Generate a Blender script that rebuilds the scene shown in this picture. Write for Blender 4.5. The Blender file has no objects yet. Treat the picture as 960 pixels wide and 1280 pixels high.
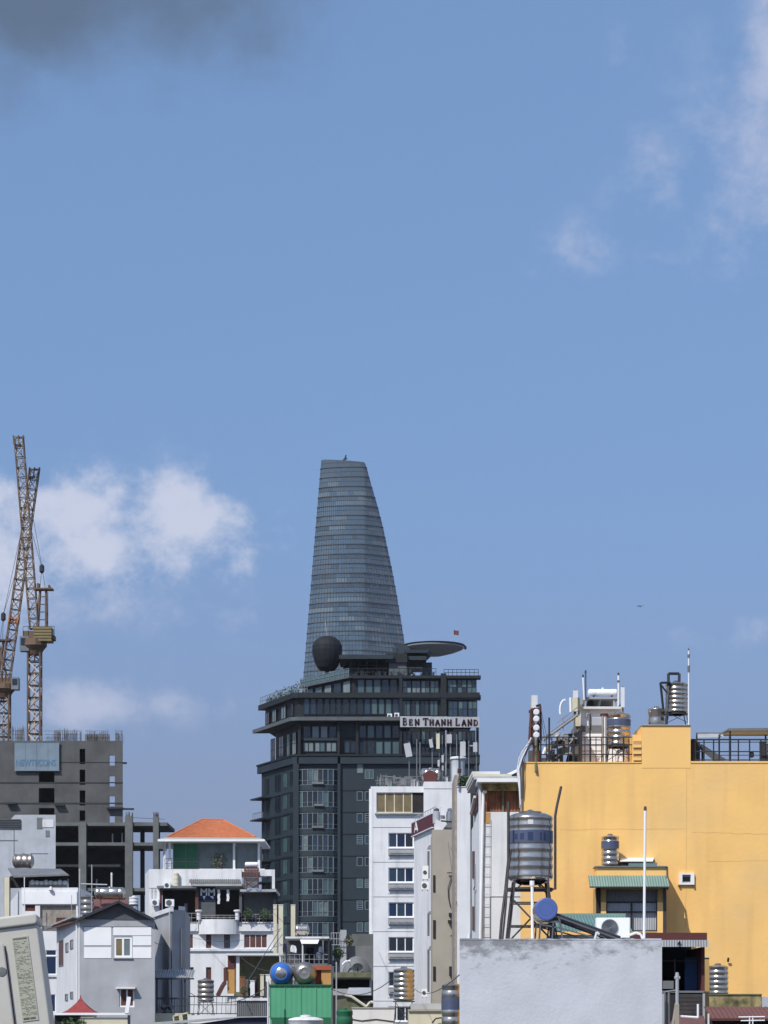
import bpy, bmesh, math, random
from mathutils import Vector, Matrix
R = random.Random(7)
S = bpy.context.scene
COL = S.collection
rad = math.radians

# ------------------------------------------------------------------ camera, sky, sun, exposure
F, CZ, HZ = 3000.0, 18.0, 1270.0          # focal length in photo pixels, eye height, horizon row
cam = bpy.data.cameras.new('camera'); camo = bpy.data.objects.new('camera', cam); COL.objects.link(camo)
camo.location = (0, 0, CZ); camo.rotation_euler = (rad(90), 0, 0)
cam.sensor_width = 36; cam.sensor_fit = 'HORIZONTAL'; cam.lens = F/960*36
cam.shift_y = (HZ-640)/960; cam.clip_start = .1; cam.clip_end = 20000
S.camera = camo
S.render.resolution_x, S.render.resolution_y = 768, 1024
S.view_settings.view_transform = 'Standard'; S.view_settings.look = 'None'
S.view_settings.exposure = 0.3; S.view_settings.gamma = 1
S.render.engine = 'CYCLES'
S.cycles.use_denoising = True
S.cycles.max_bounces = 6; S.cycles.volume_bounces = 0

SUN_EL, SUN_LEFT = 47, 35                  # sun behind the camera, to the left
ts = Vector((-math.sin(rad(SUN_LEFT))*math.cos(rad(SUN_EL)), -math.cos(rad(SUN_LEFT))*math.cos(rad(SUN_EL)), math.sin(rad(SUN_EL))))
sl = bpy.data.lights.new('sun', 'SUN'); sl.energy = 3.4; sl.angle = rad(.5); sl.color = (1, .955, .88)
so = bpy.data.objects.new('sun', sl); COL.objects.link(so); so.location = (-60, -80, 300)
so.rotation_euler = (-ts).to_track_quat('-Z', 'Y').to_euler()

W = bpy.data.worlds.new('World'); S.world = W; W.use_nodes = True
def build_world():
    nt = W.node_tree; N = nt.nodes; L = nt.links
    bg = N['Background']
    def nd(t, **k):
        n = N.new(t)
        for a, b in k.items(): setattr(n, a, b)
        return n
    def mth(op, a, b=None, c=None, clamp=False):
        n = nd('ShaderNodeMath', operation=op, use_clamp=clamp)
        for i, v in enumerate((a, b, c)):
            if v is None: continue
            if isinstance(v, (int, float)): n.inputs[i].default_value = v
            else: L.new(v, n.inputs[i])
        return n.outputs[0]
    tc = nd('ShaderNodeTexCoord')
    sep = nd('ShaderNodeSeparateXYZ'); L.new(tc.outputs['Generated'], sep.inputs[0])
    x, y, z = sep.outputs
    comb = nd('ShaderNodeCombineXYZ'); L.new(x, comb.inputs[0]); L.new(y, comb.inputs[1])
    L.new(mth('MULTIPLY_ADD', z, .34, .33), comb.inputs[2])
    sky = nd('ShaderNodeTexSky', sky_type='NISHITA', sun_disc=False, sun_elevation=rad(SUN_EL), sun_rotation=rad(180+SUN_LEFT),
             air_density=1.05, dust_density=0.1, ozone_density=3.5)
    L.new(comb.outputs[0], sky.inputs[0])
    # cloud noise in direction space
    def noise(scale, detail, sc=(1, 1, 1), off=(0, 0, 0), rough=.55):
        m = nd('ShaderNodeMapping'); m.inputs['Scale'].default_value = sc; m.inputs['Location'].default_value = off
        L.new(tc.outputs['Generated'], m.inputs[0])
        n = nd('ShaderNodeTexNoise'); n.inputs['Scale'].default_value = scale; n.inputs['Detail'].default_value = detail
        n.inputs['Roughness'].default_value = rough
        L.new(m.outputs[0], n.inputs[0]); return n.outputs[0]
    n1 = noise(30, 10, (1, 1, 1.15), (0, 0, .3), .64)
    n2 = noise(9, 5, (1, 1, 1.4), (3, 1, 0))
    def blob(px, py, rx, ry):
        d = Vector(((px-480)/F, 1, (HZ-py)/F)).normalized()
        a = mth('MULTIPLY', mth('SUBTRACT', x, d.x), F/rx)
        b = mth('MULTIPLY', mth('SUBTRACT', z, d.z), F/ry)
        front = mth('GREATER_THAN', y, 0)
        r2 = mth('ADD', mth('MULTIPLY', a, a), mth('MULTIPLY', b, b))
        e = mth('EXPONENT', mth('MULTIPLY', r2, -1))
        return mth('MULTIPLY', e, front)
    def layer(blobs, amp, lo, hi, mx):
        tot = None
        for bl in blobs:
            v = mth('MULTIPLY', blob(*bl[:4]), bl[4])
            tot = v if tot is None else mth('MAXIMUM', tot, v)
        v = mth('ADD', tot, mth('MULTIPLY', mth('SUBTRACT', n1, .5), amp))
        v = mth('ADD', v, mth('MULTIPLY', mth('SUBTRACT', n2, .5), amp*.6))
        mr = nd('ShaderNodeMapRange', interpolation_type='SMOOTHSTEP')
        L.new(v, mr.inputs[0]); mr.inputs[1].default_value = lo; mr.inputs[2].default_value = hi; mr.inputs[4].default_value = mx
        return mth('MULTIPLY', mr.outputs[0], mth('MINIMUM', mth('MULTIPLY', tot, 3), 1))
    white = layer([(85, 655, 120, 62, 1.0), (-25, 690, 100, 60, 1.0), (235, 652, 88, 56, 1.0), (150, 680, 190, 42, .95)], 2.6, .24, 1.05, .82)
    thin = layer([(975, 205, 85, 80, .95), (975, 80, 45, 75, .85), (770, 322, 85, 42, .75), (812, 262, 55, 90, .5), (900, 300, 130, 60, .45), (890, 160, 60, 90, .3),
                  (950, 785, 40, 26, .75), (115, 882, 65, 28, .85), (200, 760, 260, 50, .38), (830, 795, 70, 18, .42), (768, 62, 24, 34, .30), (230, 880, 110, 26, .35)], 2.5, .10, 1.25, .75)
    dark = layer([(60, -10, 190, 100, 1.0), (230, 5, 170, 85, .85), (210, 95, 85, 55, .45), (0, 80, 110, 70, .6)], .9, .12, 1.1, .8)
    # the same scattered cumulus goes on around the rest of the sky, outside the view
    n3 = noise(4, 8, (1, 1, 2.2), (7, 2, 0))
    away = mth('GREATER_THAN', mth('ABSOLUTE', mth('ARCTAN2', x, y)), .24)
    mr = nd('ShaderNodeMapRange', interpolation_type='SMOOTHSTEP'); L.new(n3, mr.inputs[0])
    mr.inputs[1].default_value = .46; mr.inputs[2].default_value = .66; mr.inputs[4].default_value = .8
    other = mth('MULTIPLY', mr.outputs[0], away)
    def mix(fac, a, b):
        m = nd('ShaderNodeMix', data_type='RGBA'); L.new(fac, m.inputs[0]); L.new(a, m.inputs[6])
        if isinstance(b, tuple): m.inputs[7].default_value = (*b, 1)
        else: L.new(b, m.inputs[7])
        return m.outputs[2]
    K = 1/.135
    zz = mth('MULTIPLY', z, 1/.14); veil = mth('MINIMUM', mth('MULTIPLY', mth('EXPONENT', mth('MULTIPLY', mth('MULTIPLY', zz, zz), -1)), 1.2), .92)   # grey horizon haze all round
    c = mix(veil, sky.outputs[0], (.196*K, .246*K, .372*K))
    c = mix(dark, c, (.085*K, .115*K, .165*K))
    c = mix(thin, c, (.43*K, .465*K, .60*K))
    c = mix(white, c, (.525*K, .55*K, .66*K))
    c = mix(other, c, (.56*K, .58*K, .70*K))
    L.new(c, bg.inputs[0]); bg.inputs[1].default_value = .135
build_world()
HAZE_DENSITY = 0.00004

# ------------------------------------------------------------------ materials
MATS = {}
def mat(name, col, rough=.75, metal=0.0, var=.12, scale=.8, streak=0.0, dirt=(.07, .065, .06), bump=.0, bscale=14, ior=1.45, blotch=0.0, blotchcol=None, bsc=.35, alpha=1.0):
    m = bpy.data.materials.new(name); m.use_nodes = True
    nt = m.node_tree; N = nt.nodes; L = nt.links; b = N['Principled BSDF']
    b.inputs['Roughness'].default_value = rough; b.inputs['Metallic'].default_value = metal; b.inputs['IOR'].default_value = ior
    g = N.new('ShaderNodeNewGeometry')
    def noise(scale, detail=5, sc=(1, 1, 1)):
        mp = N.new('ShaderNodeMapping'); mp.inputs['Scale'].default_value = sc
        L.new(g.outputs['Position'], mp.inputs[0])
        n = N.new('ShaderNodeTexNoise'); n.inputs['Scale'].default_value = scale; n.inputs['Detail'].default_value = detail
        L.new(mp.outputs[0], n.inputs[0]); return n.outputs[0]
    def ramp(src, p0, c0, p1, c1):
        r = N.new('ShaderNodeValToRGB'); L.new(src, r.inputs[0])
        e = r.color_ramp.elements; e[0].position = p0; e[0].color = (*c0, 1); e[1].position = p1; e[1].color = (*c1, 1)
        return r.outputs[0]
    lo = tuple(c*(1-var) for c in col); hi = tuple(min(1, c*(1+var)) for c in col)
    c = ramp(noise(scale), .3, lo, .7, hi)
    if blotch:
        f = ramp(noise(bsc, 7), .48, (0, 0, 0), .68, (blotch,)*3)
        x = N.new('ShaderNodeMix'); x.data_type = 'RGBA'; L.new(f, x.inputs[0]); L.new(c, x.inputs[6])
        x.inputs[7].default_value = (*(blotchcol or dirt), 1); c = x.outputs[2]
    if streak:
        f = ramp(noise(1.6, 7, (1, 1, .09)), .52, (0, 0, 0), .78, (streak,)*3)
        x = N.new('ShaderNodeMix'); x.data_type = 'RGBA'; L.new(f, x.inputs[0]); L.new(c, x.inputs[6])
        x.inputs[7].default_value = (*dirt, 1); c = x.outputs[2]
    L.new(c, b.inputs['Base Color'])
    if bump:
        bp = N.new('ShaderNodeBump'); bp.inputs['Strength'].default_value = bump; bp.inputs['Distance'].default_value = .03
        L.new(noise(bscale, 6), bp.inputs['Height']); L.new(bp.outputs[0], b.inputs['Normal'])
    if alpha < 1: b.inputs['Alpha'].default_value = alpha
    MATS[name] = m; return m

mat('white_paint', (.70, .70, .705), .7, var=.06, streak=.45, dirt=(.34, .33, .32), bump=.15, blotch=.12, blotchcol=(.5, .5, .5))
mat('white_clean', (.80, .80, .80), .55, var=.04)
mat('white_old', (.66, .665, .67), .8, var=.08, streak=.45, dirt=(.26, .25, .24), bump=.2, blotch=.3, blotchcol=(.42, .42, .42), bsc=.8)
mat('grey_plaster', (.36, .37, .39), .85, var=.10, streak=.18, dirt=(.2, .2, .2), bump=.2, blotch=.35, blotchcol=(.27, .275, .285), bsc=.5)
mat('stained_grey', (.54, .55, .585), .85, var=.07, scale=1.5, streak=.3, dirt=(.36, .36, .37), bump=.2, blotch=.12, blotchcol=(.44, .45, .47), bsc=1.2)
mat('pale_block', (.42, .445, .48), .85, var=.10, streak=.25, dirt=(.24, .24, .25), bump=.2, blotch=.35, blotchcol=(.33, .34, .36), bsc=.6)
mat('yellow_plaster', (.87, .53, .18), .85, var=.07, scale=.5, streak=.45, dirt=(.55, .34, .13), bump=.3, bscale=5, blotch=.7, blotchcol=(.74, .49, .21), bsc=.32)
mat('yellow_fresh', (.88, .535, .185), .8, var=.03, bump=.1)
mat('yellow_joint', (.62, .385, .14), .9, var=.1)
mat('antenna_grey', (.43, .44, .45), .6, var=.05)
mat('sign_white', (.40, .41, .43), .8, var=.1, streak=.3)
mat('yellow_stain', (.45, .29, .11), .9, var=.2)
mat('cream', (.60, .56, .42), .8, var=.08, streak=.3, dirt=(.3, .27, .2))
mat('beige', (.37, .33, .265), .85, var=.07, streak=.15, dirt=(.25, .22, .18), bump=.15)
mat('brown_brick', (.30, .26, .22), .9, var=.2, scale=3, streak=.3, bump=.3)
mat('slate_paint', (.015, .027, .036), .62, var=.14, scale=.25, streak=.3, dirt=(.016, .022, .028), bump=.1)
mat('slate_dark', (.007, .010, .014), .6, var=.2, scale=.3)
mat('slate_edge', (.085, .097, .105), .7, var=.15)
mat('globe_dark', (.004, .007, .011), .75, var=.2)
mat('deck_grey', (.20, .215, .235), .7, var=.1, scale=.1)
mat('grey_frame', (.165, .20, .215), .5, var=.08)
mat('raw_concrete', (.088, .089, .09), .92, var=.22, scale=.35, streak=.35, dirt=(.05, .05, .05), bump=.3, bscale=3, blotch=.3, blotchcol=(.12, .118, .112), bsc=.25)
mat('concrete_dark', (.035, .038, .04), .92, var=.3, scale=.5, streak=.3, dirt=(.02, .02, .02))
mat('concrete_light', (.13, .14, .135), .9, var=.18, scale=.6, streak=.3, dirt=(.07, .07, .065))
mat('rebar', (.075, .06, .055), .9, var=.3)
mat('board_blue', (.175, .23, .28), .8, var=.12, scale=.5, streak=.3, dirt=(.16, .2, .24))
mat('blue_ink', (.085, .18, .30), .7)
mat('crane_brown', (.12, .072, .04), .6, var=.3, scale=.3)
mat('crane_pale', (.50, .41, .32), .6, var=.25, scale=.2)
mat('crane_yellow', (.20, .155, .07), .6, var=.2)
mat('crane_grey', (.16, .18, .20), .6, var=.2)
mat('crane_orange', (.42, .16, .05), .6, var=.2)
mat('cable', (.05, .055, .065), .6)
mat('rust', (.24, .095, .045), .9, var=.35, scale=2, streak=.8, dirt=(.07, .028, .016))
mat('dark_metal', (.025, .027, .032), .55, var=.2)
mat('iron', (.05, .042, .04), .6, var=.3, scale=3)
mat('steel', (.54, .49, .43), .24, .92, var=.16, scale=3, streak=.35, dirt=(.17, .15, .13))
mat('steel_dull', (.40, .355, .31), .38, .9, var=.2, scale=3, streak=.4, dirt=(.16, .13, .11))
mat('blue_label', (.095, .115, .18), .4, .3, var=.1, scale=4)
mat('blue_mark', (.035, .05, .11), .4, .2)
mat('blue_plastic', (.075, .12, .32), .45, var=.05)
mat('blue_bright', (.035, .14, .48), .45, var=.06)
mat('tube_dark', (.045, .045, .05), .3, var=.2)
mat('orange_tile', (.47, .155, .065), .85, var=.14, scale=3, streak=.2, dirt=(.3, .09, .04))
mat('roof_edge', (.42, .41, .37), .85, var=.1)
mat('red_tile', (.25, .04, .04), .8, var=.2, scale=4)
mat('dark_red', (.10, .028, .026), .75, var=.15)
mat('brown_wood', (.10, .038, .03), .7, var=.2)
mat('tin_brown', (.15, .062, .052), .75, var=.15, streak=.3, dirt=(.07, .035, .03))
mat('tin_grey', (.16, .165, .17), .65, var=.15, streak=.3)
mat('tin_pale', (.36, .37, .38), .6, var=.12, streak=.35, dirt=(.15, .13, .11))
mat('tin_green', (.20, .295, .25), .6, var=.1, streak=.3, dirt=(.13, .17, .13))
mat('green_sheet', (.085, .33, .18), .6, var=.07, streak=.25, dirt=(.05, .22, .11))
mat('green_dark', (.015, .12, .055), .7, var=.1)
mat('green_blind', (.03, .155, .085), .8, var=.12)
mat('teal_sheet', (.13, .225, .205), .6, var=.1, streak=.2)
mat('olive_wall', (.13, .135, .075), .9, var=.25, scale=2, streak=.4)
mat('mossy', (.36, .29, .14), .95, var=.3, scale=3, streak=.9, dirt=(.03, .033, .015), blotch=.85, blotchcol=(.04, .043, .018), bsc=2.6)
mat('gable_grey', (.085, .09, .098), .9, var=.15, scale=2)
mat('orange_post', (.50, .27, .09), .8, var=.1)
mat('red_ledge', (.34, .085, .045), .8, var=.15)
mat('leaf', (.05, .085, .025), .7, var=.35, scale=6)
mat('leaf_dry', (.13, .13, .08), .8, var=.3, scale=6)
mat('bark', (.07, .05, .035), .9)
mat('cloth_white', (.72, .72, .74), .9, var=.04)
mat('cloth_navy', (.02, .025, .07), .9)
mat('ac_plastic', (.52, .50, .44), .45, var=.04, scale=6, bump=.05)
mat('ac_label', (.40, .395, .31), .5, var=.06, scale=9)
mat('ink', (.13, .115, .09), .8, var=.3, scale=20)
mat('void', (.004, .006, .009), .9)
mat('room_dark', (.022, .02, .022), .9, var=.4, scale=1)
mat('navy_sheet', (.012, .016, .05), .7)
mat('blue_panel', (.012, .05, .14), .6)
mat('asphalt', (.05, .05, .05), .9, var=.2, scale=.2)
mat('sign_ink', (.035, .010, .018), .7)
mat('maroon', (.085, .014, .022), .7, var=.1)
mat('flag_red', (.13, .03, .03), .8)
mat('grille', (.30, .30, .30), .6)
def glass(name, col, rough=.08, ior=1.6, var=.3, scale=.3): return mat(name, col, rough, 0, var=var, scale=scale, ior=ior)
glass('glass_dark', (.012, .018, .025)); glass('glass_blue', (.02, .04, .065)); glass('glass_teal', (.065, .11, .115))
glass('glass_pale', (.16, .20, .20), .2); glass('glass_amber', (.19, .145, .075), .25, 1.45, .25, 1.0)
glass('glass_navy', (.006, .02, .06)); glass('glass_hazy', (.13, .165, .165), .3, 1.5, .35, 1.2)
glass('tower_glass', (.062, .102, .138), .12, 2.0, .14, .1); glass('tower_glass_dark', (.04, .062, .085), .1, 1.9, .2, .1); glass('tower_glass_pale', (.12, .16, .18), .15, 2.0, .12, .1)

# ------------------------------------------------------------------ geometry helpers
def X(px, D): return (px-480)/F*D
def Z(py, D): return CZ+(HZ-py)/F*D
def P(px, py, D): return Vector((X(px, D), D, Z(py, D)))

class MB:
    def __init__(s, M=None): s.v = []; s.f = []; s.mi = []; s.M = M; s.k = 0
    def add(s, vs, fs):
        o = len(s.v)
        s.v += [(s.M @ Vector(p)) if s.M else Vector(p) for p in vs]
        s.f += [tuple(i+o for i in f) for f in fs]; s.mi += [s.k]*len(fs); return s
    def box(s, x0, x1, y0, y1, z0, z1):
        return s.add([(x, y, z) for z in (z0, z1) for y in (y0, y1) for x in (x0, x1)],
                     [(0, 1, 5, 4), (1, 3, 7, 5), (3, 2, 6, 7), (2, 0, 4, 6), (4, 5, 7, 6), (0, 2, 3, 1)])
    def pbox(s, px0, py0, px1, py1, D, dep):           # a box whose front face fills those rows and columns at distance D
        z0 = 0 if py1 is None else Z(py1, D)
        return s.box(X(px0, D), X(px1, D), D, D+dep, z0, Z(py0, D))
    def quad(s, *p): return s.add(p, [tuple(range(len(p)))])
    def prism(s, poly, z0, z1):
        n = len(poly); zz = z1 if callable(z1) else (lambda x, y: z1)
        return s.add([(x, y, z0) for x, y in poly]+[(x, y, zz(x, y)) for x, y in poly],
                     [(i, (i+1) % n, n+(i+1) % n, n+i) for i in range(n)]+[tuple(range(n))[::-1], tuple(range(n, 2*n))])
    def yprism(s, poly, y0, y1):                        # polygon in x,z swept in depth
        n = len(poly)
        return s.add([(x, y0, z) for x, z in poly]+[(x, y1, z) for x, z in poly],
                     [(i, (i+1) % n, n+(i+1) % n, n+i) for i in range(n)]+[tuple(range(n)), tuple(range(n, 2*n))[::-1]])
    def tube(s, p, q, r, n=6, r2=None):
        p = Vector(p); q = Vector(q); d = (q-p)
        if d.length < 1e-6: return s
        u = d.orthogonal().normalized(); w = d.normalized().cross(u); r2 = r if r2 is None else r2
        vs = [p+(u*math.cos(2*math.pi*i/n)+w*math.sin(2*math.pi*i/n))*r for i in range(n)]+[q+(u*math.cos(2*math.pi*i/n)+w*math.sin(2*math.pi*i/n))*r2 for i in range(n)]
        return s.add(vs, [(i, (i+1) % n, n+(i+1) % n, n+i) for i in range(n)]+[tuple(range(n))[::-1], tuple(range(n, 2*n))])
    def path(s, pts, r, n=6):
        for a, b in zip(pts, pts[1:]): s.tube(a, b, r, n)
        return s
    def bar(s, p, q, w, d=None):                        # square bar
        p = Vector(p); q = Vector(q); e = (q-p).normalized(); up = Vector((0, 1, 0)) if abs(e.y) < .9 else Vector((0, 0, 1))
        a = e.cross(up).normalized()*w/2; b = e.cross(a).normalized()*(d or w)/2
        vs = [p-a-b, p+a-b, p+a+b, p-a+b, q-a-b, q+a-b, q+a+b, q-a+b]
        return s.add(vs, [(0, 1, 2, 3), (7, 6, 5, 4), (0, 4, 5, 1), (1, 5, 6, 2), (2, 6, 7, 3), (3, 7, 4, 0)])
    def lathe(s, c, prof, n=28, axis='z', caps=True):
        c = Vector(c); vs = []
        for r, h in prof:
            for i in range(n):
                a = 2*math.pi*i/n; p, q = r*math.cos(a), r*math.sin(a)
                vs.append(c+{'z': Vector((p, q, h)), 'x': Vector((h, p, q)), 'y': Vector((p, h, q))}[axis])
        fs = [(j*n+i, j*n+(i+1) % n, (j+1)*n+(i+1) % n, (j+1)*n+i) for j in range(len(prof)-1) for i in range(n)]
        if caps: fs += [tuple(range(n))[::-1], tuple(range((len(prof)-1)*n, len(prof)*n))]
        return s.add(vs, fs)
    def corr(s, o, u, v, n, amp, nrm):                   # corrugated sheet: o corner, u across the waves, v along them
        o = Vector(o); u = Vector(u); v = Vector(v); nrm = Vector(nrm).normalized(); m = n*4
        vs = []
        for t in (0, 1):
            for th in (0, -.012):
                for i in range(m+1):
                    vs.append(o+u*(i/m)+v*t+nrm*(amp*math.cos(i/4*2*math.pi)+th))
        k = m+1; fs = []
        for i in range(m):
            fs += [(i, i+1, 2*k+i+1, 2*k+i), (k+i+1, k+i, 3*k+i, 3*k+i+1), (i+1, i, k+i, k+i+1), (2*k+i, 2*k+i+1, 3*k+i+1, 3*k+i)]
        fs += [(0, 2*k, 3*k, k), (m, k+m, 3*k+m, 2*k+m)]
        return s.add(vs, fs)
    def facade(s, x0, x1, z0, z1, y, holes, d=.2):       # wall sheet with real openings and reveals going back d
        hs = [h for h in holes if h[0] < x1 and h[1] > x0]
        xs = sorted({x0, x1, *[min(max(h[i], x0), x1) for h in hs for i in (0, 1)]}); zs = sorted({z0, z1, *[h[i] for h in hs for i in (2, 3)]})
        for a, b in zip(xs, xs[1:]):
            for c, e in zip(zs, zs[1:]):
                mx, mz = (a+b)/2, (c+e)/2
                if any(h[0] < mx < h[1] and h[2] < mz < h[3] for h in hs): continue
                s.quad((a, y, c), (b, y, c), (b, y, e), (a, y, e))
        for a, b, c, e in hs:
            for q in (((a, c), (b, c)), ((b, c), (b, e)), ((b, e), (a, e)), ((a, e), (a, c))):
                (m, n), (o, p) = q
                s.quad((m, y, n), (o, y, p), (o, y+d, p), (m, y+d, n))
        return s
    def lattice(s, p, q, w, step, rc, rb, chord=0, brace=1, w2=None):  # four chords with zigzag bracing
        p = Vector(p); q = Vector(q); e = (q-p).normalized(); a = Vector((0, 1, 0)).cross(e).normalized(); b = e.cross(a).normalized()
        w2 = w if w2 is None else w2; n = max(1, round((q-p).length/step))
        cs = [(-1, -1), (1, -1), (1, 1), (-1, 1)]
        def pt(i, k): ww = w+(w2-w)*i/n; return p+(q-p)*(i/n)+a*cs[k][0]*ww/2+b*cs[k][1]*ww/2
        s.k = chord
        for k in range(4): s.tube(pt(0, k), pt(n, k), rc, 4)
        for i in range(n):
            for k in range(4):
                s.k = brace
                k2 = (k+1) % 4
                s.tube(pt(i, k), pt(i+1, k2), rb, 3) if (i+k) % 2 else s.tube(pt(i, k2), pt(i+1, k), rb, 3)
                s.k = chord; s.tube(pt(i, k), pt(i, k2), rb, 3)
        s.k = 0
        return s

ORG = {}
def mesh_of(mb, name, mats, org, smooth=False, recalc=True):
    me = bpy.data.meshes.new(name); me.from_pydata([v-org for v in mb.v], [], mb.f)
    for m in (mats if isinstance(mats, (list, tuple)) else [mats]): me.materials.append(MATS[m])
    me.polygons.foreach_set('material_index', mb.mi)
    if recalc:
        bm = bmesh.new(); bm.from_mesh(me); bmesh.ops.recalc_face_normals(bm, faces=bm.faces); bm.to_mesh(me); bm.free()
    if smooth:
        me.polygons.foreach_set('use_smooth', [True]*len(me.polygons)); me.set_sharp_from_angle(angle=rad(75 if smooth == 'round' else 40))
    me.update(); return me
def tags(o, label=None, cat=None, group=None, kind=None):
    for k, v in (('label', label), ('category', cat), ('group', group), ('kind', kind)):
        if v: o[k] = v
    return o
def thing(name, label, cat, loc, group=None):
    o = bpy.data.objects.new(name, None); COL.objects.link(o); o.location = loc; o.empty_display_size = .5
    ORG[o.name] = Vector(loc); return tags(o, label, cat, group, 'thing')
def part(name, mb, mats, parent, label=None, kind=None, smooth=False):
    org = ORG[parent.name]
    o = bpy.data.objects.new(name, mesh_of(mb, name, mats, org, smooth)); COL.objects.link(o); o.parent = parent
    ORG[o.name] = org; return tags(o, label, None, None, kind)
def single(name, mb, mats, label, cat, loc=None, group=None, kind=None, smooth=False):
    if loc is None:
        xs = [v.x for v in mb.v]; ys = [v.y for v in mb.v]; loc = ((min(xs)+max(xs))/2, (min(ys)+max(ys))/2, min(v.z for v in mb.v))
    o = bpy.data.objects.new(name, mesh_of(mb, name, mats, Vector(loc), smooth)); COL.objects.link(o); o.location = loc
    ORG[o.name] = Vector(loc); return tags(o, label, cat, group, kind or 'thing')
def structure(name, mb, mats): return single(name, mb, mats, None, None, kind='structure')
def inst(name, me, parent, loc, rz=0):                   # a piece that shares mesh data, placed in world space
    o = bpy.data.objects.new(name, me); COL.objects.link(o); o.parent = parent; o.location = Vector(loc)-ORG[parent.name]
    o.rotation_euler = (0, 0, rz); ORG[o.name] = Vector(loc); return o

WC = {}
def window(parent, x0, x1, z0, z1, y, nx=2, nz=1, fm='white_clean', gm='glass_dark', fr=.06, dep=.07, rz=0, name='window', join=False, trans=None):
    w, h = x1-x0, z1-z0
    key = (round(w, 3), round(h, 3), nx, nz, fm, fr, dep, trans)
    if key not in WC:
        f = MB()
        f.box(0, w, 0, dep, 0, fr); f.box(0, w, 0, dep, h-fr, h); f.box(0, fr, 0, dep, fr, h-fr); f.box(w-fr, w, 0, dep, fr, h-fr)
        for i in range(1, nx): f.box(w*i/nx-fr/2, w*i/nx+fr/2, .003, dep-.003, fr, h-fr)
        rows = [h*i/nz for i in range(1, nz)] if trans is None else [h*trans]
        for z in rows: f.box(fr, w-fr, .006, dep-.006, z-fr/2, z+fr/2)
        p = MB()
        if join: p.box(fr*.5, w-fr*.5, dep*.55, dep*.55+.02, fr*.5, h-fr*.5)
        else: p.box(fr*.25-w/nx/2, w/nx/2-fr*.25, 0, .02, fr*.25, h/nz-fr*.25)
        WC[key] = (mesh_of(f, 'window_frame', fm, Vector()), p, {})
    fme, p, pc = WC[key]
    o = inst(name, fme, parent, (x0, y, z0), rz)
    gms = gm if isinstance(gm, (list, tuple)) else [gm]
    def pm(g):
        if g not in pc: pc[g] = mesh_of(p, 'pane', g, Vector())
        return pc[g]
    cells = [(0, 0)] if join else [(w*(i+.5)/nx, h*j/nz) for i in range(nx) for j in range(nz)]
    for a, b in cells:
        q = bpy.data.objects.new('pane', pm(R.choice(gms))); COL.objects.link(q); q.parent = o
        q.location = (a, 0 if join else dep*.55, b); ORG[q.name] = Vector()
    return o
def pwin(parent, px0, py0, px1, py1, D, rec=.1, **k):    # window from photo rows/columns in a wall at distance D, set back rec
    return window(parent, X(px0, D), X(px1, D), Z(py1, D), Z(py0, D), D+rec, **k)
def H(D, *rects): return [(X(a, D), X(c, D), Z(d, D), Z(b, D)) for a, b, c, d in rects]
def house(t, px0, px1, py0, D, depth, m, holes=(), reveal=.25, bx=None, pyb=None, name='wall'):
    """front wall with openings, two sides, back and top; bx = world x of the two back corners"""
    x0, x1, z1 = X(px0, D), X(px1, D), Z(py0, D); z0 = 0 if pyb is None else Z(pyb, D); b0, b1 = bx or (x0, x1); y1 = D+depth
    w = MB(); w.facade(x0, x1, z0, z1, D, H(D, *holes), reveal)
    w.quad((x0, D, z0), (x0, D, z1), (b0, y1, z1), (b0, y1, z0)); w.quad((x1, D, z0), (x1, D, z1), (b1, y1, z1), (b1, y1, z0))
    w.quad((b0, y1, z0), (b1, y1, z0), (b1, y1, z1), (b0, y1, z1)); w.quad((x0, D, z1), (x1, D, z1), (b1, y1, z1), (b0, y1, z1))
    return part(name, w, m, t)
def text(body, parent, loc, size, m, name='lettering', bold=.0, ext=.01, sx=1):
    c = bpy.data.curves.new(name, 'FONT'); c.body = body; c.size = size; c.offset = bold; c.extrude = ext; c.align_x = 'CENTER'; c.align_y = 'CENTER'
    c.materials.append(MATS[m]); o = bpy.data.objects.new(name, c); COL.objects.link(o); o.parent = parent
    me = bpy.data.meshes.new_from_object(o); bpy.data.objects.remove(o); me.name = name
    me.transform(Matrix.Rotation(rad(90), 4, 'X') @ Matrix.Diagonal((sx, 1, 1, 1)))
    return inst(name, me, parent, loc)
def railing(t, px0, px1, py0, py1, D, n, m='dark_metal', r=.02, rails=(0, .5, 1), name='railing', spike=0):
    a = MB()
    for i in range(n+1):
        x = X(px0+(px1-px0)*i/n, D); a.tube((x, D, Z(py1, D)), (x, D, Z(py0, D)+spike), r, 4)
    for q in rails:
        z = Z(py0+(py1-py0)*q, D); a.tube((X(px0, D), D, z), (X(px1, D), D, z), r*1.2, 4)
    return part(name, a, m, t)

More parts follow.
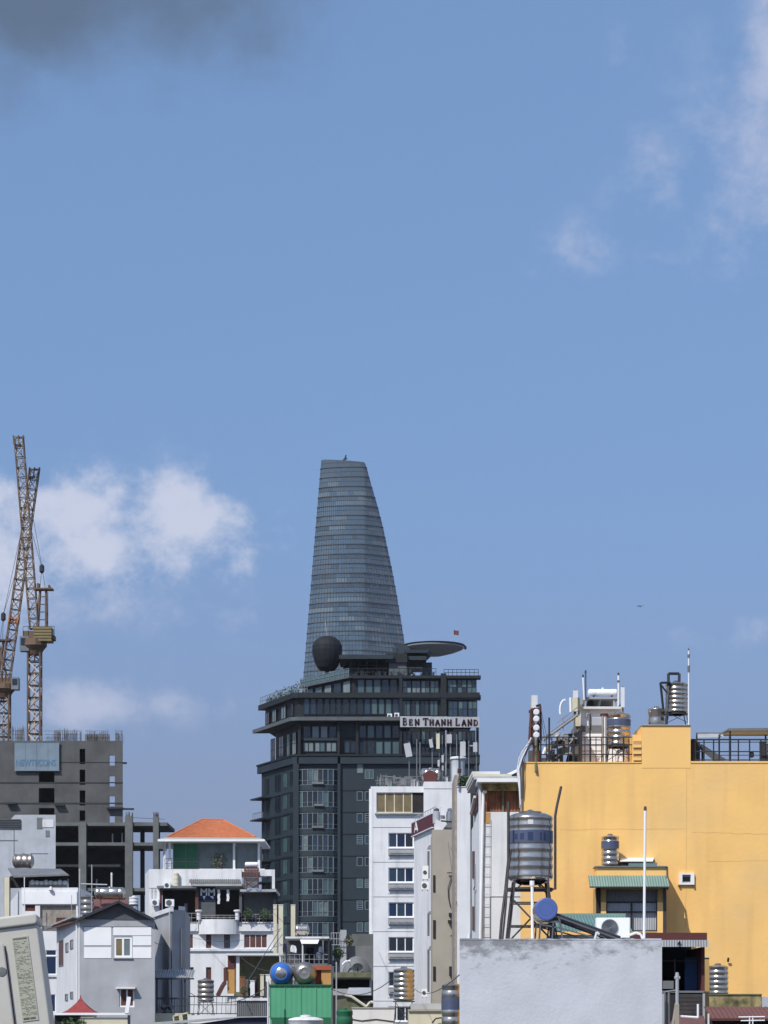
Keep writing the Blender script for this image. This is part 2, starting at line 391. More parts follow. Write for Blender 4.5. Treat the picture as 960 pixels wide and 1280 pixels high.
def vtank(px0, px1, py0, py1, D, label, band=None, ribs=5, stand=None, m='steel', group='vertical steel water tanks on the roofs', sr=.022, lidm=None):
    r = (X(px1, D)-X(px0, D))/2; cx = X((px0+px1)/2, D); zt, zb = Z(py0, D), Z(py1, D); cy = D+r; h = zt-zb
    base = zb if stand is None else Z(stand, D)
    t = thing('water_tank', label, 'water tank', (cx, cy, base), group)
    dome = min(.16*r+.02, h*.2); zs = zt-dome
    pr = [(r*.2, zb+.0), (r*.75, zb+.01), (r*.97, zb+.09*r), (r*.985, zb+.14*r)]
    hb = zs-zb-.14*r
    for i in range(ribs):
        a = zb+.14*r+hb*i/ribs; d = hb/ribs
        pr += [(r*.985, a+d*.28), (r*.925, a+d*.38), (r*.925, a+d*.52), (r*.985, a+d*.64), (r*.985, a+d*.98)]
    pr += [(r, zs), (r*.93, zs+dome*.45), (r*.6, zs+dome*.85), (r*.32, zt)]
    part('tank_body', MB().lathe((cx, cy, 0), pr, 32), m, t, smooth='round')
    part('lid', MB().lathe((cx, cy, zt), [(r*.3, -.01), (r*.31, .05), (r*.2, .07), (r*.05, .08)], 16), lidm or m, t, smooth=True)
    if band:
        b0, b1 = band
        z1, z0 = Z(b0, D), Z(b1, D)
        part('label_band', MB().lathe((cx, cy, 0), [(r*1.004, z0), (r*1.006, (z0+z1)/2), (r*1.004, z1)], 32), 'blue_label', t, smooth=True)
    if stand is not None:
        f = MB().lathe((cx, cy, zb), [(r*1.02, -.06), (r*1.02, -.01), (r*.8, -.01), (r*.8, -.06)], 20)
        for sx in (-1, 1):
            f.tube((cx+sx*r*.8, cy-r*.8, zb-.05), (cx-sx*r*.9, cy-r*.9, base+.1), sr*.8, 4)
        st = part('stand', f, 'iron', t)
        for sx in (-1, 1):
            for sy in (-1, 1):
                part('leg', MB().tube((cx+sx*r*.75, cy+sy*r*.75, zb-.04), (cx+sx*r*.98, cy+sy*r*.98, base), sr, 5), 'iron', st)
    return t
def htank(px0, px1, py0, py1, D, label, m='steel', legs=None, group='horizontal steel water tanks on the roofs', axis='x', rings=3):
    """lying tank; axis x spans the columns, axis y shows its round end to the camera"""
    zt, zb = Z(py0, D), Z(py1, D); r = (zt-zb)/2; zc = (zt+zb)/2; cx = X((px0+px1)/2, D); cy = D+r
    base = zb-.15 if legs is None else Z(legs, D)
    L2 = (X(px1, D)-X(px0, D))/2 if axis == 'x' else .75
    if axis == 'y': cy = D+L2
    t = thing('water_tank', label, 'water tank', (cx, cy, base), group)
    d = r*.35
    pr = [(r*.15, -L2), (r*.6, -L2+d*.3), (r*.97, -L2+d)]
    for i in range(rings):
        a = -L2+d+(2*L2-2*d)*i/rings; e = (2*L2-2*d)/rings
        pr += [(r, a+.02), (r, a+e*.4), (r*.96, a+e*.47), (r*.96, a+e*.55), (r, a+e*.62), (r, a+e*.97)]
    pr += [(r*.97, L2-d), (r*.6, L2-d*.3), (r*.15, L2)]
    part('tank_body', MB().lathe((cx, cy, zc), pr, 30, axis), m, t, smooth=True)
    f = MB()
    for s_ in (-.6, .6):
        ox, oy = (s_*L2, 0) if axis == 'x' else (0, s_*L2)
        wx, wy = (.03, r*.8) if axis == 'x' else (r*.8, .03)
        f.box(cx+ox-wx, cx+ox+wx, cy+oy-wy, cy+oy+wy, zb-.06, zb+r*.25)
        for k in (-1, 1):
            kx, ky = (0, k*r*.7) if axis == 'x' else (k*r*.7, 0)
            f.tube((cx+ox+kx, cy+oy+ky, zb), (cx+ox+kx, cy+oy+ky, base), .025, 4)
    part('cradle', f, 'iron', t)
    part('lid', MB().lathe((cx, cy, zt), [(r*.28, -.03), (r*.28, .04), (r*.1, .07)], 14), m, t, smooth=True)
    return t
def pole(px, py0, py1, D, r, m, label, cat='pole', name='pole', px1=None, group=None, z0=None, tip=None):
    p = Vector((X(px if px1 is None else px1, D), D, Z(py1, D) if z0 is None else z0)); q = P(px, py0, D)
    t = thing(name, label, cat, p, group)
    part('shaft', MB().tube(p, q, r, 8), m, t, smooth=True)
    d = (q-p).normalized()
    part('cap', MB().tube(q, q+d*r*3, r*1.25, 8, r*.9), tip or m, t, smooth=True)
    return t
def leaves(mb, c, rx, rz, n, s, seed):
    r = random.Random(seed)
    for _ in range(n):
        while True:
            v = Vector((r.uniform(-1, 1), r.uniform(-1, 1), r.uniform(-1, 1)))
            if v.length < 1: break
        p = Vector(c)+Vector((v.x*rx, v.y*rx, v.z*rz))
        a = Vector((r.uniform(-1, 1), r.uniform(-1, 1), r.uniform(-1, 1))).normalized()*s; b = a.orthogonal().normalized()*s*.45
        mb.quad(p-a, p-b, p+a, p+b)
    return mb
def bush(px, py, pxr, D, base_py, label, m='leaf', n=160, s=.12):
    c = P(px, py, D); r = pxr/F*D
    t = thing('shrub', label, 'shrub', (c.x, D, Z(base_py, D)))
    part('foliage', leaves(MB(), c, r, r*1.1, n, s, int(px)), m, t)
    st = MB()
    for k in range(4): st.tube((c.x, D, Z(base_py, D)), c+Vector(((k-1.5)*r*.35, (k % 2-.5)*r*.5, 0)), .03, 4, .012)
    part('stem', st, 'bark', t)
    return t
def ac_unit(px0, px1, py0, py1, D, label, fan=None, dep=.32, group='air conditioner units on the walls and roofs'):
    t = thing('air_conditioner', label, 'air conditioner', (X((px0+px1)/2, D), D+dep/2, Z(py1, D)-.08), group)
    x0, x1, z0, z1 = X(px0, D), X(px1, D), Z(py1, D), Z(py0, D); w = x1-x0
    part('casing', MB().box(x0, x1, D, D+dep, z0, z1), 'white_clean', t)
    cx = X(fan, D) if fan else x0+w*.42; r = min(w*.33, (z1-z0)*.42); cz = (z0+z1)/2
    g = part('fan_grille', MB().lathe((cx, D, cz), [(r, .002), (r, -.03), (r*.95, -.03), (r*.93, -.022), (.02, -.022)], 24, 'y'), 'crane_grey', t)
    f = MB()
    for k in range(5): f.lathe((cx, D-.03, cz), [(r*(k+.9)/6, -.006), (r*(k+1.15)/6, -.006), (r*(k+1.15)/6, .004), (r*(k+.9)/6, .004), (r*(k+.9)/6, -.006)], 20, 'y', False)
    part('grille_ring', f, 'gable_grey', g)
    part('foot', MB().box(x0+w*.1, x0+w*.18, D+.02, D+dep-.02, z0-.08, z0).box(x1-w*.18, x1-w*.1, D+.02, D+dep-.02, z0-.08, z0), 'dark_metal', t)
    return t

# ------------------------------------------------------------------ ground
structure('ground', MB().box(-3000, 3000, -500, 6000, -1, 0), 'asphalt')
def haze():
    m = bpy.data.materials.new('haze_air'); m.use_nodes = True; nt = m.node_tree
    nt.nodes.remove(nt.nodes['Principled BSDF']); v = nt.nodes.new('ShaderNodeVolumePrincipled')
    v.inputs['Color'].default_value = (.92, .92, .95, 1); v.inputs['Density'].default_value = HAZE_DENSITY; v.inputs['Anisotropy'].default_value = 0
    nt.links.new(v.outputs[0], nt.nodes['Material Output'].inputs['Volume']); MATS['haze_air'] = m
    single('haze', MB().box(-3010, 3010, -510, 6010, -2, 245), 'haze_air', None, None, loc=(0, 0, 0), kind='stuff')
haze()

# ------------------------------------------------------------------ far curved glass tower
def glass_tower():
    D = 915.0
    def lerp(tab, v):
        for (a, b), (c, d) in zip(tab, tab[1:]):
            if a <= v <= c: return b+(d-b)*(v-a)/(c-a)
        return tab[0][1] if v < tab[0][0] else tab[-1][1]
    RT = [(560, 452), (578, 456.5), (602, 463), (627.5, 471), (655, 478.3), (681, 484), (706, 489.5), (740, 496), (782, 503), (800, 506), (860, 514), (1000, 527), (1330, 545)]
    def LT(py): return 401.5-(py-573)*24/285 if py < 900 else 374-(py-900)*.02
    nf = 30
    def ring(z, off=0):
        py = HZ-(z-CZ)*F/D; xl, xr = LT(py), lerp(RT, py)
        front = []
        for i in range(nf+1):
            px = xl+(xr-xl)*i/nf; u = 2*i/nf-1
            y = D+4.6*((px-444)/54)**2+1.2*abs(u)**14 if px < 456 else D+.25+(px-456)*.19+1.2*abs(u)**14
            front.append(Vector((X(px, D), y)))
        cx = (front[0].x+front[-1].x)/2; h = (front[-1].x-front[0].x)/2; yb = max(front[0].y, front[-1].y)
        back = [Vector((cx+h*math.cos(math.pi*k/12), yb+26*math.sin(math.pi*k/12))) for k in range(1, 12)]
        pts = front+back
        if off:
            c = Vector((cx, D+12)); pts = [p+(p-c).normalized()*off for p in pts]
        return pts
    t = thing('office_tower', 'tall curved blue glass skyscraper narrowing to a slanted top', 'skyscraper', (X(450, D), D+12, 0))
    zt = Z(572, D)
    levels = [Z(583+12.05*k, D) for k in range(27)]
    levels = [l for l in levels]
    c = MB(); zs = [zt-1.5]+levels+[0]
    n = len(ring(50))
    rings = [[(p.x, p.y, z) for p in ring(z, -.35)] for z in zs]
    vs = [p for r_ in rings for p in r_]
    fs = [(j*n+i, j*n+(i+1) % n, (j+1)*n+(i+1) % n, (j+1)*n+i) for j in range(len(zs)-1) for i in range(n)]+[tuple(range(n))]
    part('core', c.add(vs, fs), 'slate_dark', t)
    mu = MB()
    tops = [zt]+levels
    r = random.Random(3)
    for k, (za, zb) in enumerate(zip(tops, levels)):
        g = MB(); A, B = ring(za-.12), ring(zb+.12)
        rows = [(0, .52), (.55, 1)]
        run = 0; col = 0
        for q, (f0, f1) in enumerate(rows):
            run = 0
            for i in range(n):
                j = (i+1) % n
                if run <= 0:
                    run = r.randint(2, 9); x = r.random(); col = 0 if x < .8 else (1 if x < .93 else 2)
                    if q == 1: col = 2 if x < .16 else 0
                    if 8 <= k <= 17 and q == 0 and x > .6: col = 1
                    if k < 2: col = 0
                run -= 1
                def pt(v, f): a, b = A[v], B[v]; m = a+(b-a)*f; return Vector((m.x, m.y, za-.12+(zb-za+.24)*f))
                a, b, c_, d = pt(i, f0), pt(j, f0), pt(j, f1), pt(i, f1)
                m = (a+b+c_+d)/4; jit = Vector((0, r.uniform(-.03, .03), 0))
                if k == 0 and i <= nf:      # slanting top edge
                    a = a-Vector((0, 0, .0+1.6*i/nf)) if q == 0 else a
                    b = b-Vector((0, 0, 1.6*min(j, nf)/nf)) if q == 0 else b
                g.k = col
                g.quad(*[p+(m-p)*.035+jit*(1 if p.z > m.z else -1) for p in (a, b, c_, d)])
        part('glass_band', g, ['tower_glass', 'tower_glass_dark', 'tower_glass_pale'], t)
        for i in range(0, nf+1): mu.tube((A[i].x, A[i].y-.05, za-(1.7*i/nf if k == 0 else 0)), (B[i].x, B[i].y-.05, zb), .12, 3)
    part('mullion', mu, 'slate_edge', t, kind='stuff')
    FIN = {}
    for k, z in enumerate(levels):
        o, i_ = ring(z, .36), ring(z, -.3)
        n2 = len(o); vs = [(p.x, p.y, z-.2) for p in o]+[(p.x, p.y, z+.05) for p in o]+[(p.x, p.y, z-.28) for p in i_]+[(p.x, p.y, z+.12) for p in i_]
        fs = []
        for i in range(n2):
            j = (i+1) % n2
            fs += [(i, j, n2+j, n2+i), (n2+i, n2+j, 3*n2+j, 3*n2+i), (j, i, 2*n2+i, 2*n2+j)]
        part('floor_fin', MB().add(vs, fs), 'slate_edge', t)
    a = MB(); b0 = P(428, 574, D+8); a.bar(b0-Vector((1, 0, 2)), b0+Vector((1.6, 0, .6)), .8); a.bar(b0+Vector((1, 0, .4)), b0+Vector((1.4, 0, 1.6)), .5); a.box(b0.x-3, b0.x+3, b0.y-1, b0.y+1, b0.z-3, b0.z-1)
    part('roof_crane', a, 'slate_paint', t)
    # disc shaped landing deck
    cx, cz, rr = X(543, D), Z(804, D), 11.6; cy = D+12
    d = MB().lathe((cx, cy, cz), [(.5, -3.0), (3.5, -2.9), (8, -1.7), (11, -.55), (rr, -.1), (rr, .35), (10.8, .5), (.5, .5)], 48)
    dk = part('landing_deck', d, 'deck_grey', t, smooth=True)
    e = MB()
    for k in range(40):
        an = 2*math.pi*k/40; e.tube((cx+11.2*math.cos(an), cy+11.2*math.sin(an), cz+.45), (cx+12*math.cos(an), cy+12*math.sin(an), cz+.95), .05, 3)
    e.lathe((cx, cy, cz), [(11.95, .9), (12.05, .9), (12.05, 1.0), (11.95, 1.0)], 48)
    part('safety_net', e, 'grey_frame', dk)
    part('edge_light', MB().lathe((cx+rr+.6, cy, cz+.2), [(.1, -.8), (.5, -.6), (.5, .5), (.15, .7)], 10), 'slate_paint', dk)
    s = MB()
    for dy in (-5, 0, 5):
        s.yprism([(X(498, D), Z(800, D)), (X(540, D), Z(812, D)), (X(516, D), Z(834, D)), (X(498, D), Z(852, D))], cy+dy-.5, cy+dy+.5)
    s.box(X(500, D), X(531, D), cy-6, cy+6, Z(832, D), Z(826, D))
    part('deck_bracket', s, 'slate_paint', t)
glass_tower()
def flag():
    D = 927
    t = thing('flag', 'tiny dark red flag on a thin pole above the round landing deck', 'flag', (X(567, D), D, Z(804, D)))
    part('flagpole', MB().tube((X(567, D), D, Z(804, D)), (X(567, D), D, Z(788, D)), .07, 6), 'tin_pale', t)
    x, z = X(567, D), Z(787.5, D); m = MB()
    for i in range(4):
        for a in (0, .12): m.quad((x+i*.5, D+.2*math.sin(i*1.5)+a, z-.3*i*.3), (x+(i+1)*.5, D+.2*math.sin(i*1.5+1.5)+a, z-.3*(i+1)*.3), (x+(i+1)*.5, D+.2*math.sin(i*1.5+1.5)+a, z-1.8-.05*i), (x+i*.5, D+.2*math.sin(i*1.5)+a, z-1.8-.1*i))
    part('cloth', m, 'flag_red', t)
flag()

# ------------------------------------------------------------------ construction site: building, open frame, cranes
def construction():
    D = 400.0
    t = thing('unfinished_building', 'unfinished grey concrete block with empty window holes and rebar on top', 'building', (X(60, D), D+10, 0))
    xl, xr = X(-40, D), X(153.5, D); zt = Z(926, D)
    small = [(99.5, 936, 106.5, 955), (99.5, 962, 106.5, 981), (99.5, 988, 106.5, 1007), (99.5, 1013, 106.5, 1026)]
    slot = [(136.5, 944, 143.5, 957), (136.5, 970, 143.5, 983), (136.5, 995, 143.5, 1008), (136.5, 1020, 143.5, 1028)]
    big = [(48.5, 965, 68, 979), (48.5, 985, 68, 1004), (48.5, 1010, 68, 1022)]
    w = MB(); D2 = D+14; xq = X(153, D2)
    w.facade(xl, xr, 0, zt, D, H(D, *small, *slot, *big), .6)
    w.facade(xl, xq, 0, zt, D2, [(X(133, D2), X(149, D2), a[2], a[3]) for a in H(D2, *[(0, p[1]-3, 1, p[3]+3) for p in slot])], -.5)
    for x in (xl, xr): w.quad((x, D, 0), (x if x == xl else xq, D2, 0), (x if x == xl else xq, D2, zt), (x, D, zt))
    w.quad((xl, D, zt), (xr, D, zt), (xq, D2, zt), (xl, D2, zt))
    for xx, xz in ((X(128, D), X(129, D2)), (X(108, D), X(108, D2))): w.quad((xx, D+.6, 0), (xz, D2, 0), (xz, D2, zt), (xx, D+.6, zt))
    part('wall', w, 'raw_concrete', t)
    part('dark_backing', MB().quad((X(45, D), D+6, 20), (X(110, D), D+6, 20), (X(110, D), D+6, zt-.5), (X(45, D), D+6, zt-.5)), 'void', t)  # black sheet stands in for the shade inside the empty holes
    for py, px0, px1, h in ((977.5, -40, 153.6, 1.6), (1003.2, -40, 153.6, 1.8), (952.5, 74, 153.6, .6)):
        part('floor_line', MB().pbox(px0, py, px1, py+h, D-.06, .05), 'concrete_dark', t)
    for px0, px1, py in ((133, 154, 1009), (153, 167, 1010), (153, 158, 952.5), (8, 20, 1003), (68, 80, 1005)):
        part('ledge', MB().pbox(px0, py, px1, py+2, D-.9, .8), 'concrete_dark', t)
    rb = MB(); r = random.Random(5)
    for (a, b, top, d) in ((66, 76, 911, 22), (72, 99, 910, 75), (106, 136, 913, 85), (144, 153, 912, 26), (-4, 10, 905, 20), (14, 30, 906, 30), (55, 66, 917, 12)):
        for _ in range(d):
            px = r.uniform(a, b); y = D+r.uniform(.3, 3); x = X(px, D)
            rb.tube((x, y, zt-.2), (x+r.uniform(-.12, .12), y, Z(top+r.uniform(-1, 6), D)), .022, 3)
        for k in range(3): z = zt+.5+k*.6; rb.tube((X(a, D), D+.4, z), (X(b, D), D+.4, z), .03, 3)
    part('rebar', rb, 'rebar', t, kind='stuff')
    for a, b, top in ((106, 136.5, 918), (68, 73, 913), (144, 148, 916), (21, 28, 912)):
        f = MB().pbox(a, top, b, 926.2, D+1.2, .5)
        part('column_form', f, 'tin_grey', t)
    # hanging signboard
    s = thing('signboard', 'pale blue board with blue letters hung on the unfinished concrete block', 'sign', (X(46, D), D-.3, Z(963, D)))
    for k in range(4):
        a = 18+14*k; part('panel', MB().pbox(a+.12, 928, a+13.88, 963, D-.5, .2), 'board_blue', s)
    part('sign_frame', MB().pbox(17.4, 927.4, 74.6, 928, D-.56, .3).pbox(17.4, 963, 74.6, 963.6, D-.56, .3), 'grey_frame', s)
    text('NEWTECONS', s, (X(45.5, D), D-.53, Z(954.3, D)), 1.5, 'blue_ink', bold=.025, sx=.72)
    # lower open frame
    E = 388.0
    q = thing('concrete_frame', 'open unfinished concrete frame of slabs and columns below the grey block', 'building', (X(140, E), E+8, 0))
    for py, a, b, h, dep in ((1028, 60, 209, 4.2, 14), (1053, 60, 199, 4, 13), (1080.5, 60, 150, 3, 12), (1110, 60, 197, 4, 13), (1140, 60, 197, 4, 13), (1170, 60, 197, 4, 13)):
        part('slab', MB().pbox(a, py, b, py+h, E, dep), 'concrete_light' if h > 3 else 'concrete_dark', q)
    for a, b, py, y, m in ((98.5, 108, 1028, E-.35, 'concrete_light'), (156.5, 166, 1020, E-.35, 'concrete_light'), (191.5, 198.5, 1021, E-.3, 'concrete_light'), (169, 174, 1033, E+8, 'concrete_dark'), (190, 193, 1033, E+9, 'concrete_dark')):  # rear columns and inner walls: interior shade put into darker concrete
        part('column', MB().box(X(a, E), X(b, E), y, y+1.0, 0, Z(py, E)), m, q)
    part('back_wall', MB().box(X(58, E), X(158, E), E+9, E+9.5, 0, Z(1029, E)), 'concrete_dark', q)
    part('side_wall', MB().box(X(58, E), X(59, E), E, E+9, 0, Z(1029, E)), 'concrete_dark', q)
    rr = MB()
    for a, b in ((156.5, 166), (191.5, 198.5)):
        for _ in range(24): px = r.uniform(a, b); rr.tube((X(px, E), E+r.uniform(0, .9), Z(1022, E)), (X(px, E), E+.3, Z(1016+r.uniform(-2, 3), E)), .03, 3)
    rr.tube((X(166, E), E, Z(1022, E)), (X(206, E), E, Z(1024, E)), .04, 3).tube((X(166, E), E+3, Z(1026, E)), (X(206, E), E+3, Z(1026.5, E)), .04, 3)
    part('rebar', rr, 'rebar', q, kind='stuff')
    for a, py in ((139, 1051), (151, 1050), (83, 1108), (119, 1108)):
        part('prop', MB().tube((X(a, E), E+2, Z(py+3, E)), (X(a, E), E+2, Z(py-10, E)), .12, 5), 'tin_pale', q)
construction()

def crane(label, D, mast, plat, cab, cw, jib, frame, ropes, hook, flip):
    (m0, m1, mt) = mast; zroof = Z(926, 400)
    mx = X((m0+m1)/2, D); w = X(m1, D)-X(m0, D)
    t = thing('tower_crane', label, 'crane', (mx, D, zroof), 'luffing tower cranes on the construction site')
    part('mast', MB().lattice((mx, D, zroof-.02), (mx, D, Z(mt, D)), w*.92, 2.1, .19, .13), ['crane_brown', 'crane_pale'], t)
    c = MB()
    for k in range(12): z = zroof+(Z(mt, D)-zroof)*(k+.5)/12; c.tube((mx, D, z), (mx, D, z+1), .16, 4)
    part('mast_ladder', c, 'crane_pale', t)
    p = MB(); x0, x1 = X(plat[0], D), X(plat[1], D); za, zb = Z(plat[2], D), Z(plat[3], D)
    p.box(x0, x1, D-1.1, D+1.1, zb+(za-zb)*.35, zb+(za-zb)*.55); p.lathe((mx, D, 0), [(w*.55, zb-1.2), (w*.65, zb-.5), (w*.95, zb+.3), (w*.9, zb+(za-zb)*.4)], 14)
    p.box(mx-w*.8, mx+w*.9, D-1, D+1, zb+(za-zb)*.3, zb+(za-zb)*.75)
    part('slewing_platform', p, 'crane_brown', t)
    r_ = MB()
    for k in range(7): x = x0+(x1-x0)*k/6; r_.tube((x, D-1.1, zb+(za-zb)*.5), (x, D-1.1, zb+(za-zb)*.95), .05, 3)
    r_.tube((x0, D-1.1, zb+(za-zb)*.95), (x1, D-1.1, zb+(za-zb)*.95), .05, 3)
    part('railing', r_, 'crane_brown', t)
    cb = part('cab', MB().box(X(cab[0], D), X(cab[1], D), D-1.4, D+.4, Z(cab[3], D), Z(cab[2], D)), 'crane_grey', t)
    part('pane', MB().box(X(cab[0]+1.5, D), X(cab[1]-1.5, D), D-1.46, D-1.42, Z((cab[2]+cab[3])/2+2, D), Z(cab[2]+2, D)), 'glass_dark', cb)
    if cw:
        n = 5
        for k in range(n):
            h = (cw[3]-cw[2])/n
            part('ballast_block', MB().box(X(cw[0], D), X(cw[1], D), D-1.8, D+1.2, Z(cw[2]+h*(k+1)-.9, D), Z(cw[2]+h*k, D)), 'crane_yellow', t)
    a, b = P(jib[0], jib[1], D-.2), P(jib[2], jib[3], D-.2)
    j = part('jib', MB().lattice(a, b, 1.45, 1.7, .12, .10, 0, 1), ['crane_brown', 'crane_pale'], t)
    d = (b-a).normalized()
    jh = MB(); jh.bar(b-Vector((.95, 0, 0)), b+Vector((.95, 0, 0)), .3).bar(b-d*1.3-Vector((.8, 0, 0)), b-d*1.3+Vector((.8, 0, 0)), .25)
    for o_ in (-.85, 0, .85): jh.bar(b-d*1.3+Vector((o_, -.4, 0)), b+d*.3+Vector((o_, -.4, 0)), .22)
    part('jib_head', jh, 'crane_brown', j)
    s = a+(b-a)*.27
    if flip: part('jib_section', MB().lattice(s, s+d*1.4, 1.5, 1, .15, .13), ['crane_orange', 'crane_orange'], j)
    if frame:
        fr = MB()
        (bx, by), (cx, cy), (tx, ty) = frame; tp = P(tx, ty, D)
        for dy in (-.8, .8):
            fr.bar((X(bx, D), D+dy, Z(by, D)), (tp.x-.5, D+dy*.5, tp.z), .28); fr.bar((X(cx, D), D+dy, Z(cy, D)), (tp.x+.5, D+dy*.5, tp.z), .28)
        for k in range(1, 5):
            f = k/5; l = Vector((X(bx, D), D-.7, Z(by, D))).lerp(Vector((tp.x-.5, D-.5, tp.z)), f); q = Vector((X(cx, D), D-.7, Z(cy, D))).lerp(Vector((tp.x+.5, D-.5, tp.z)), f)
            fr.bar(l, q, .16)
        fr.box(tp.x-1.6, tp.x+1.7, D-1, D+1, tp.z-.1, tp.z+.15); fr.box(tp.x-1.0, tp.x-.6, D-.6, D+.6, tp.z, tp.z+1.0); fr.box(tp.x+.9, tp.x+1.2, D-.6, D+.6, tp.z, tp.z+.7)
        part('a_frame', fr, 'crane_brown', t)
    rp = MB()
    for (x0_, y0_, x1_, y1_) in ropes: rp.tube(P(x0_, y0_, D), P(x1_, y1_, D), .045, 3)
    part('rope', rp, 'cable', t)
    for hx, hy in hook: part('pulley_block', MB().lathe(P(hx, hy, D), [(.1, -.8), (.42, -.5), (.42, .5), (.1, .8)], 10), 'dark_metal', t)
crane('yellow ballasted tower crane with the taller boom leaning left', 408.0, (35, 51.5, 812), (30, 69, 783, 810), (26, 37.5, 797, 815), (43.5, 66, 785.5, 804), (43, 786, 23.5, 547),
      ((47, 785), (58, 785), (54, 737)), [(37, 655, 52.5, 710), (52, 712, 50, 736), (53, 712, 56.5, 736), (60, 740, 60, 785), (24, 550, 52.5, 709)], [(52.3, 711)], 0)
crane('tower crane at the picture edge with dark cab and shorter boom leaning right', 412.0, (-3, 12.5, 862), (-8, 16, 843, 864), (15.5, 24.5, 848, 863), (-24, -7, 842, 864), (7, 850, 43.5, 587),
      ((9, 850), (-3, 850), (1, 801)), [(27, 690, 4.3, 768), (42, 592, 4.3, 768), (4, 772, 0, 801), (4.4, 772, 3, 801)], [(4.2, 771)], 1)

# ------------------------------------------------------------------ dark slate tower with the roof sign
SERIF = {'B': [((.18, 0), (.18, 1)), ((.0, 1), (.6, 1)), ((0, 0), (.65, 0)), ((.18, .52), (.62, .52)), ((.6, 1), (.72, .76)), ((.72, .76), (.6, .52)), ((.62, .52), (.8, .26)), ((.8, .26), (.65, 0))],
         'E': [((.18, 0), (.18, 1)), ((0, 1), (.75, 1)), ((0, 0), (.8, 0)), ((.18, .52), (.6, .52)), ((.75, 1), (.75, .8)), ((.8, 0), (.8, .22)), ((.6, .62), (.6, .42))],
         'N': [((.16, 0), (.16, 1)), ((.84, 0), (.84, 1)), ((.12, 1), (.84, 0)), ((0, 1), (.2, 1)), ((0, 0), (.32, 0)), ((.68, 1), (1, 1))],
         'T': [((.5, 0), (.5, 1)), ((0, 1), (1, 1)), ((.3, 0), (.7, 0)), ((0, 1), (0, .78)), ((1, 1), (1, .78))],
         'H': [((.18, 0), (.18, 1)), ((.82, 0), (.82, 1)), ((.18, .5), (.82, .5)), ((0, 0), (.36, 0)), ((0, 1), (.36, 1)), ((.64, 0), (1, 0)), ((.64, 1), (1, 1))],
         'A': [((.1, 0), (.5, 1)), ((.5, 1), (.9, 0)), ((.25, .35), (.75, .35)), ((-.04, 0), (.26, 0)), ((.72, 0), (1.04, 0))],
         'L': [((.18, 0), (.18, 1)), ((0, 1), (.38, 1)), ((0, 0), (.8, 0)), ((.8, 0), (.8, .24))],
         'D': [((.18, 0), (.18, 1)), ((0, 1), (.5, 1)), ((0, 0), (.5, 0)), ((.5, 1), (.82, .72)), ((.82, .72), (.82, .28)), ((.82, .28), (.5, 0))]}
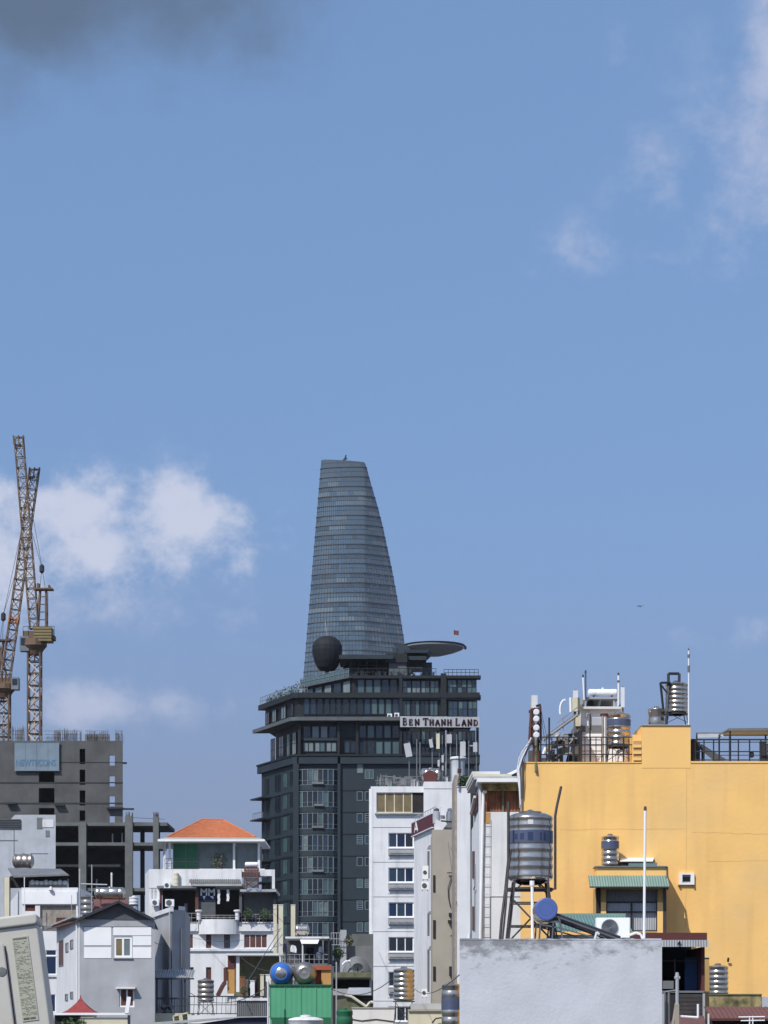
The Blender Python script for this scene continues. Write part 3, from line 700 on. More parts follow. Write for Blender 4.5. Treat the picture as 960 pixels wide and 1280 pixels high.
def slate_tower():
    D = 370.0
    t = thing('slate_tower', 'dark slate grey tower with bay windows, setback glazed storeys and roof sign', 'building', (X(465, D), D+14, 0))
    A = Vector((X(327, 385), 385)); B = Vector((X(370, D), D)); Cc = Vector((X(598, D), D))
    def body(z0, z1, inset, m, name, left=None):
        a = A.lerp(B, 0 if left is None else left); d = (B-A).normalized(); nrm = Vector((d.y, -d.x)).normalized()
        if nrm.y > 0: nrm = -nrm
        a2 = a-nrm*inset+Vector((inset*.8, 0)); b2 = Vector((B.x+inset*.6, D+inset)); c2 = Vector((Cc.x-inset, D+inset))
        return part(name, MB().prism([tuple(a2), tuple(b2), tuple(c2), (c2.x-1, D+29), (a2.x+3, D+36)], z0, z1), m, t)
    zb = Z(952, D)
    body(0, zb, 0, 'slate_paint', 'wall')
    ang = math.atan2((B-A).y, (B-A).x)
    d2 = (B-A).normalized(); side_len = (B-A).length
    MS = Matrix.Translation((A.x, A.y, 0)) @ Matrix.Rotation(ang, 4, 'Z')      # local x runs along the angled side, local -y points outward
    GL = ['glass_dark', 'glass_dark', 'glass_blue', 'glass_teal']
    # floor by floor: bay window, side windows and balconies, small windows
    for k in range(14):
        py0 = 962.5+27.3*k; z1, z0 = Z(py0, D), Z(py0+19.5, D); zs = Z(py0+26, D)
        # curved bay
        cx = X(397.5, D); hw = X(423, D)-cx; dep = 1.3; n = 8
        pts = [Vector((cx-hw+2*hw*i/n, D-dep*(1-(2*i/n-1)**2)**.6*.9-.05)) for i in range(n+1)]
        bs = MB(); poly = [(p.x, p.y) for p in pts]+[(cx+hw, D+.4), (cx-hw, D+.4)]
        bs.prism(poly, zs, z0-.03); part('bay_sill', bs, 'slate_paint', t)
        fr = MB(); gl = MB()
        for i in range(n+1):
            if i in (0, n): fr.k = 1
            fr.tube((pts[i].x, pts[i].y, z0), (pts[i].x, pts[i].y, z1+.05), .075 if 0 < i < n else .2, 4); fr.k = 0
        for a, b in zip(pts, pts[1:]):
            for z, rr in ((z0+.03, .06), (z1, .08), (z0+.72, .045)): fr.bar((a.x, a.y, z), (b.x, b.y, z), rr)
            gl.k = R.choice((0, 0, 0, 1, 2, 3)); gl.quad((a.x+.02, a.y+.08, z0), (b.x-.02, b.y+.08, z0), (b.x-.02, b.y+.08, z1), (a.x+.02, a.y+.08, z1))
        bw = part('bay_window', fr, ['grey_frame', 'slate_dark'], t); part('glazing', gl, ['glass_dark', 'glass_teal', 'glass_blue', 'glass_hazy'], bw)
        if k in (0, 1, 2, 4): part('flower_box', MB().box(cx-.9+(k % 2)*.3, cx+.9, D-dep-.25, D-dep+.1, z0+.1, z0+.42), 'tin_grey', bw)
        # side face
        for u0, u1, gm, hh in ((1.2, 4.6, 'glass_dark', 0), (6.4, 10.2, 'glass_dark', .4), (10.3, 12.9, 'glass_teal', 0), (13.4, 15.4, 'glass_dark', 0)):
            p = MS @ Vector((u0, -.04, 0)); window(t, p.x, p.x+(u1-u0)*.75, zs+.9+(0 if u0 > 9 else -.4), z1+hh*.3, p.y, 2, 1, 'slate_paint', gm, .07, .06, ang, join=True)
        part('floor_band', MB(MS).box(0, side_len-.1, -.12, .1, zs-.05, zs+.22), 'slate_dark' if k % 2 else 'slate_paint', t)
        bal = MB(MS).box(-1.3, 4.6, -1.5, .3, zs-.12, zs+.1); bp = part('balcony', bal, 'slate_paint', t)
        if k % 2: 
            rl = MB(MS)
            for j in range(7): rl.tube((-1.2+j*.8, -1.1, zs), (-1.2+j*.8, -1.1, zs+1.1), .04, 3)
            rl.tube((-1.2, -1.1, zs+1.1), (3.6, -1.1, zs+1.1), .05, 3); part('railing', rl, 'grey_frame', bp)
        # flat wall: groove line and small windows
        part('floor_band', MB().box(X(424, D), Cc.x+.05, D-.07, D-.004, zs, zs+.14), 'slate_dark', t)
        for j, (a, b) in enumerate(((446, 453.5), (456, 467))):
            if j == 0 and k == 0: window(t, X(446, D), X(454, D), Z(966.5, D), Z(953+.5, D), D-.06, 1, 1, 'slate_edge', 'glass_pale', .06); continue
            window(t, X(a, D), X(b, D), Z(py0+11, D), Z(py0-.5, D), D-.06, 1+j, 1 if (k+j) % 3 else 4, 'grey_frame', GL, .09, join=True)
    for a, b in ((366.5, 373.5), (422, 425.5)):
        part('pier', MB().box(X(a, D), X(b, D), D-.55, D+.3, 0, Z(947, D)), 'slate_paint', t)
    part('pier', MB().box(X(598, D)-.7, X(598, D)+.1, D-.3, D+.3, 0, zb), 'slate_paint', t)
    # ledge between main body and setback storeys
    def belt(z0, z1, out, m, name, x_end=598, tip=0, aa=0):
        d = d2; nrm = Vector((d.y, -d.x)); nrm = -nrm if nrm.y > 0 else nrm
        a = A+nrm*out-d*tip; b = B+nrm*out; bb = Vector((B.x+.2, D-out))
        return part(name, MB().prism([tuple(a), tuple(b), tuple(bb), (X(x_end, D)+.2, D-out), (X(x_end, D)+.2, D+3), (B.x+.5, D+3), tuple(A-nrm*2.5)], z0, z1), m, t)
    belt(Z(955, D), Z(944.5, D), .55, 'slate_paint', 'ledge', tip=.6)
    belt(Z(945.5, D)+.004, Z(943.6, D), .7, 'slate_dark', 'ledge_cap', tip=.7)
    body(Z(946, D), Z(901, D), 1.3, 'slate_dark', 'setback_wall')
    def glaze(y, px0, px1, py0, py1, n, cols=GL, nz=1, fm='slate_dark', fr=.13, jit=0, trans=None):
        st = (px1-px0)/n
        for i in range(n):
            window(t, X(px0+st*i+.35, D), X(px0+st*(i+1)-.35, D), Z(py1, D), Z(py0, D), y, 2 if st > 11 else 1, nz, fm, cols, fr, .1, trans=trans)
    glaze(D+1.15, 378, 421, 906, 922, 4, ['glass_teal', 'glass_pale', 'glass_dark'])
    glaze(D+1.15, 378, 421, 926, 939, 3, ['glass_pale', 'glass_teal'], nz=1)
    part('spandrel', MB().pbox(377, 922.3, 422, 925.7, D+.9, .3), 'slate_paint', t)
    part('wall_panel', MB().pbox(425, 906, 448, 922, D+1.1, .15), 'slate_paint', t)
    glaze(D+1.15, 430, 445, 925, 940, 2, GL); glaze(D+1.15, 448, 500, 905, 922, 5, ['glass_dark', 'glass_teal', 'glass_blue']); glaze(D+1.15, 448, 500, 925, 942, 5, ['glass_dark', 'glass_dark', 'glass_teal'])
    glaze(D+1.15, 503, 595, 912, 930, 8, GL); glaze(D+1.15, 503, 595, 932, 943, 8, ['glass_dark', 'glass_blue'])
    for a in (374, 423, 446.5, 501, 548, 597):
        part('column', MB().box(X(a-1.6, D), X(a+1.6, D), D+.2, D+1.0, Z(945, D), Z(901, D)), 'slate_dark', t)
    for u0, u1, gm in ((1.5, 4.2, 'glass_dark'), (5.2, 8.4, 'glass_dark'), (9.0, 11.0, 'glass_teal'), (11.6, 14.0, 'glass_pale'), (14.4, 16.0, 'glass_dark')):
        p = MS @ Vector((u0, 1.0, 0)); window(t, p.x, p.x+(u1-u0)*.72, Z(940, D), Z(908, D)-.4, p.y, 2, 2, 'slate_dark', gm, .1, .08, ang, join=True)
    belt(Z(901.5, D), Z(897, D), 1.0, 'slate_edge', 'canopy_slab', 501, tip=1.6)
    body(Z(899, D), Z(870, D), .35, 'slate_dark', 'upper_wall')
    glaze(D+.2, 379, 404, 872.5, 893, 3, ['glass_dark', 'glass_blue']); glaze(D+.2, 428, 499, 873, 893, 8, ['glass_blue', 'glass_teal', 'glass_blue', 'glass_dark'])
    glaze(D+.2, 405, 427, 873, 893, 3, ['glass_dark']); glaze(D+.2, 502, 548, 875, 895, 4, ['glass_blue', 'glass_dark', 'glass_teal']); glaze(D-.05, 560, 597, 876, 896, 3, ['glass_blue', 'glass_teal'], nz=2, fr=.09)
    for u0, u1, gm in ((1.2, 3.5, 'glass_dark'), (4.4, 7.0, 'glass_teal'), (8.6, 11.6, 'glass_teal'), (13.2, 14.6, 'glass_dark')):
        p = MS @ Vector((u0, .2, 0)); window(t, p.x, p.x+(u1-u0)*.75, Z(893, D), Z(874, D)-.3, p.y, 2, 1, 'slate_dark', gm, .12, .08, ang, join=True)
    belt(Z(872.5, D), Z(866, D), .45, 'slate_dark', 'roof_band', tip=.4)
    for a, b in ((499, 503), (551, 558)):
        part('column', MB().box(X(a, D), X(b, D), D-.35, D+1, Z(897, D), Z(842, D)), 'slate_dark', t)
    # penthouse storey
    zp0, zp1 = Z(869, D), Z(844.5, D)
    A3 = Vector((X(382, 382), 382)); B3 = Vector((X(440, D), D+.8))
    part('penthouse_wall', MB().prism([tuple(A3), tuple(B3), (X(596, D), D+.8), (X(592, D), D+22), (A3.x+2, 398)], zp0, zp1-.02), 'slate_dark', t)
    glaze(D+.62, 446, 497, 848, 866, 5, ['glass_teal', 'glass_dark', 'glass_teal']); glaze(D+.62, 503, 549, 850, 867, 4, ['glass_teal', 'glass_dark', 'glass_pale'], nz=2, fr=.08); glaze(D+.4, 559, 596, 849, 868, 3, ['glass_teal', 'glass_dark'], nz=2, fr=.08)
    d3 = (B3-A3).normalized(); L3 = (B3-A3).length; a3 = math.atan2(d3.y, d3.x)
    for i in range(5):
        p = A3+d3*(L3*(i+.1)/5)+Vector((d3.y, -d3.x))*.15; window(t, p.x, p.x+L3*.16, zp0+.5, zp1-.55-.0, p.y, 1, 1, 'slate_dark', ['glass_teal', 'glass_dark', 'glass_pale'], .1, .08, a3)
    M3 = Matrix.Translation((A3.x, A3.y, 0)) @ Matrix.Rotation(a3, 4, 'Z')
    part('penthouse_slab', MB(M3).box(-.8, L3+.3, -.8, 1.2, zp1-.3, zp1), 'slate_edge', t)
    part('penthouse_beam', MB().box(X(440, D), X(601, D), D-.25, D+1.6, zp1-.45, zp1), 'slate_dark', t)
    part('roof_band', MB().box(X(500, D), X(601, D), D-.3, D+1.2, Z(874.5, D), Z(869, D)), 'slate_dark', t)
    def rails(M, x0, x1, y, z, n, h=1.1, m='slate_dark'):
        r_ = MB(M)
        for i in range(n+1): r_.tube((x0+(x1-x0)*i/n, y, z), (x0+(x1-x0)*i/n, y, z+h), .05, 4)
        for q in (.5, 1): r_.tube((x0, y, z+h*q), (x1, y, z+h*q), .05, 4)
        part('railing', r_, m, t)
    rails(None, X(440, D), X(545, D), D, zp1, 16); rails(None, X(555, D), X(598, D), D, zp1, 8, .95); rails(M3, -.6, L3, -.6, zp1, 10, 1.2, 'grey_frame')
    g = MB(M3).box(-.6, L3, -.55, -.5, zp1+.1, zp1+1.05); part('glass_screen', g, 'glass_teal', t)
    rails(MS, 0, side_len, -.2, Z(866, D), 14, 1.2, 'grey_frame'); rails(None, X(371, D), X(384, D), D-.3, Z(866, D), 4, 1.2, 'grey_frame')
    # roof top structure
    zr = zp1
    for a in (428, 437, 447, 458, 470, 482, 500, 510): part('roof_post', MB().box(X(a, D), X(a+1.6, D), D+4, D+4.3, zr, Z(822, D)), 'slate_paint', t)
    part('roof_slab', MB().pbox(424, 818.5, 492, 823.5, D+2, 9), 'slate_paint', t); part('roof_slab', MB().pbox(505, 812, 535, 816, D+3, 8).pbox(508, 820, 533, 825, D+3.2, 7.5), 'slate_paint', t)
    part('plant_room', MB().pbox(486, 828, 508, 844.6, D+3, 6), 'slate_edge', t); part('plant_room', MB().pbox(528, 828, 540, 844.6, D+6, 4), 'slate_paint', t)
    part('roof_back', MB().pbox(430, 823, 506, 844.6, D+9, 1), 'slate_dark', t)
    part('roof_box', MB().pbox(482, 817, 509, 828, D+2.6, 5), 'slate_dark', t)
    sc = MB()
    r = random.Random(8)
    for k in range(34):
        px = r.uniform(430, 545); h = r.uniform(3, 14); sc.box(X(px, D), X(px+r.uniform(.6, 2.5), D), D+r.uniform(1, 3.5), D+4, zr, Z(844-h*.55, D))
    part('roof_equipment', sc, 'slate_paint', t, kind='stuff')
    # dark globe on its post
    gx, gz = X(409, 378), Z(816, 378)
    gt = thing('roof_globe', 'large black faceted globe on a post on the slate tower terrace', 'globe', (gx, 378, zp1))
    R0 = 19/F*378
    part('globe', MB().lathe((gx, 378, gz), [(R0*.5, -R0*1.16), (R0*.68, -R0*.95), (R0*.86, -.55*R0), (R0*.96, -.15*R0), (R0*1.0, .15*R0), (R0*.98, .45*R0), (R0*.85, .75*R0), (R0*.6, .97*R0), (R0*.3, 1.08*R0), (.1, 1.1*R0)], 18), 'globe_dark', gt)
    part('post', MB().tube((gx, 378, zp1-.1), (gx, 378, gz-R0*1.1), .3, 8), 'slate_dark', gt)
    part('antenna', MB().tube((gx, 378, gz+R0), (gx-.3, 378, Z(777, 378)), .05, 5), 'tin_pale', gt)
    pl = thing('roof_planting', 'row of small shrubs along the left roof terrace of the slate tower', 'plants', (A.x+2, A.y, Z(866, D)))
    lv = MB(); m = MB()
    for i in range(9):
        p = MS @ Vector((1+i*1.7, 1.0, Z(866, D)+.7)); leaves(lv, p, .5+.25*(i % 3), .7+.3*((i*7) % 3), 60, .2, i); m.tube(p-Vector((0, 0, .8)), p, .06, 4)
    part('foliage', lv, 'leaf', pl); part('stem', m, 'bark', pl)
    # sign board with small capitals
    s = thing('roof_sign', 'white signboard reading BEN THANH LAND on the dark slate tower', 'sign', (X(550, D), D-1, Z(911, D)))
    ys = D-1.5
    for k in range(5):
        a = 500+19.8*k; part('panel', MB().box(X(a+.1, D), X(a+19.7, D), ys, ys+.2, Z(910.2+.5*k/4, D)+.0, Z(896.8+.8*k/4, D)), 'sign_white', s)
    lt = MB(); px = 503.2
    words = [('B', 1.25), ('E', 1), ('N', 1), (' ', 0), ('T', 1.25), ('H', 1), ('A', 1), ('N', 1), ('H', 1), (' ', 0), ('L', 1.25), ('A', 1), ('N', 1), ('D', 1)]
    for ch, sc_ in words:
        if ch == ' ': px += 3.0; continue
        w = 5.6*(1.08 if sc_ > 1 else 1)/F*D; h = 6.6*sc_/F*D; z0 = Z(907.6+.6*(px-503)/96, D)
        for (a, b), (c, d) in SERIF[ch]:
            thick = .26 if abs(a-c) < .3 and abs(b-d) > .5 or ch in 'NA' and a != c else .15
            lt.bar((X(px, D)+a*w, ys-.05, z0+b*h), (X(px, D)+c*w, ys-.05, z0+d*h), thick, .08)
        px += 7.35*(1.06 if sc_ > 1 else 1)
    part('lettering', lt, 'sign_ink', s)
    f = MB()
    for a in (503, 520, 550, 580, 596): f.tube((X(a, D), ys+.25, Z(912, D)), (X(a, D), D+.3, Z(899, D)), .07, 4); f.tube((X(a, D), ys+.25, Z(897.4, D)), (X(a, D), ys+.25, Z(910, D)), .07, 4)
    part('bracket', f, 'dark_metal', s)
    for px, py in ((496, 894), (487, 895)):
        q = ac_unit(px-3, px+3, py-3, py+3.3, D-.6, 'outdoor unit on the canopy slab %s' % ('beside the roof sign' if px > 490 else 'left of another near the roof sign'), dep=.5)
slate_tower()

# ------------------------------------------------------------------ white house with the orange hip roof
def orange_house():
    D = 230.0
    t = thing('roof_terrace_house', 'white house with orange tiled hip roof over a glazed top storey', 'house', (X(268, D), D+6, 0))
    # top glazed storey
    zf = Z(1086, D); ze = Z(1053, D)
    x0, x1 = X(207, D), X(327, D); bx0 = x0-.9
    part('floor_slab', MB().prism([(x0-.3, D), (x1+.3, D), (x1, D+9), (bx0-.4, D+9)], zf-.3, zf), 'white_clean', t)
    # glazing panes across the front
    cells = [(215, 247, 'green_blind'), (248, 270, 'glass_hazy'), (270, 291, 'glass_hazy'), (295, 308, 'glass_pale'), (308, 321.5, 'glass_hazy')]  # paler panes put reflections into the glass colour
    for a, b, g in cells:
        o = window(t, X(a, D), X(b, D), zf+.02, ze-.02, D+1.0, 2 if b-a > 15 else 1, 1, 'grey_frame', g, .06, .07, trans=.42 if g != 'green_blind' else .3)
    for a in (212, 292.5, 323.5): part('column', MB().pbox(a-1.4, 1053, a+1.4, 1086, D+.1, .25), 'white_clean', t)
    part('back_wall', MB().box(x0+.3, x1-.3, D+6, D+6.2, zf, ze), 'grey_plaster', t)
    d = Vector((bx0-x0, 8)).normalized()
    for k in range(4): 
        p = Vector((x0, D))+Vector((bx0-x0, 8))*(k+.15)/4
        window(t, p.x, p.x+1.7, zf+.02, ze-.02, p.y, 1, 1, 'white_clean', 'glass_teal', .1, .08, math.atan2(8, bx0-x0))
    # eaves, fascia and hip roof with tile courses
    e0, e1 = X(197, D-1.2), X(331, D-1.2); ya, yb = D-1.2, D+9.5; zE = Z(1051.5, D-1.2); eb = e0-1.0
    fas = MB().prism([(e0, ya), (e1, ya), (e1, yb), (eb, yb)], ze-.0+.02, zE+.18)
    part('eave', fas, 'white_clean', t)
    rl, rr, zr, yr = X(252, D+3), X(279, D+3), Z(1024.5, D+3), D+3.2
    zb = zE+.18
    a, b, c, dd = Vector((e0+.1, ya+.05, zb)), Vector((e1-.1, ya+.05, zb)), Vector((e1-.1, yb, zb)), Vector((eb, yb, zb)); p, q = Vector((rl, yr, zr)), Vector((rr, yr+.5, zr))
    fl = .14
    def hip(k, f):                                       # flared slope profile
        return k
    rim = MB(); rf = MB(); n = 16
    def course(m, A, B, Pp, Q, lo, hi):
        for i in range(lo, hi):
            f0, f1 = i/n, (i+1)/n
            g = lambda f: f**1.0
            za = lambda f: zb+(zr-zb)*(f*.55 if f < .2 else .11+(f-.2)*(.89/.8))
            l0, r0, l1, r1 = A.lerp(Pp, f0), B.lerp(Q, f0), A.lerp(Pp, f1), B.lerp(Q, f1)
            l0.z = r0.z = za(f0)+.05; l1.z = r1.z = za(f1)
            m.quad(l0, r0, r1, l1); 
            l2, r2 = l0.copy(), r0.copy(); l2.z -= .06; r2.z -= .06; m.quad(l2, r2, r0, l0)
    for m, lo, hi in ((rim, 0, 3), (rf, 3, n)):
        course(m, a, b, p, q, lo, hi); course(m, b, c, q, q, lo, hi); course(m, dd, a, p, p, lo, hi); course(m, c, dd, q, p, lo, hi)
    roof = part('roof', rf, 'orange_tile', t); part('roof_rim', rim, 'roof_edge', roof)
    rg = MB().tube(p+Vector((0, 0, .02)), q+Vector((0, 0, .02)), .1, 6)
    za2 = lambda A, f: Vector((*(A.lerp(p if A.x < 0 and A in (a, dd) else q, f)).xy, zb+(zr-zb)*(.11+(f-.2)*(.89/.8))))
    for A in (a, b, c, dd): rg.tube(za2(A, .2)+Vector((0, 0, .05)), za2(A, 1), .09, 6)
    part('ridge_tile', rg, 'orange_tile', roof)
    nb = MB()
    for k in range(46):                                   # tile ribs running down the front slope
        f = (k+.5)/46; A2 = a.lerp(b, f); P2 = p.lerp(q, f)
        s0 = A2.lerp(P2, .2); s0.z = zb+(zr-zb)*.11+.03; s1 = P2.copy(); nb.tube(s0, s1, .035, 4)
    part('tile_ribs', nb, 'orange_tile', roof, kind='stuff')
    # terrace storey below
    part('parapet', MB().box(X(186.5, D), X(226, D), D-.1, D+.15, Z(1110, D), Z(1086.5, D)), 'white_paint', t)
    part('parapet', MB().box(X(226, D), X(302, D), D-.1, D+.1, Z(1108, D), Z(1086.5, D)), 'white_paint', t)
    part('parapet', MB().box(X(325, D), X(343.5, D), D-.1, D+.15, Z(1095, D), Z(1087, D)).box(X(340, D), X(343.5, D), D-.1, D+.15, Z(1111, D), Z(1095, D)), 'white_paint', t)
    railing(t, 206, 249, 1073, 1086, D-.05, 10); 
    # left side and main walls
    lx = X(186.5, D); bl = X(183, D+7)
    zt2 = Z(1086.5, D)
    s = MB(); s.quad((lx, D, 0), (lx, D, zt2), (X(181.5, D+8), D+8, zt2), (X(181.5, D+8), D+8, 0)); s.box(lx, X(199.5, D), D-.05, D+.2, 0, Z(1110, D))
    s.quad((X(345, D), D, 0), (X(345, D), D, Z(1110, D)), (X(340, D+9), D+9, Z(1110, D)), (X(340, D+9), D+9, 0))
    part('side_wall', s, 'white_paint', t)
    for px in (189.5, 193.5): window(t, X(px, D), X(px+1.8, D), Z(1123, D), Z(1106, D), D-.08, 1, 2, 'grey_frame', 'glass_dark', .03)
    # dark open storey 1110-1146
    zs0, zs1 = Z(1146, D), Z(1110, D)
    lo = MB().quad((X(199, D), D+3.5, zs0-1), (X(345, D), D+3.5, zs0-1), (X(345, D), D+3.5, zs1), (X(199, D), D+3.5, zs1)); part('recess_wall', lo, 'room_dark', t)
    part('ceiling_slab', MB().box(X(197, D), X(246, D), D-.7, D+8, zs1-.05, zs1+.18), 'tin_grey', t)
    part('ceiling_slab', MB().box(X(300.5, D), X(345.5, D), D-.6, D+8, Z(1115, D), Z(1112, D)), 'tin_pale', t)
    part('ceiling_slab', MB().box(X(241, D), X(303, D), D-.8, D+8, Z(1108, D), Z(1105, D)), 'tin_pale', t)
    part('wall_panel', MB().box(X(247, D), X(269, D), D+.3, D+.5, zs0, Z(1108, D)), 'gable_grey', t)
    part('wall_panel', MB().box(X(304, D), X(341, D), D+1.2, D+1.4, zs0, Z(1115, D)), 'gable_grey', t)
    part('wall_panel', MB().box(X(228, D), X(232, D), D+2, D+2.2, zs0, Z(1128, D)), 'tin_grey', t)
    for a_, b_, m in ((244, 248, 'brown_wood'), (299, 302.5, 'gable_grey'), (341.5, 345, 'slate_dark'), (199.5, 202, 'dark_red')):
        part('column', MB().box(X(a_, D), X(b_, D), D-.05, D+.25, zs0, Z(1113, D)), m, t)
    for a_ in (246.5, 294.5):
        pz = MB().lathe((X(a_+2.5, D), D-.55, 0), [(.2, Z(1150, D)), (.2, Z(1141, D)), (.34, Z(1139.6, D)), (.34, Z(1138, D)), (.2, Z(1137.5, D))], 10)
        part('baluster_post', pz, 'white_paint', t)
    rails_kw = dict(m='grille', r=.025)
    railing(t, 226.5, 246, 1141.5, 1153, D-.3, 3, **rails_kw); railing(t, 250, 295, 1144, 1150, D-.6, 6, **rails_kw); railing(t, 302, 342, 1143, 1154, D-.3, 9, **rails_kw)
    # logo board and hanging laundry
    part('logo_board', MB().pbox(249.5, 1110, 269.5, 1126, D+.2, .08), 'navy_sheet', t)
    text('MM', t, (X(259.5, D), D+.18, Z(1115.5, D)), .95, 'cloth_white', bold=.02)
    part('logo_mark', MB().yprism([(X(253, D), Z(1120, D)), (X(257, D), Z(1120, D)), (X(255, D), Z(1124.5, D))], D+.15, D+.19).yprism([(X(262, D), Z(1120, D)), (X(266.5, D), Z(1120, D)), (X(266.5, D), Z(1124, D))], D+.15, D+.19), 'cloth_white', t)
    # lower white storeys with brown windows
    z2 = Z(1153, D)
    wins = [(231.5, 1168, 241, 1185), (257.5, 1168, 264, 1185), (280, 1168, 287.5, 1185), (305, 1168, 334, 1185), (257.5, 1209, 264, 1226), (281, 1209, 285, 1226), (232, 1209, 242, 1216)]
    house(t, 199.5, 345, 1153, D, 8, 'white_paint', wins, .25)
    for i, (a_, b_, c_, d_) in enumerate(wins):
        pwin(t, a_, b_, c_, d_, D, .12, nx=4 if c_-a_ > 20 else (2 if c_-a_ > 7 else 1), nz=1, fm='white_old' if i == 3 else 'dark_red', gm='brown_wood' if i != 2 else 'tin_grey', fr=.06)
    part('floor_line', MB().box(X(228, D), X(345, D), D-.18, D-.003, Z(1189, D), Z(1186.5, D)), 'white_old', t)
    # bow balcony
    cx = X(273.5, D); hw = X(299, D)-cx; pts = [(cx-hw+2*hw*i/14, D-1.1*(1-(2*i/14-1)**2)**.7-.05) for i in range(15)]
    part('bow_balcony', MB().prism(pts+[(cx+hw, D-.02), (cx-hw, D-.02)], Z(1168, D), Z(1149.5, D)), 'white_paint', t)
    for q0, q1 in ((224, 248), (299.2, 345)): part('balcony_band', MB().box(X(q0, D), X(q1, D), D-.25, D-.003, Z(1164, D), Z(1152.6, D)), 'white_paint', t)
    # equipment belonging to the house roof: awning, cabinets
    aw = part('awning', MB().corr((X(237, D), D-.5, Z(1104, D)), (X(300, D)-X(237, D), 0, 0), (0, 1.0, .95), 26, .03, (0, -.7, .7)), 'tin_grey', t)
    part('awning_roll', MB().tube((X(237, D), D+.3, Z(1090.5, D)), (X(297, D), D+.3, Z(1090, D)), .22, 10), 'white_old', t, smooth=True)
    for k, px in enumerate((273.5, 285)):
        q = thing('laundry', 'white cloth strip hanging from the dark terrace ceiling, %s of two' % ('left and longer' if k == 0 else 'right and shorter'), 'laundry', (X(px, D), D-.2, Z(1112, D)-1.2), 'laundry on the orange roofed house')
        m = MB(); 
        for i in range(5): m.box(X(px, D)-.12+.03*(i % 2), X(px, D)+.12+.03*(i % 2), D-.25, D-.2, Z(1112+(i+1)*(3.6 if k == 0 else 2.9), D), Z(1112+i*(3.6 if k == 0 else 2.9), D))
        part('cloth', m, 'cloth_white' if k else 'white_old', q); part('hook', MB().tube((X(px, D), D-.22, Z(1112, D)), (X(px, D), D-.22, Z(1108.5, D)), .02, 4), 'dark_metal', q)
    bush(274, 1076, 11, D+.4, 1087, 'straggly potted plant before the glazed storey under the orange roof', 'leaf_dry', 170, .13)
    # solar heater on the right parapet
    h = thing('solar_heater', 'rooftop solar water heater with white tank near the orange roofed house', 'solar heater', (X(314, D), D-.3, Z(1110, D)))
    zc = Z(1080.5, D)
    part('tank', MB().lathe((X(314.3, D), D+.2, zc), [(.05, -.64), (.2, -.6), (.24, -.5), (.24, .5), (.2, .6), (.05, .64)], 16, 'x'), 'white_clean', h, smooth=True)
    for k in range(9):
        x = X(306.8+1.85*k, D); part('glass_tube', MB().tube((x, D+.15, Z(1084, D)), (x, D-.9, Z(1097, D)), .045, 6), 'brown_wood', h)
    fr = MB()
    for px in (305.5, 323): fr.tube((X(px, D), D+.2, Z(1083, D)), (X(px, D), D+.2, Z(1111, D)), .04, 4); fr.tube((X(px, D), D+.2, Z(1083, D)), (X(px, D), D-1.0, Z(1098, D)), .04, 4); fr.tube((X(px, D), D-1, Z(1098, D)), (X(px, D), D-1, Z(1111, D)), .04, 4)
    fr.tube((X(305.5, D), D-.95, Z(1098, D)), (X(323, D), D-.95, Z(1110, D)), .04, 4).tube((X(323, D), D-.95, Z(1098, D)), (X(305.5, D), D-.95, Z(1110, D)), .04, 4)
    part('frame', fr, 'brown_wood', h)
    part('back_panel', MB().pbox(306, 1097, 322.5, 1110, D-.6, .05), 'tin_grey', h)
    vtank(217, 223.5, 1091, 1109, D-.6, 'slim cream coloured tank on the white parapet below the green blind', m='cream', ribs=3)
    for a_, b_, c_, d_, l in ((205, 1103, 213, 1110, 'small unit on the white parapet left of the cream tank'), (206.5, 1124, 217.5, 1133, 'white framed unit below the dark terrace beside the grey wall'), (189.5, 1124.5, 198.5, 1132, 'brown fronted unit at the corner of the white side wall')):
        ac_unit(a_, c_, b_, d_, D-.75, l, dep=.5)
    # cream pillars right
    for px, w, lab in ((343.8, 4.4, 'tall cream pillar, left one of the close pair beside the dark slate tower'), (351, 5.6, 'tall cream pillar, right one of the close pair beside the dark slate tower')):
        d_ = 214; t2 = thing('pillar', lab, 'pillar', (X(px, d_), d_+.2, 0), 'cream pillars by the slate tower')
        part('shaft', MB().box(X(px-w/2, d_), X(px+w/2, d_), d_, d_+.35, 0, Z(1131.5, d_)), 'cream', t2); part('cap', MB().box(X(px-w/2, d_)-.03, X(px+w/2, d_)+.03, d_-.03, d_+.38, Z(1131.4, d_), Z(1130.6, d_)), 'white_old', t2)
    d_ = 190; t2 = thing('pillar', 'narrow cream pillar standing alone behind the steel tank on the terrace roof', 'pillar', (X(366, d_), d_+.2, 0), 'cream pillars by the slate tower')
    part('shaft', MB().box(X(363.5, d_), X(369, d_), d_, d_+.3, 0, Z(1131.5, d_)), 'cream', t2); part('cap', MB().box(X(363.2, d_), X(369.3, d_), d_-.03, d_+.33, Z(1131.4, d_), Z(1130.6, d_)), 'white_old', t2)
    # porch building in front, right
    E = 200.0
    p2 = thing('porch_house', 'low house with an open olive walled porch and brown side pillar', 'house', (X(320, E), E+2, 0))
    house(p2, 284, 352, 1246, E, 4, 'white_old', (), name='wall')
    part('porch_back', MB().box(X(290, E), X(352, E), E+2.5, E+2.7, Z(1247, E), Z(1193, E)), 'olive_wall', p2)
    part('porch_roof', MB().box(X(284, E), X(354, E), E-.8, E+3, Z(1194.5, E), Z(1192, E)), 'white_old', p2)
    part('pillar', MB().box(X(285, E), X(293.5, E), E-.3, E, Z(1212, E), Z(1195, E)), 'dark_red', p2); part('pillar', MB().box(X(284.5, E), X(293.5, E), E-.35, E+.1, Z(1242, E), Z(1212, E)), 'orange_post', p2)
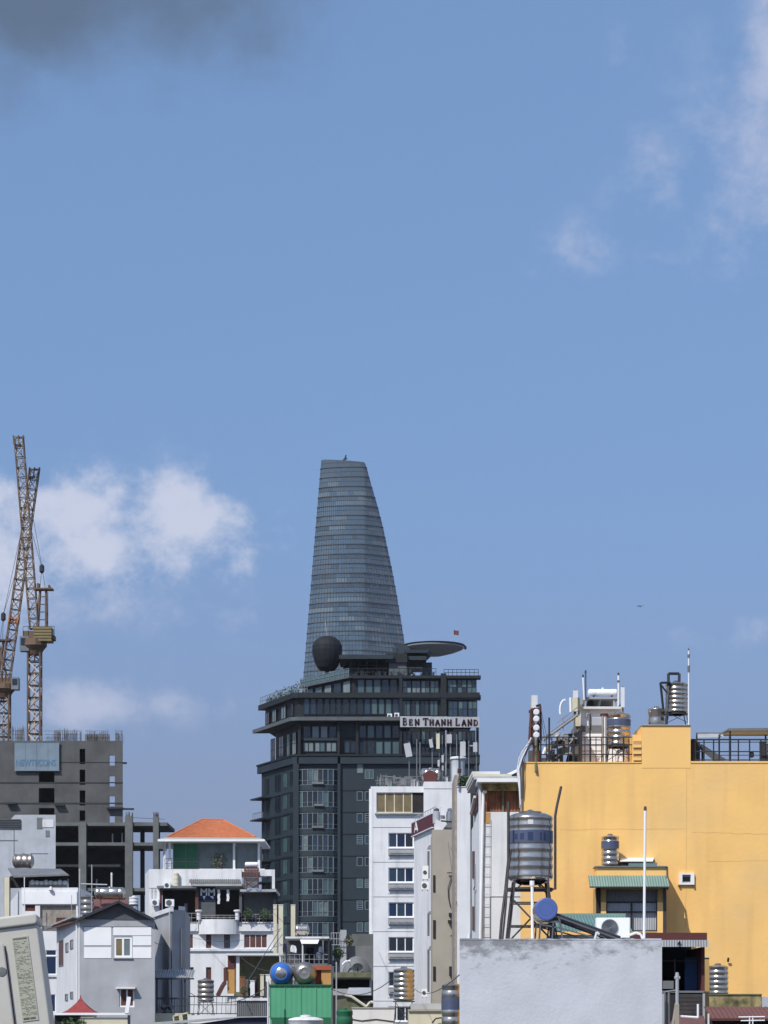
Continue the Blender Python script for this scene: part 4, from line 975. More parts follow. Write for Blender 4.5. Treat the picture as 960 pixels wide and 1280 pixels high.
    part('pillar', MB().box(X(295.5, E), X(299.5, E), E-.3, E, Z(1240, E), Z(1195, E)), 'white_clean', p2); part('pillar', MB().box(X(350, E), X(353.5, E), E-.3, E, Z(1246, E), Z(1194, E)), 'white_clean', p2)
    st = MB().bar(P(272, 1245, E-.5), P(279, 1231, E-.5), .35).bar(P(279, 1231, E-.5), P(281.5, 1228, E-.5), .35).box(X(280, E), X(283.5, E), E-.6, E-.3, Z(1231, E), Z(1210, E)); part('stair_rail', st, 'brown_wood', p2)
    r = random.Random(21)
    for i in range(16):
        px = 301+i*3.1; py = r.uniform(1218, 1240); w = r.uniform(3, 7)
        mk = r.choice(['white', 'dark', 'grey', 'pale', 'brown', 'rusty']); m = {'white': 'cloth_white', 'dark': 'room_dark', 'grey': 'tin_pale', 'pale': 'cream', 'brown': 'brown_wood', 'rusty': 'rust'}[mk]
        x0_, x1_, z0_, z1_ = X(px, E), X(px+w, E), Z(1246, E), Z(py, E); y_ = E-.6+(i % 4)*.45
        if i % 2: mb = MB().lathe(((x0_+x1_)/2, y_+.25, 0), [((x1_-x0_)/2, z0_), ((x1_-x0_)/2*.8, (z0_+z1_)/2), ((x1_-x0_)/2, z1_-.1), ((x1_-x0_)/3, z1_)], 12)
        else: mb = MB().box(x0_, x1_, y_, y_+.4, z0_, z1_).box(x0_-.05, x1_+.05, y_-.05, y_+.45, z1_, z1_+.05)
        nm = 'pot' if i % 2 else 'crate'
        single(nm, mb, m, '%s %s, %s along the junk row in the olive walled porch' % (mk, {'pot': 'round pot', 'crate': 'boxy crate'}[nm], ['first', 'second', 'third', 'fourth', 'fifth', 'sixth', 'seventh', 'eighth'][i//2]+' of its kind'), nm, group=nm+'s stored in the porch')
orange_house()

# ------------------------------------------------------------------ grey gabled house, left
def gable_house():
    D = 150.0
    t = thing('gable_house', 'grey plastered house with dark gable and white upper panels', 'house', (X(146, D), D+6, 0))
    x0, x1 = X(100, D), X(193.5, D); bx, by = X(71, 165), 165.0
    zE = Z(1147, D); zE2 = Z(1156, D)
    holes = [(142.5, 1171, 165, 1197), (149, 1235, 168, 1259)]
    hp = [(105, 1159, 140, 1182.5), (105, 1184, 140, 1198.5), (141.5, 1159, 190, 1170), (166, 1170, 190, 1182.5), (166, 1184, 190, 1198.5)]
    w = MB(); w.facade(x0, x1, 0, zE, D, H(D, *holes), .25)
    sd = Vector((bx-x0, by-D)); ang = math.atan2(-sd.y, -sd.x); L = sd.length
    bl = Vector((bx, by)); fr_ = Vector((x0, D)); u = (fr_-bl)/L
    def sp(f, z, out=0): p = bl+(fr_-bl)*f; n = Vector((u.y, -u.x)); return Vector((p.x+n.x*out, p.y+n.y*out, z))
    w.quad(sp(0, 0), sp(1, 0), sp(1, zE), sp(0, zE-.1)); w.quad((x1, D, 0), (x1, D, zE), (x1-1.5, by, zE), (x1-1.5, by, 0)); w.quad((bx, by, 0), (x1-1.5, by, 0), (x1-1.5, by, zE), (bx, by, zE))
    w.quad((x0, D, zE), (x1, D, zE), (x1-1.5, by, zE), (bx, by, zE))
    part('wall', w, ['grey_plaster'], t)
    part('side_render', MB().quad(sp(0, 0, .012), sp(1, 0, .012), sp(1, zE, .012), sp(0, zE-.1, .012)), 'white_paint', t)
    # upper white panels, each its own piece with recessed joints
    for a, b, c, d in hp:
        part('panel', MB().pbox(a, b, c-.8, d-.8, D-.03, .025), 'white_clean', t)
    pwin(t, 142.5, 1171, 165, 1197, D, .03, nx=2, fm='white_clean', gm=['glass_amber', 'glass_pale'], fr=.13)
    pwin(t, 149, 1235, 168, 1259, D, .08, nx=2, fm='white_clean', gm='brown_wood', fr=.1)
    part('window_hood', MB().box(X(145.5, D), X(170, D), D-.5, D-.002, Z(1236, D), Z(1234, D)), 'white_paint', t)
    part('window_sill', MB().box(X(141.5, D), X(166, D), D-.12, D-.002, Z(1198.2, D), Z(1197, D)), 'grey_plaster', t)
    part('belt', MB().box(X(104, D), X(191, D), D-.035, D-.002, Z(1159, D), Z(1158.2, D)), 'gable_grey', t)
    # gable and roof
    gz = Z(1148, D); apex = (X(149.5, D), Z(1130, D))
    part('gable', MB().yprism([(X(104, D), gz-.05), (X(190, D), gz-.1), apex], D-.05, D+.15), 'gable_grey', t)
    ov = .5
    def slope(a, b, c, d, m='tin_grey'): return MB().add([a, b, c, d, *(Vector(p)-Vector((0, 0, .1)) for p in (a, b, c, d))], [(0, 1, 2, 3), (7, 6, 5, 4), (0, 4, 5, 1), (1, 5, 6, 2), (2, 6, 7, 3), (3, 7, 4, 0)])
    ap0, ap1 = Vector((apex[0], D-ov, apex[1]+.2)), Vector((apex[0]-2, by, apex[1]+.2))
    part('roof', slope(Vector((X(97.5, D), D-ov, Z(1150, D))), ap0, ap1, Vector((bx-.7, by, Z(1150, D)+.0))), 'tin_brown', t)
    part('roof', slope(ap0, Vector((X(193.5, D), D-ov, Z(1150, D))), Vector((X(193.5, D)-1.2, by, Z(1150, D))), ap1), 'tin_grey', t)
    vg = MB().bar((X(97, D), D-ov-.02, Z(1150.5, D)), (apex[0], D-ov-.02, apex[1]+.12), .16, .06).bar((apex[0], D-ov-.02, apex[1]+.12), (X(194, D), D-ov-.02, Z(1150.5, D)), .16, .06)
    part('bargeboard', vg, 'dark_metal', t)
    for k in range(5):
        f0 = .02+k*.2; part('eave_board', MB().add([sp(f0, zE-.02, .05), sp(f0+.19, zE, .05), sp(f0+.19, zE+.12, .45), sp(f0, zE+.1, .45), sp(f0, zE-.12, .05), sp(f0+.19, zE-.1, .05), sp(f0+.19, zE+.03, .45), sp(f0, zE, .45)], [(0, 1, 2, 3), (7, 6, 5, 4), (0, 4, 5, 1), (1, 5, 6, 2), (2, 6, 7, 3), (3, 7, 4, 0)]), 'tin_pale', t)
    for f0, f1, za, zb, m in ((.12, .32, 1172, 1206, 'brown_wood'), (.42, .54, 1178, 1190, 'glass_dark'), (.62, .74, 1176, 1187.5, 'glass_dark'), (.40, .52, 1242, 1251, 'glass_dark'), (.62, .74, 1240, 1249, 'glass_dark')):
        p = sp(f0, 0, .05); window(t, p.x, p.x+(f1-f0)*L, Z(zb, D+7), Z(za, D+7), p.y, 2 if f1-f0 > .15 else 1, 1, 'tin_grey', m, .08, .06, ang)
    part('downpipe', MB().tube(sp(.93, 8, .1), sp(.93, zE-.2, .1), .06, 6).tube(sp(.93, zE-.2, .1), sp(.97, zE, .25), .06, 6), 'white_old', t)
    # small pavilion with red pointed roof and its white framed terrace, in front
    E = 138.0
    q = thing('red_roof_pavilion', 'small pavilion with pointed dark red roof below the grey gable house', 'pavilion', (X(98, E), E+1, 0))
    cx, hw = X(97.5, E), X(119, E)-X(97.5, E)
    m = MB(); base = Z(1266, E); ap = Z(1247, E); pr = [(1, 0), (.72, .16), (.42, .45), (.18, .74), (.03, 1)]
    for (ra, ha), (rb, hb) in zip(pr, pr[1:]):
        for sx, sy in ((-1, -1), (1, -1), (1, 1), (-1, 1)):
            s2 = {(-1, -1): (1, -1), (1, -1): (1, 1), (1, 1): (-1, 1), (-1, 1): (-1, -1)}[(sx, sy)]
            f = lambda s_, r_, h_: (cx+s_[0]*hw*r_, E+1.2+s_[1]*hw*.9*r_, base+(ap-base)*h_)
            m.quad(f((sx, sy), ra, ha), f(s2, ra, ha), f(s2, rb, hb), f((sx, sy), rb, hb))
    rf = part('roof', m, 'red_tile', q); part('finial', MB().tube((cx, E+1.2, ap-.05), (cx, E+1.2, ap+.15), .06, 6, .02), 'red_tile', rf)
    part('pavilion_wall', MB().box(cx-hw*.85, cx+hw*.85, E+.5, E+2, 0, base), 'cream', q)
    part('terrace_beam', MB().box(X(67, E), X(163, E), E-.3, E+.1, Z(1268.8, E), Z(1266, E)), 'white_clean', q)
    part('terrace_beam', MB().bar(P(158.5, 1266.5, E-.25), P(161.5, 1246, E-.25), .22), 'white_clean', q)
    part('terrace_wall', MB().box(X(100, E), X(160, E), E-.1, E+.2, 0, Z(1272, E)), 'cream', q)
    part('terrace_shade', MB().box(X(68, E), X(100, E), E+.0, E+.3, 0, Z(1268.9, E)), 'room_dark', q)  # solid dark box paints in the shade under the beam
    part('post', MB().box(X(160, E), X(163, E), E-.25, E+.0, 0, Z(1268.9, E)), 'dark_metal', q)
    leaves_ = leaves(MB(), P(92, 1277, E-.4), .8, .25, 90, .12, 4)
    q2 = thing('shrub', 'dark shrub hanging under the white terrace beam below the red roof', 'shrub', P(92, 1290, E-.4)); part('foliage', leaves_, 'leaf', q2); part('stem', MB().tube(P(92, 1290, E-.4), P(92, 1277, E-.4), .04, 5), 'bark', q2)
gable_house()

# ------------------------------------------------------------------ grey house right of the gable, with tin awning and balcony
def grey_house():
    D = 162.0
    t = thing('grey_plaster_house', 'narrow bare grey plastered house between gable house and white house', 'house', (X(212, D), D+5, 0))
    xa, xm, xb = X(190, D+6), X(215, D), X(231.5, D+1.5)
    w = MB().prism([(xa, D+6), (xm, D), (xb, D+1.5), (xb-.5, D+12), (xa-.3, D+12)], 0, lambda x, y: Z(1137, D) if x > xa+.2 else Z(1141, D))
    part('wall', w, 'grey_plaster', t)
    part('stair_head', MB().prism([(X(222, D), D+.7), (xb, D+1.55), (xb-.5, D+6), (X(222, D)-.3, D+6)], Z(1137, D)+.002, Z(1132, D)), 'white_paint', t)
    part('coping', MB().bar((xa, D+5.9, Z(1140.5, D)), (xm, D-.05, Z(1136.6, D)), .22, .3), 'white_old', t)
    part('downpipe', MB().tube((xm-.15, D-.02, 0), (xm-.15, D-.02, Z(1140, D)), .07, 6), 'tin_pale', t); part('downpipe', MB().tube((X(226, D), D+.85, 0), (X(226, D), D+.85, Z(1160, D)), .06, 6), 'tin_grey', t)
    E = 152.0
    a = thing('tin_roofed_balcony', 'balcony with corrugated tin awning on dark posts beside the grey house', 'balcony', (X(216, E), E+1, 0))
    part('awning', MB().corr((X(190.5, E), E-.4, Z(1222, E)), (X(242.5, E)-X(190.5, E), 0, 0), (0, 1.6, .52), 17, .055, (0, -.3, .95)), 'tin_pale', a)
    part('awning_edge', MB().box(X(190, E), X(243, E), E-.42, E-.3, Z(1224.5, E), Z(1222.6, E)), 'dark_metal', a)
    for px in (196.5, 231.5): part('post', MB().box(X(px-1, E), X(px+1, E), E-.25, E-.1, 0, Z(1224, E)), 'dark_metal', a)
    part('beam', MB().box(X(196, E), X(233, E), E-.26, E-.12, Z(1248.5, E), Z(1247, E)), 'dark_metal', a)
    railing(a, 196, 234, 1249, 1266, E-.35, 12)
    for k in range(4):
        c = P(201+k*4.2, 1262-(k % 2)*3, E-.37); part('scroll', MB().lathe(c, [(.16, -.015), (.2, -.015), (.2, .015), (.16, .015)], 14, 'y'), 'tin_grey', a)
    part('floor', MB().box(X(192, E), X(240, E), E-.4, E+2, 0, Z(1266.5, E)), 'cream', a)
    for px, py, l in ((221, 1269, 'left louvred shutter leaf leaning below the tin roofed balcony'), (231.5, 1266.5, 'right louvred shutter leaf leaning below the tin roofed balcony')):
        s = thing('shutter', l, 'shutter', P(px-1, 1282, E-1.2), 'cream shutters below the balcony')
        m = MB(); A = [P(px-4.5, py+1.2, E-1.2), P(px+3.2, py-.6, E-1.2), P(px+5.5, 1284, E-1.2), P(px-2.5, 1284, E-1.2)]
        for i in range(4): m.bar(A[i], A[(i+1) % 4], .09)
        part('frame', m, 'cream', s)
        for k in range(6): f = (k+.7)/6.5; part('slat', MB().bar(A[0].lerp(A[3], f), A[1].lerp(A[2], f), .07, .03), 'olive_wall', s)
        part('backing', MB().quad(*[p+Vector((0, .05, 0)) for p in A]), 'room_dark', s)
    vtank(246, 267, 1224, 1252, 145, 'rust streaked steel tank behind the railing below the white house', None, 4, stand=1272, m='steel_dull')
    G = 143.0
    r = thing('terrace_railing', 'dark iron terrace railing in front of the rust streaked tank', 'railing', (X(270, G), G, Z(1268, G)))
    for k in range(16):
        px = 236+k*5.8; part('baluster', MB().tube((X(px, G), G, Z(1268, G)), (X(px+(k % 2)*1.5, G), G, Z(1245.5, G)), .022, 4), 'tin_grey' if k % 3 else 'dark_metal', r)
    part('rail', MB().bar(P(235, 1245.5, G), P(330, 1245.5, G), .07).bar(P(235, 1256, G), P(330, 1256, G), .04).bar(P(235, 1267, G), P(330, 1267, G), .05), 'dark_metal', r)
    b = thing('corrugated_fence', 'grey corrugated sheet fence left of the green box', 'fence', (X(316, 141), 141, 0))
    part('sheet', MB().corr((X(296, 141), 141, Z(1272, 141)), (X(335, 141)-X(296, 141), 0, 0), (0, 0, Z(1251, 141)-Z(1272, 141)), 16, .03, (0, -1, 0)), 'tin_grey', b); part('post', MB().box(X(296, 141), X(335, 141), 141.1, 141.2, 0, Z(1251, 141)), 'tin_grey', b); part('cap', MB().box(X(295.5, 141), X(336, 141), 140.9, 141.15, Z(1250.8, 141), Z(1247.5, 141)), 'white_old', b)
    part('lower_wall', MB().box(X(234, 141), X(296, 141), 141.3, 141.5, 0, Z(1269, 141)), 'white_old', b)
    n = thing('lean_to_roof', 'pale lean-to roof with dark navy sheet at the bottom of the view', 'roof', (X(280, 130), 131, 0))
    part('roof_sheet', MB().yprism([(X(190, 130), Z(1278, 130)), (X(300, 130), Z(1270.6, 130)), (X(335, 130), Z(1270.2, 130)), (X(335, 130), Z(1271.4, 130)), (X(300, 130), Z(1272, 130)), (X(190, 130), Z(1282, 130))], 130, 134), 'tin_pale', n)
    part('front_wall', MB().box(X(190, 130), X(335, 130), 130.4, 130.6, 0, Z(1279.5, 130)), 'white_old', n); part('navy_sheet', MB().yprism([(X(232, 130), Z(1282, 130)), (X(300, 130), Z(1272, 130)), (X(336, 130), Z(1271.4, 130)), (X(336, 130), Z(1290, 130)), (X(232, 130), Z(1290, 130))], 130.2, 130.35), 'navy_sheet', n)
grey_house()

# ------------------------------------------------------------------ upper left: pale block, tiled house, tanks
def left_cluster():
    D = 262.0
    t = thing('pale_block', 'pale blue grey windowless block with stained wall in front of the construction site', 'building', (X(20, D), D+6, 0))
    zt = Z(1018.5, D)
    w = MB().prism([(X(-40, D), D), (X(69.5, D), D), (X(69, D+12), D+12), (X(-40, D), D+12)], 0, Z(1036.5, D)).prism([(X(18.5, D), D+.002), (X(69.5, D), D+.002), (X(69, D+12), D+11.9), (X(18.5, D), D+11.9)], Z(1036.5, D), zt)
    part('wall', w, 'pale_block', t)
    part('roof_slope', MB().yprism([(X(13, D), Z(1024.5, D)), (X(18.4, D), zt), (X(18.4, D), Z(1036, D)), (X(13, D), Z(1036, D))], D+.01, D+6), 'pale_block', t)
    part('louvre_band', MB().box(X(-40, D), X(26, D), D-.12, D-.004, Z(1036, D), Z(1024, D)), 'tin_grey', t)
    for k in range(5): part('louvre_slat', MB().box(X(-40, D), X(26, D), D-.18, D-.123, Z(1034.8-k*2.3, D), Z(1033.8-k*2.3, D)), 'dark_metal', t)
    part('patch', MB().pbox(46, 1022, 53, 1036, D-.05, .045).pbox(57, 1038, 62, 1046, D-.05, .045), 'tin_grey', t); part('patch', MB().pbox(53, 1024.5, 67, 1034, D-.06, .055), 'white_old', t)
    part('seam', MB().pbox(17, 1037, 17.8, 1068, D-.04, .036).pbox(-5, 1050, 22, 1051, D-.04, .036).pbox(38, 1066.5, 60, 1067.2, D-.04, .036), 'tin_grey', t)
    htank(14, 41.5, 1067, 1084.5, 215, 'bronze tinted lying steel tank in front of the pale block', 'steel_dull', 1094)
    E = 205.0
    h = thing('tiled_house', 'white parapet house with grey sloped roof and lumpy old tiles', 'house', (X(52, E), E+4, 0))
    # grey metal roof
    rf = MB().add([P(10, 1085, E+3), P(76, 1086, E+3), P(85, 1092.5, E-.5), P(17, 1095, E-.5), P(10, 1086.5, E+3), P(76, 1087.5, E+3), P(87, 1094.5, E-.5), P(17, 1097, E-.5)], [(0, 1, 2, 3), (7, 6, 5, 4), (3, 2, 6, 7), (1, 5, 6, 2), (0, 3, 7, 4), (0, 4, 5, 1)])
    part('roof', rf, 'tin_grey', h)
    part('dark_gap', MB().pbox(13, 1095, 84, 1110, E+1.2, .2), 'room_dark', h)
    for k in range(8):
        a = 37+k*5.7; py = 1100.5+(k % 3)*.9
        part('tile', MB().lathe((X(a+2.8, E), E+.4, Z(1104.5, E)), [(.02, -.1), (.22, 0), (.2, .2), (.12, .33-(k % 3)*.06), (.02, .36-(k % 3)*.06)], 8), 'white_old', h)
    part('back_wall', MB().pbox(36, 1101, 84, 1109, E+.8, .2), 'tin_pale', h)
    xa = X(27, E); xb = X(97.5, E); bx = X(8.5, E+9)
    hl = [(31.5, 1131, 44, 1139), (50, 1131.5, 95, 1157)]
    w = MB(); w.facade(xa, xb, 0, Z(1109.5, E), E, H(E, *hl), .4)
    w.quad((xa, E, 0), (xa, E, Z(1109.5, E)), (bx, E+9, Z(1127, E)), (bx, E+9, 0)); w.quad((xb, E, 0), (xb, E, Z(1109.5, E)), (xb, E+9, Z(1109.5, E)), (xb, E+9, 0)); w.quad((xa, E, Z(1109.5, E)), (xb, E, Z(1109.5, E)), (xb, E+9, Z(1109.5, E)), (xa, E+9, Z(1109.5, E)))
    part('wall', w, 'white_paint', h)
    part('parapet_panel', MB().pbox(27.5, 1114, 96, 1130, E-.12, .115), 'white_clean', h)
    part('brick_panel', MB().pbox(50.2, 1131.7, 94.8, 1157, E+.25, .1), 'brown_brick', h)
    pwin(h, 31.7, 1131.2, 43.8, 1138.8, E, .1, nx=2, fm='brown_wood', gm='dark_red', fr=.06)
    pwin(h, 70, 1147, 86, 1158, E, .1, nx=2, fm='brown_wood', gm='brown_wood', fr=.08)
    part('lamp', MB().lathe(P(63.5, 1112.5, E-.3), [(.05, .3), (.14, .2), (.2, 0), (.1, -.1)], 10), 'white_old', h)
    part('belt', MB().pbox(52, 1157, 97, 1163.5, E-.12, .115), 'tin_grey', h)
    wl = [(57, 1187.5, 70.5, 1194.5), (57, 1195.5, 70.5, 1218), (63, 1243, 69.5, 1265)]
    wl2 = MB(); part('lower_wall', MB().facade(X(50, E), X(98, E), 0, Z(1164, E), E-.25, H(E-.25, *wl), .2), 'white_paint', h)
    for a in wl: pwin(h, *a, E-.25, .06, nx=1, fm='white_clean', gm='glass_navy', fr=.06)
    part('sill', MB().pbox(55, 1218.5, 72, 1221, E-.4, .14), 'white_old', h)
    part('green_pillar', MB().pbox(5, 1096, 12, None, E+.5, .5), 'leaf_dry', h)
    part('green_pillar_face', MB().pbox(5.3, 1096.3, 11.6, 1150, E+.44, .055), 'cream', h)
    # red brown roof with two steel tanks and poles behind the gable
    G = 190.0
    r = thing('red_tin_roof_house', 'house with red brown tin roof carrying steel tanks behind the gable', 'house', (X(128, G), G+3, 0))
    part('roof', MB().add([P(117, 1138, G-.5), P(162, 1140, G-.5), P(160, 1124.5, G+2.5), P(117, 1124, G+2.5), P(117, 1140, G-.5), P(162, 1142, G-.5), P(160, 1126.5, G+2.5), P(117, 1126, G+2.5)], [(0, 1, 2, 3), (7, 6, 5, 4), (0, 1, 5, 4), (1, 2, 6, 5), (2, 3, 7, 6), (3, 0, 4, 7)]), 'tin_brown', r)
    house(r, 98, 163, 1142, G, 5, 'grey_plaster')
    htank(117, 156, 1108.5, 1123.5, G-.2, 'shiny lying steel tank on the red brown tin roof', 'steel', 1130)
    vtank(99, 116.5, 1119, 1143, G-.9, 'short upright steel tank left of the red brown tin roof', None, 3, m='steel')
    vtank(160.5, 172.5, 1120.5, 1131, 180, 'squat pale vent drum behind the gable ridge', None, 2, stand=1150, m='white_old', group=None)
    c = [(99.8, 1089, 1150, 2.0, 'thick pale pole rising left of the upright steel tank'), (114.8, 1083, 1143, 1.3, 'thin tall pole between the two steel tanks'), (89.5, 1120, 1152, .8, 'thin short pole at the end of the white parapet'), (30.5, 1098, 1109, 1.2, 'small white pipe above the old tiles')]
    for px, a, b, w_, l in c: pole(px, a, b, 186 if px > 90 else 203, w_/2/F*186, 'tin_pale' if px > 40 else 'white_clean', l, group='roof poles on the left houses', z0=Z(b+25, 186))
    pole(139.5, 1094, 1112, 192, .07, 'white_old', 'short white pipe standing above the lying steel tank', group='roof poles on the left houses')
    br = MB().tube(P(101, 1105, 186), P(134, 1106, 186), .06, 5); single('pipe_rail', br, 'tin_pale', 'thin horizontal pipe joining the poles above the steel tanks', 'pipe')
left_cluster()

# ------------------------------------------------------------------ pale outdoor unit close to the camera
def near_unit():
    D = 8.0
    base = Vector((X(40, D), D+.15, Z(1420, D)))
    t = thing('outdoor_unit', 'big pale plastic outdoor unit with a printed spec label, tilted at the frame edge', 'air conditioner', base)
    # local frame: tilted box, right edge leaning
    tilt = Matrix.Translation(P(46, 1141, D)) @ Matrix.Rotation(rad(5.2), 4, 'Z') @ Matrix.Rotation(rad(7.3), 4, 'Y').inverted()
    s = 1/F*D
    def M(): return MB(tilt)
    Wd = 130*s; Ht = 230*s
    def rbox(x0, x1, y0, y1, z0, z1, r, n=5):            # box with rounded vertical-plane corners seen from the front
        pts = []
        for cx, cz, a0 in ((x1-r, z1-r, 0), (x0+r, z1-r, 90), (x0+r, z0+r, 180), (x1-r, z0+r, 270)):
            for k in range(n+1): a = rad(a0+90*k/n); pts.append((cx+r*math.cos(a), cz+r*math.sin(a)))
        return M().yprism(pts, y0, y1)
    ob = part('casing', rbox(-Wd, -1*s, 0, .32, -Ht, -14*s, 4*s), 'ac_plastic', t)
    bv = ob.modifiers.new('bevel', 'BEVEL'); bv.width = .007; bv.segments = 3; bv.limit_method = 'ANGLE'
    ob = part('top_cover', rbox(-Wd-2*s, 0, -.012, .33, -14.5*s+.001, 0, 5*s), 'ac_plastic', t)
    bv = ob.modifiers.new('bevel', 'BEVEL'); bv.width = .007; bv.segments = 3; bv.limit_method = 'ANGLE'
    ob = part('front_cover', rbox(-Wd, -45*s, -.016, .0, -Ht, -30*s, 9*s), 'ac_plastic', t)
    bv = ob.modifiers.new('bevel', 'BEVEL'); bv.width = .006; bv.segments = 3; bv.limit_method = 'ANGLE'
    part('seam_line', M().box(-45*s, -43.6*s, -.003, .001, -Ht, -36*s), 'tin_brown', t)
    part('handle_recess', M().lathe((-52*s, -.017, -68*s), [(.001, -.002), (5.5*s, -.001), (6.5*s, .002)], 18, 'y'), 'tin_grey', t)
    lab = part('label', M().box(-34.5*s, -14.5*s, -.0025, .001, -133*s, -27*s), 'ac_label', t)
    r = random.Random(11); m = M()
    z = -28.5*s
    m.box(-33.6*s, -16.4*s, -.0032, -.0024, z-1.8*s, z)
    z -= 5*s
    while z > -126*s:
        x = -33.5*s
        while x < -16*s:
            w = r.uniform(1.2, 5)*s
            if r.random() < .66: m.box(x, min(x+w, -15.5*s), -.0032, -.0024, z-r.uniform(.25, .62)*s, z)
            x += w+r.uniform(.5, 2.2)*s
        z -= r.uniform(1.5, 2.5)*s
        if r.random() < .22: m.box(-33.5*s, -15.5*s, -.0032, -.0024, z-.35*s, z); z -= 1.6*s
    m.box(-33*s, -25.5*s, -.0032, -.0024, -131*s, -128.4*s).box(-24.5*s, -18*s, -.0032, -.0024, -131*s, -128.6*s)
    part('fine_print', m, 'ink', lab, kind='stuff')
    b = MB()
    for dx in (-.25, .02): b.box(base.x+dx-.02, base.x+dx+.02, D+.02, D+.3, base.z-.2, Z(1365, D)-.02)
    part('bracket', b, 'dark_metal', t)
    l = thing('balcony_ledge', 'concrete ledge carrying the pale outdoor unit', 'ledge', (base.x-.5, D+.3, 0))
    part('ledge', MB().box(base.x-2, base.x+.4, D-.1, D+.8, base.z-.5, base.z-.2), 'grey_plaster', l); part('wall', MB().box(base.x-2, base.x+.2, D+.1, D+.6, 0, base.z-.5), 'grey_plaster', l)
near_unit()

# ------------------------------------------------------------------ clutter between white house and hotel: terrace, green box, tanks
def middle_cluster():
    D = 172.0
    t = thing('rooftop_terrace', 'grey rooftop terrace under a thin canopy with laundry, before the slate tower', 'terrace', (X(383, D), D+3, 0))
    part('base_wall', MB().box(X(345, D), X(414, D), D, D+6, 0, Z(1206, D)), 'grey_plaster', t)
    part('back_wall', MB().box(X(352, D), X(413, D), D+4, D+4.2, Z(1206, D), Z(1172, D)), 'gable_grey', t)
    part('canopy', MB().box(X(357, D), X(411.5, D), D-.6, D+4.5, Z(1173.5, D), Z(1171, D)), 'white_old', t)
    part('tarp', MB().add([P(375, 1174.5, D-.7), P(399, 1174.5, D-.7), P(397, 1179.5, D-1.1), P(377, 1179.5, D-1.1), P(375, 1175, D-.6), P(399, 1175, D-.6), P(397, 1180, D-1.0), P(377, 1180, D-1.0)], [(0, 1, 2, 3), (7, 6, 5, 4), (0, 4, 5, 1), (2, 6, 7, 3), (1, 5, 6, 2), (0, 3, 7, 4)]), 'white_clean', t)
    for px, m in ((350.5, 'white_old'), (378.5, 'white_old'), (404, 'tin_grey'), (411, 'dark_metal')): part('post', MB().box(X(px-.9, D), X(px+.9, D), D-.5, D-.4, Z(1206, D), Z(1173, D)), m, t)
    part('doorway', MB().box(X(381, D), X(390, D), D+3.9, D+3.98, Z(1205.5, D), Z(1183, D)), 'void', t)
    railing(t, 350, 411, 1193, 1205, D-.45, 10, 'tin_pale', .02)
    htank(368, 386.5, 1155, 1169.5, D+.5, 'cream steel lying tank on the thin canopy roof', 'steel', 1171.2)
    laun = [(363, 371, 1182, 1191, 'cloth_white', 'white shirt hanging above a navy cloth on the terrace'), (361, 372, 1190.5, 1196, 'cloth_navy', 'navy cloth hanging below the white shirt on the terrace'), (398, 405, 1184, 1191, 'cloth_white', 'white cloth hanging beside the right end of the terrace'),
            (403, 408, 1181, 1190, 'cloth_navy', 'dark garment hanging rightmost on the terrace'), (395, 402, 1191, 1198, 'white_old', 'pale crumpled cloth hanging low on the terrace railing'), (353.5, 359, 1180, 1190, 'cloth_navy', 'dark blue garment hanging leftmost on the terrace')]
    r = random.Random(4)
    for a, b, c, d, m, l in laun:
        mb = MB(); n = 6; x0, x1, z0, z1 = X(a, D), X(b, D), Z(d, D), Z(c, D)
        vs = []
        for j in range(n+1):
            for i in range(n+1):
                u, v = i/n, j/n; k = 1-.25*abs(v-.5)-(.12 if v > .8 else 0)
                vs.append(((x0+x1)/2+(u-.5)*(x1-x0)*k, D-.3+.05*math.sin(u*9+v*3), z0+(z1-z0)*v+.04*math.sin(u*5)))
        o = len(vs); vs += [(x, y+.03, z) for x, y, z in vs]
        fs = [(j*(n+1)+i, j*(n+1)+i+1, (j+1)*(n+1)+i+1, (j+1)*(n+1)+i) for j in range(n) for i in range(n)]; fs += [tuple(o+q for q in f[::-1]) for f in fs]
        q = single('laundry', mb.add(vs, fs), m, l, 'laundry', group='laundry on the grey terrace', smooth=True)
    part('clothes_line', MB().tube(P(351, 1180.5, D-.28), P(411, 1180.5, D-.28), .012, 4), 'dark_metal', t)
    bush(423, 1192, 7, D+1, 1206, 'round green shrub at the right end of the grey terrace', n=240, s=.1)
    # yard block right of the terrace
    E = 186.0
    q = thing('back_yard_block', 'low weathered block with mossy ledge between terrace and white hotel', 'building', (X(440, E), E+3, 0))
    house(q, 414, 464, 1222, E, 6, 'grey_plaster', [(416, 1224, 462, 1236)], .8)
    part('ledge', MB().box(X(413, E), X(464, E), E-.6, E+2, Z(1222, E), Z(1215.5, E)), 'olive_wall', q)
    part('recess_back', MB().box(X(414, E), X(463.5, E), E+.8, E+.9, Z(1236.5, E), Z(1222.5, E)), 'void', q)
    part('back_wall', MB().box(X(428, E), X(466, E), E+5, E+5.3, 0, Z(1180, E)), 'tin_grey', q); part('side_wall', MB().box(X(424, E), X(432, E), E+4, E+5, 0, Z(1160, E)), 'grey_plaster', q)
    part('side_wall', MB().box(X(438, E), X(466, E), E+8, E+9, 0, Z(1163, E)), 'concrete_light', q)
    railing(q, 414, 431, 1166, 1181, E+3.5, 5, 'tin_pale', .025)
    m = MB(); c = P(446, 1216, E)
    for k in range(1): m.lathe((c.x, E+1, 0), [(1.15, Z(1216, E)), (1.1, Z(1211, E)), (.85, Z(1203, E)), (.5, Z(1197, E)), (.2, Z(1195, E))], 12)
    single('covered_pile', m, 'tin_grey', 'rounded grey tarpaulin covered pile on the mossy ledge', 'pile', smooth=True)
    d = thing('satellite_dish', 'grey dish aerial tilted on the mossy ledge beside the white hotel', 'satellite dish', P(447, 1216, E-.3))
